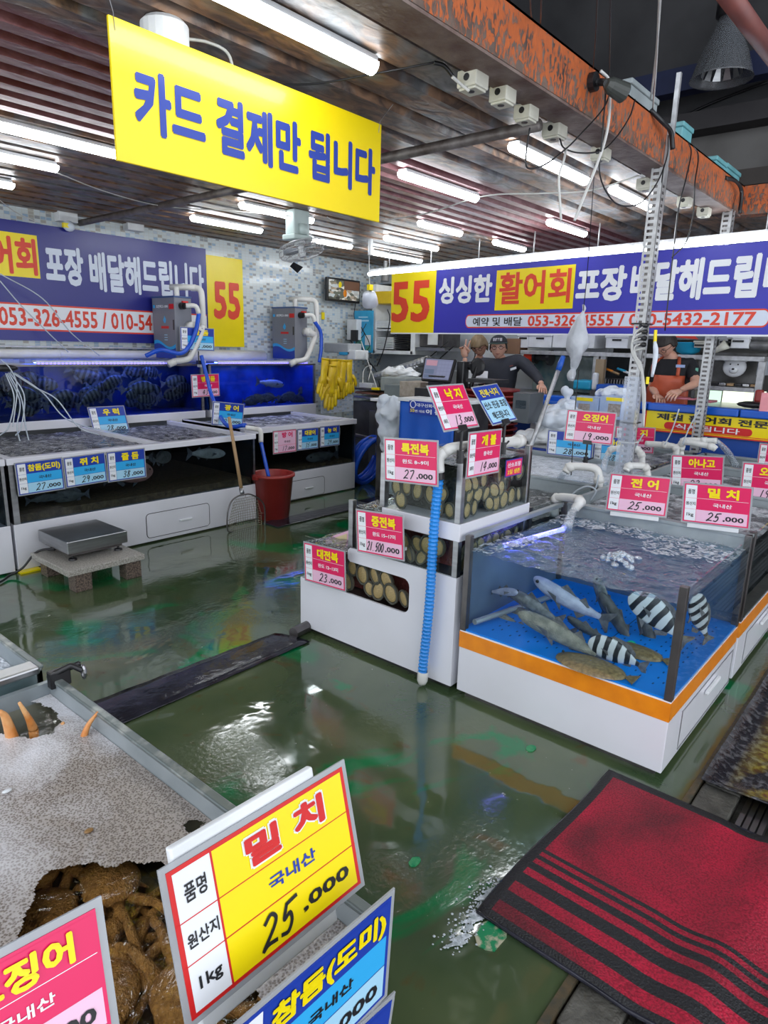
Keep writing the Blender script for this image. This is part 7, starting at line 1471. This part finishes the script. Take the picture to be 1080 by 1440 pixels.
# long back shelf with bins, right half
y_l, y_r = at_x(732, 490, 7.3).y, at_x(1075, 505, 7.3).y; z_s = at_x(900, 497, 7.3).z
t = thing('back_shelf', 'long steel back shelf loaded with bins above the worktop', 'shelf', (7.45, 3, z_s)); mb = MB(); mb.box(7.3, 7.7, y_r, y_l, z_s-.045, z_s); mb.build('board', galv, t, bevel=.003)
z_s2 = at_x(1030, 543, 7.3).z; mb = MB(); mb.box(7.3, 7.6, y_r+.05, at_x(1000, 540, 7.3).y+.5, z_s2-.05, z_s2-.01); mb.build('lower_board', galv, t, bevel=.003)
for px in (836, 846, 1070): y = at_x(px, 520, 7.3).y; mb = MB(); mb.box(7.31, 7.35, y-.03, y+.03, .9, z_s-.045); mb.build('upright', galv, t)
GB = 'bins on the long back shelf'
for k, (r_, m_, lb) in enumerate((((729,470,742,489), whitepl, 'white cupboard box behind the man in the cap'), ((744,470,775,489), whitepl, 'second white cupboard box on the back shelf'), ((778,468,835,490), whitepl, 'wide white cupboard box partly behind the hanging bag'), ((853,472,882,490), whitepl, 'white lidded bin right of the hanging bag'), ((977,479,992,489), cream, 'small cream bin on the back shelf'),
        ((1012,474,1028,488), pm('bin_grey2', (.36,.37,.36), .5), 'grey bin left of the second post'), ((1024,473,1052,490), whitepl, 'white bin with a slot right of the second post'))):
    t, y0, y1, z0, z1 = xbox('storage_bin', lb, 'bin', r_, 7.32, .3, m_, GB); mb = MB(); mb.box(7.31, 7.63, y0-.01, y1+.01, z1-.02, z1); mb.build('lid', m_, t, bevel=.003); mb = MB(); ym = (y0+y1)/2; mb.box(7.312, 7.321, ym-.05, ym+.05, z1-.055, z1-.035); mb.build('slot', black, t)
c = at_x(966, 488, 7.4); mb = MB(); mb.lathe([(.05, 0), (.11, .03), (.135, .12), (.14, .125), (.13, .12), (.10, .035), (.01, .02)], (7.45, c.y, z_s), 20); one('blue_bowl', 'turquoise bowl on the back shelf beside the apron man', 'bowl', mb, pm('bowl_cyan', (.02,.38,.62), .35), smooth=True)
for k, (px, py) in enumerate(((1058, 470), (1068, 486), (1072, 474))): c = at_x(px, py, 7.4); mb = MB(); mb.ell((7.45, c.y, c.z), (.12, .19, .055), 14, 8); one('wrapped_pan', 'dark wrapped pan at the end of the back shelf, %s' % ['top left one', 'lowest one', 'top right one'][k], 'pan', mb, pm('pan_%d' % k, (.12,.12,.12), .35, var=(.2,.2,.2), vs=14), 'pans at the end of the back shelf', smooth=True)
mb = MB(); c = at_x(955, 470, 7.45); mb.add([c+V((0, .18, -.02)), c+V((0, -.20, -.05)), c+V((0, -.02, .10)), c+V((.05, .1, .10))], [(0,1,2,3)]); one('red_blue_sheet', 'red and blue printed sheet leaning over the turquoise bowl', 'sheet', mb, I_vred, solid=.006)
mb = MB(); mb.tube([at_x(1000, 497, 7.25), at_x(1012, 490, 7.25), at_x(1022, 484, 7.25)], [.012, .03, .05], 8); one('ladle', 'pale ladle hanging in front of the back shelf', 'ladle', mb, cream, smooth=True)
# cutout bear-shaped white dish
c = at_x(1033, 516, 7.4); t = thing('bear_dish', 'white bear-head shaped dish on the lower back shelf', 'dish', c); mb = MB(); mb.ell(c, (.03, .11, .10), 18, 10); mb.ell(c+V((0,.085,.075)), (.025, .03, .03), 10, 6); mb.ell(c+V((0,-.085,.075)), (.025, .03, .03), 10, 6); mb.ell(c+V((-.02,0,-.03)), (.03, .045, .035), 12, 8); mb.build('dish', whitepl, t, smooth=True)
mb = MB(); mb.ell(c+V((-.048, 0, -.02)), (.008, .014, .010), 8, 5); mb.ell(c+V((-.028, .035, .025)), (.006, .008, .008), 8, 5); mb.ell(c+V((-.028, -.035, .025)), (.006, .008, .008), 8, 5); mb.build('features', black, t, smooth=True)
mb = MB(); y0, y1, z0, z1 = rx(984, 495, 1072, 540, 7.62); mb.box(7.64, 7.68, y0, y1, z0, z1); one('steel_backboard', 'stained steel board behind the lower back shelf', 'board', mb, pm('stained_steel', (.20,.20,.20), .35, metal=.5, var=(.08,.075,.07), vs=5))
for k in range(6): xbox('knife_rack_item', 'kitchen tool on the lower back shelf, %s from the second post' % ORD[k], 'tool', (1000+k*11, 538+k*.5, 1009+k*11, 542+k*.5), 7.32, .12, [black, steel, wood][k % 3], 'tools on the lower back shelf')
xbox('file_rack', 'upright grey file rack on the lower back shelf', 'rack', (1066,508,1076,528), 7.35, .15, pm('filegrey', (.35,.38,.42), .4))
# windows behind
for n_, r_ in enumerate(((985,548,1012,574), (1018,548,1044,575), (1048,549,1074,577))):
    y0, y1, z0, z1 = rx(*r_, 7.72); mb = MB(); mb.box(7.70, 7.715, y0, y1, z0, z1); struct('window_%d' % (n_+1), mb, [emi('daylit_%d' % n_, [(.45,.62,.50), (.72,.78,.62), (.62,.66,.50)][n_], .9)])
mb = MB(); y0, y1, z0, z1 = rx(842, 498, 900, 556, 7.66); mb.box(7.68, 7.72, y0, y1, z0, z1); one('dark_backboard', 'black board behind the wire rack left of the first post', 'board', mb, darkin)
t = thing('wire_rack', 'black wire rack holding coloured handles left of the first post', 'rack', (7.4, 3, 1.2)); mb = MB(); y0, y1, z0, z1 = rx(848, 532, 898, 560, 7.35)
for k in range(14): y = y0+(y1-y0)*k/13; mb.cyl((7.35, y, z0), (7.35, y, z1), .006, 5)
mb.cyl((7.35, y0, z1), (7.35, y1, z1), .008, 6); mb.build('grille', steel_dark, t)
for k, m_ in enumerate((orange_band, wood, MT['bowl_cyan'], whitepl, steel)): a = at_x(850+k*9, 518+(k % 2)*4, 7.4); mb = MB(); mb.tube([a, a+V((0, -.10, -.03))], .014, 8); one('tool_handle', '%s handle resting on the black wire rack' % ['orange', 'wooden', 'turquoise', 'white', 'steel'][k], 'tool', mb, m_, 'handles on the wire rack', smooth=True)
# greenish glass tank behind, red reel, blue basins
M = pm('murky_tank', (.06,.12,.13), .12, var=(.20,.24,.23), vs=5, bump=.6, bs=9)
mb = MB(); y0, y1, z0, z1 = rx(752, 492, 838, 552, 7.5); mb.box(7.5, 7.65, y0, y1, 1.125, z_s-.05); one('dim_tank', 'dim greenish glass tank at the back behind the cap man', 'tank', mb, M, bevel=.01)
t = thing('hose_reel', 'red and black reel beside the cap man', 'reel', at_x(755, 502, 7.35)); a, b, c = at_x(740, 500, 7.4), at_x(752, 502, 7.4), at_x(772, 503, 7.4); mb = MB(); mb.tube([b, V((b.x, b.y, z_s-.04))], .015, 8); mb.build('hanger', steel, t); mb = MB(); mb.cyl(a, b, .065, 16); mb.build('drum', I_vred, t); mb = MB(); mb.cyl(b, c, .04, 12); mb.cyl(c, c.lerp(b, -.2), .09, 16); mb.cyl(b, b.lerp(c, .15), .08, 16); mb.build('hub', black, t)
t9 = thing('back_worktop', 'steel worktop with cupboards along the back wall behind the men', 'worktop', (7.3, 2.5, 0)); mb = MB(); mb.box(7.0, 7.7, .6, 4.6, 0, 1.08); mb.build('cupboard', galv, t9); mb = MB(); mb.box(6.96, 7.7, .6, 4.6, 1.08, 1.12); mb.build('top', steel, t9)
t, y0, y1, z0, z1 = xbox('blue_basin', 'turquoise basin on the worktop left of the hanging bag line', 'basin', (806,534,830,549), 7.0, .3, MT['bowl_cyan'], bevel=.02)
for k, r_ in enumerate(((838,540,882,558), (978,573,1068,588))): xbox('blue_trough', ['blue trough on the worktop behind the crumpled clear bag', 'long blue trough on the worktop right of the apron man'][k], 'trough', r_, 6.75, .3, blueplastic, bevel=.015)
xbox('white_cylinder', 'white upright tube beside the turquoise basin', 'tube', (833,524,838,549), 7.0, .06, whitepl, bevel=.02); xbox('wood_prop', 'tan wooden prop left of the black wire rack', 'post', (838,505,846,545), 7.1, .06, pm('plywood', (.34,.25,.15), .6))
mb = MB(); y0, y1, z0, z1 = rx(1066, 562, 1080, 568, 6.3); c = at_x(1062, 570, 6.4)
xbox('pink_board', 'pink board standing on the counter at the right edge', 'board', (1071,552,1100,582), 6.16, .01, pm('pink_board', (.80,.30,.34), .4)); xbox('red_cup', 'red cup beside the pink board', 'cup', (1062,548,1070,566), 6.5, .08, red_pl, bevel=.015); mb = MB(); mb.ell((6.5, at_x(1058, 574, 6.5).y, 1.19), (.10, .13, .03), 14, 6); one('dark_dish', 'dark dish on the counter left of the pink board', 'dish', mb, black, smooth=True)
for i in range(3): xbox('food_tray', ['pink fish tray in front of the apron man', 'pink tray right of the apron man', 'small dark tool on the counter by the second post'][i], 'tray', [(940,558,975,563), (985,563,1000,567), (972,548,976,560)][i], 6.35, .2, [pm('pinktray', (.55,.16,.20), .4), MT['pinktray'] if 'pinktray' in MT else red_pl, black][i])

# ================================================================ PEOPLE
def skin_mesh(J, E, sub=1):
    """J: name -> (point, radius or (rx, ry)); E: edges; first joint is the root"""
    nm = list(J); me = bpy.data.meshes.new('sk'); me.from_pydata([tuple(J[k][0]) for k in nm], [(nm.index(a), nm.index(b)) for a, b in E], [])
    o = bpy.data.objects.new('sk', me); COL.objects.link(o); o.modifiers.new('k', 'SKIN'); s_ = o.modifiers.new('s', 'SUBSURF'); s_.levels = s_.render_levels = sub; o.modifiers['k'].use_smooth_shade = True
    for i, k in enumerate(nm): r_ = J[k][1]; d = me.skin_vertices[0].data[i]; d.radius = r_ if isinstance(r_, tuple) else (r_, r_); d.use_root = (i == 0)
    out = bpy.data.meshes.new_from_object(o.evaluated_get(bpy.context.evaluated_depsgraph_get())); vs = [v.co.copy() for v in out.vertices]; fs = [tuple(p.vertices) for p in out.polygons]
    bpy.data.objects.remove(o); bpy.data.meshes.remove(out); return vs, fs
def head_verts(mb, c, fwd, up, h=.235, mi=0, sub=(28, 20)):
    """skull with brow, nose, lips, chin and ears; c is the middle of the head"""
    f = V(fwd).normalized(); u = (V(up)-f*V(up).dot(f)).normalized(); r = f.cross(u); c = V(c); n, k = sub; vs = []
    for i in range(k+1):
        t_ = PI*i/k; z = math.cos(t_)
        for j in range(n):
            a = 2*PI*j/n; x = math.sin(t_)*math.cos(a); y = math.sin(t_)*math.sin(a)   # y: forward
            zz = z*.5; wd = .345*(1-.20*max(0, -z)**1.3); dp = .40*(1-.10*max(0, -z)); fy = y*dp; fx = x*wd
            if y > 0:
                g = math.exp(-(x/.16)**2); fy += .085*g*math.exp(-((z+.12)/.17)**2)+.02*g*math.exp(-((z+.50)/.08)**2)+.02*math.exp(-((z-.16)/.08)**2)*math.exp(-(x/.5)**2)-.025*math.exp(-((abs(x)-.36)/.16)**2)*math.exp(-((z-.02)/.12)**2)+.035*g*math.exp(-((z+.85)/.15)**2)
            else: fy *= 1.12 if z > -.3 else 1.0
            vs.append(c+(r*fx+f*fy+u*zz)*h)
    mb.add(vs, [(i*n+j, i*n+(j+1) % n, (i+1)*n+(j+1) % n, (i+1)*n+j) for i in range(k) for j in range(n)], mi)
    for s_ in (-1, 1): mb.ell(c+(r*s_*.345+f*(-.02)+u*(-.03))*h, (.10*h*.4, .10*h, .14*h), 10, 8, mi, R=frame_from(r, u))
    return f, u, r
def face_bits(t, c, f, u, r, h, glasses=False, smile=True, closed=False):
    W = lambda x, y, z: V(c)+(r*x+f*y+u*z)*h
    FR = frame_from(r, u)
    for s_ in (-1, 1):
        mb = MB(); mb.ell(W(.135*s_, .355, .01), (.040*h, .03*h, (.016 if not closed else .008)*h), 10, 6, 0, R=FR); mb.ell(W(.135*s_, .378, .01), (.016*h, .014*h, .014*h), 8, 6, 1, R=FR); mb.build('eye', [whitepl, eyem], t, smooth=True)
        mb = MB(); mb.tube([W(.08*s_, .392, .075), W(.14*s_, .388, .09), W(.205*s_, .34, .072)], [.010*h, .013*h, .006*h], 6); mb.build('eyebrow', hair_d, t, smooth=True)
    mb = MB(); mb.tube([W(-.10, .362, -.245), W(-.05, .392, -.262 if smile else -.25), W(0, .402, -.268 if smile else -.25), W(.05, .392, -.262 if smile else -.25), W(.10, .362, -.245)], [.008*h, .020*h, .022*h, .020*h, .008*h], 6); mb.build('mouth', lipm, t, smooth=True)
    if glasses:
        g = MB()
        for s_ in (-1, 1): g.tube([W(.15*s_+.095*math.cos(a), .425-.02*abs(math.cos(a)), .0+.068*math.sin(a)) for a in [2*PI*k/16 for k in range(16)]], .0022, 5, closed=True); g.tube([W(.245*s_, .40, .02), W(.355*s_, .1, .03), W(.36*s_, -.05, .02)], .0022, 5)
        g.tube([W(-.055, .43, .02), W(.055, .43, .02)], .0022, 5); g.build('spectacles', eyem, t)
def hair(t, c, f, u, r, h, m_, fringe=.16, vol=1.09, back=-.25):
    mb = MB(); n, k = 30, 14; vs = []; W = lambda x, y, z: V(c)+(r*x+f*y+u*z)*h; r2 = random.Random(3)
    for i in range(k+1):
        for j in range(n):
            a = 2*PI*j/n; y = math.sin(a); lim = fringe if y > .25 else back if y < -.1 else (-.02)
            if .25 >= y >= -.1: lim = -.06
            tmax = math.acos(max(-1, min(1, lim*2))); t_ = tmax*i/k; z = math.cos(t_); s_ = math.sin(t_)
            jit = 1+.035*math.sin(j*2.1+i)+r2.uniform(-.015, .015)
            vs.append(W(s_*math.cos(a)*.365*vol*jit, s_*y*.425*vol*jit+(-.01), z*.5*vol*jit+.01))
    mb.add(vs, [(i*n+j, i*n+(j+1) % n, (i+1)*n+(j+1) % n, (i+1)*n+j) for i in range(k) for j in range(n)]); mb.build('hair', m_, t, smooth=True, solid=.010)
def hand(mb, wrist, d, palm_n, s=1., curl=.3, spread=.12, pose=None, mi=0, side=1):
    """palm + five tapered fingers; d: pointing direction, palm_n: palm normal; pose: per-finger curl"""
    d = V(d).normalized(); pn = (V(palm_n)-d*V(palm_n).dot(d)).normalized(); sd = d.cross(pn)*side; wv = V(wrist)
    mb.tube([wv, wv+d*.03*s, wv+d*.07*s, wv+d*.09*s], [.026*s, .036*s, .040*s, .034*s], 10, mi)
    base_i = len(mb.v)-40
    for i_ in range(base_i, len(mb.v)): p = mb.v[i_]-wv; mb.v[i_] = wv+p-pn*p.dot(pn)*.45
    for k in range(4):
        off = (k-1.5)*.0205*s; L_ = [.070, .080, .074, .058][k]*s; cu = pose[k] if pose else curl; p = wv+d*.085*s+sd*off; dr = (d+sd*spread*(k-1.5)).normalized(); pts = [p-d*.01]; rs = [.0095*s]
        for seg, fr in enumerate((.42, .32, .26)): ang = cu*(.7+seg*.4); dr = (dr*math.cos(ang)+pn*math.sin(ang)).normalized(); p = p+dr*L_*fr; pts.append(p); rs.append([.0088, .0078, .0058][seg]*s)
        mb.tube(pts, rs, 8, mi)
    p = wv+d*.03*s-sd*.030*s; th = pose[4] if pose else .2; q_ = [p+sd*.01, p-sd*.018*s+d*.025*s+pn*.01*th, p+(-sd*.028*(1-th)+d*.052+pn*.03*th)*s, p+(-sd*.030*(1-th*1.4)+d*.074+pn*.045*th)*s]; mb.tube(q_, [.014*s, .012*s, .010*s, .007*s], 8, mi)
def person(label, P, face_dir, up_dir, head_c, cloth_m, sleeve_to, hh=.235, hairf=None, glasses=True, arms=None, apron=None, cap=False, base=(0,0,0), poses=None, closed=False, trous=black_cloth):
    t = thing('person', label, 'person', base)
    J = {}; E = []; pel = V(P['pelvis'])
    J['pelvis'] = (pel, (.10, .08)); J['waist'] = (pel.lerp(V(P['neck']), .35), (.11, .08)); J['chest'] = (pel.lerp(V(P['neck']), .74), (.135, .095)); J['neckb'] = (V(P['neck']), .062); J['neckt'] = (V(P['neck']).lerp(V(head_c), .55), .052)
    E += [('pelvis', 'waist'), ('waist', 'chest'), ('chest', 'neckb'), ('neckb', 'neckt')]
    lat = (V(P['shL'])-V(P['shR'])).normalized()
    for s_ in 'LR':
        J['sh'+s_] = (V(P['sh'+s_]), .062); J['el'+s_] = (V(P['el'+s_]), .044); J['fa'+s_] = (V(P['el'+s_]).lerp(V(P['wr'+s_]), .35), .041); J['wr'+s_] = (V(P['wr'+s_]), .027); E += [('chest', 'sh'+s_), ('sh'+s_, 'el'+s_), ('el'+s_, 'fa'+s_), ('fa'+s_, 'wr'+s_)]
        q_ = 1 if s_ == 'L' else -1; hip = pel+lat*.09*q_-V((0,0,.06)); J['hip'+s_] = (hip, .075); J['kn'+s_] = (V((hip.x, hip.y, .48)), .06); J['an'+s_] = (V((hip.x+.02, hip.y, .09)), .042); J['to'+s_] = (V((hip.x-.14, hip.y, .04)), .038); E += [('pelvis', 'hip'+s_), ('hip'+s_, 'kn'+s_), ('kn'+s_, 'an'+s_), ('an'+s_, 'to'+s_)]
    vs, fs = skin_mesh(J, E); mb = MB(); mb.add(vs, fs); f, u, r = head_verts(mb, head_c, face_dir, up_dir, hh)
    for s_ in 'LR':
        d = (V(P['ha'+s_])-V(P['wr'+s_])); ps = (poses or {}).get(s_, {}); hand(mb, V(P['wr'+s_]), d, ps.get('n', (-.3, 0, -1)), ps.get('s', 1.08), ps.get('curl', .35), ps.get('spread', .08), ps.get('pose'), side=ps.get('side', 1))
    mb.build('body', skin_m, t, smooth=True)
    # shirt and trousers: slightly larger shells over the same skeleton
    J2 = {'pelvis': (pel-V((0,0,.03)), (.155, .12)), 'waist': (J['waist'][0], (.185, .14)), 'chest': (J['chest'][0], (.205, .15)), 'neckb': (V(P['neck'])-V((0,0,.015)), .078)}; E2 = [('pelvis', 'waist'), ('waist', 'chest'), ('chest', 'neckb')]
    for s_ in 'LR':
        J2['sh'+s_] = (V(P['sh'+s_]), .085); E2.append(('chest', 'sh'+s_)); sl = sleeve_to[0 if s_ == 'L' else 1]
        if sl <= 1: J2['el'+s_] = (V(P['sh'+s_]).lerp(V(P['el'+s_]), sl), .064); E2.append(('sh'+s_, 'el'+s_))
        else: J2['el'+s_] = (V(P['el'+s_]), .058); J2['wr'+s_] = (V(P['el'+s_]).lerp(V(P['wr'+s_]), sl-1), .044); E2 += [('sh'+s_, 'el'+s_), ('el'+s_, 'wr'+s_)]
    vs, fs = skin_mesh(J2, E2); mb = MB(); mb.add(vs, fs); mb.build('shirt', cloth_m, t, smooth=True)
    J3 = {'pelvis': (pel-V((0,0,.05)), (.15, .12))}; E3 = []
    for s_ in 'LR': J3['hip'+s_] = (J['hip'+s_][0], .105); J3['kn'+s_] = (J['kn'+s_][0], .075); J3['an'+s_] = (J['an'+s_][0]+V((0,0,.02)), .06); E3 += [('pelvis', 'hip'+s_), ('hip'+s_, 'kn'+s_), ('kn'+s_, 'an'+s_)]
    vs, fs = skin_mesh(J3, E3); mb = MB(); mb.add(vs, fs); mb.build('trousers', trous, t, smooth=True)
    face_bits(t, head_c, f, u, r, hh, glasses, closed=closed)
    if hairf: hair(t, head_c, f, u, r, hh, *hairf)
    return t, f, u, r, J2
X0 = 6.66
# man in the cap, leaning on the counter
H1 = at_x(701, 489, X0); W = lambda px, py, x: at_x(px, py, x)
P = dict(pelvis=(6.75, at_x(705, 540, 6.75).y-.02, 1.02), neck=W(704, 505, X0+.04), shL=W(732, 506, X0+.05), shR=W(680, 511, X0+.02), elL=W(756, 531, X0-.05), wrL=W(762, 541, X0-.22), haL=W(764, 549, X0-.32), elR=W(664, 541, X0+.02), wrR=W(676, 552, X0-.2), haR=W(682, 556, X0-.3))
P['shL'], P['shR'] = V(P['shL']), V(P['shR'])
t, f, u, r, J2 = person('man in a dark cap and glasses leaning on the counter, smiling', P, (-.86, -.42, -.02), (0, .05, 1), H1, navy_cloth, (1.85, 1.85), hh=.245, hairf=(hair_d, .20, 1.05, -.2), base=(6.75, P['pelvis'][1], 0))
hh = .245; Wc = lambda x, y, z: H1+(r*x+f*y+u*z)*hh
mb = MB(); n, k = 26, 8; vs = []
for i in range(k+1):
    tt = (PI/2)*i/k
    for j in range(n): a = 2*PI*j/n; vs.append(Wc(math.sin(tt)*math.cos(a)*.40, math.sin(tt)*math.sin(a)*.47-.01, .22+math.cos(tt)*.36))
mb.add(vs, [(i*n+j, i*n+(j+1) % n, (i+1)*n+(j+1) % n, (i+1)*n+j) for i in range(k) for j in range(n)]); cp_ = mb.build('cap', pm('cap_dark', (.018,.022,.028), .8), t, smooth=True)
mb = MB(); vs = []
for i in range(5):
    for j in range(9): a = PI*(.12+.76*j/8); rr_ = 1+.62*i/4*math.sin(a); vs.append(Wc(.40*math.cos(a)*(1+.05*i), .46*math.sin(a)*rr_, .22-.05*(i/4)*(1-.6*abs(math.cos(a)))))
mb.add(vs, [(i*9+j, i*9+j+1, (i+1)*9+j+1, (i+1)*9+j) for i in range(4) for j in range(8)]); mb.build('cap_visor', pm('cap_visor', (.02,.05,.04), .7), t, smooth=True, solid=.006)
mb = MB()
for k_, (x0, w_) in enumerate(((-.19, .10), (-.07, .07), (.02, .10), (.14, .07))): mb.add([Wc(x0, .43, .30), Wc(x0+w_, .44, .30), Wc(x0+w_, .38, .43), Wc(x0, .37, .43)], [(0, 1, 2, 3)], 0)
mb.build('cap_patch', [pm('patch_grey', (.42,.40,.40), .6)], t, solid=.004)
a = W(720, 518, X0-.10); mb = MB(); a2 = W(722, 520, X0-.145); mb.add([a2+V(p) for p in ((-.0, .035, -.012), (0, -.035, .012), (0, -.03, .035), (0, .04, .012))], [(0, 1, 2, 3)]); mb.build('name_badge', whitepl, t, solid=.004)
a2 = W(719, 515, X0-.145); mb = MB(); mb.add([a2+V(p) for p in ((0, .02, -.006), (0, -.02, .006), (0, -.02, .014), (0, .02, .004))], [(0, 1, 2, 3)]); mb.build('chest_logo', pm('logo_rust', (.25,.05,.04), .6), t, solid=.002)
# young man making a V sign
H2 = at_x(674, 487, 6.85)
P = dict(pelvis=(6.95, at_x(678, 540, 6.95).y, 1.0), neck=W(674, 509, 6.92), shL=W(692, 514, 6.95), shR=W(655, 516, 6.88), elR=W(653, 530, 6.62), wrR=W(654, 502, 6.58), haR=W(652, 478, 6.58), elL=W(690, 540, 6.9), wrL=W(676, 548, 6.7), haL=W(668, 550, 6.6))
t, f, u, r, J2 = person('young man with sandy hair raising a V sign beside his face', P, (-.88, -.30, -.42), (-.25, .10, .95), H2, navy_cloth, (1.5, 1.45), hh=.235, hairf=(hair_b, .10, 1.14, -.3), base=(6.95, P['pelvis'][1], 0),
    poses={'R': dict(n=(-1, -.4, 0), pose=[.03, .03, 1.9, 1.9, 1.1], spread=.38, side=-1, s=1.2)}, closed=True)
# apron man
H3 = at_x(935, 484, 6.62)
P = dict(pelvis=(6.84, at_x(946, 545, 6.84).y, 1.02), neck=W(944, 503, 6.72), shL=W(972, 514, 6.80), shR=W(923, 514, 6.70), elL=W(979, 539, 6.66), wrL=W(957, 549, 6.42), haL=W(948, 554, 6.34), elR=W(917, 545, 6.72), wrR=W(924, 556, 6.5), haR=W(930, 562, 6.40))
t, f, u, r, J2 = person('man in an orange apron and black shirt looking down at his work', P, (-.72, .12, -.62), (-.45, .05, .9), H3, black_cloth, (.82, .82), hh=.245, hairf=(hair_d, .17, 1.10, -.2), base=(6.84, P['pelvis'][1], 0), closed=True,
    poses={'L': dict(n=(.2, .2, -1), curl=.45, spread=.14)})
ch = J2['chest'][0]; wa = J2['waist'][0]; pe = J2['pelvis'][0]; mb = MB(); nx_, nz_ = 14, 12; vs = []
for i in range(nz_+1):
    v_ = i/nz_; z = 1.40+(.62-1.40)*v_; c_ = ch.lerp(pe, min(1, v_*1.1)); hw_ = .145 if v_ < .12 else .185
    for j in range(nx_+1):
        s_ = (j/nx_-.5)*2; vs.append((c_.x-.165+.10*s_*s_+.006*math.sin(i*1.7+j), c_.y-.0-s_*hw_*1.05, z))
mb.add(vs, [(i*(nx_+1)+j, i*(nx_+1)+j+1, (i+1)*(nx_+1)+j+1, (i+1)*(nx_+1)+j) for i in range(nz_) for j in range(nx_)]); mb.build('apron', apron_m, t, smooth=True, solid=.005)
for s_ in (-1, 1):
    top = V(P['neck'])+V((.0, s_*.075, .0)); fr = V((ch.x-.155, ch.y+s_*.115, 1.395)); mb = MB(); mid = top.lerp(fr, .5)+V((-.06, s_*.02, .02)); mb.tube(spline([top, mid, fr], 5), .016, 8); mb.build('apron_strap', apron_m, t, smooth=True)
a2 = W(957, 515, 6.52); mb = MB(); mb.box(a2.x-.004, a2.x, a2.y-.04, a2.y+.04, a2.z-.012, a2.z+.014); mb.build('name_badge', pm('badge_blue', (.35,.45,.70), .4), t)
a2 = W(980, 522, 6.70); mb = MB(); mb.box(a2.x-.01, a2.x-.004, a2.y-.012, a2.y+.012, a2.z-.03, a2.z+.03); mb.build('sleeve_mark', pm('mark_green', (.20,.55,.40), .5), t)
print('SIGNS', SIGNS)
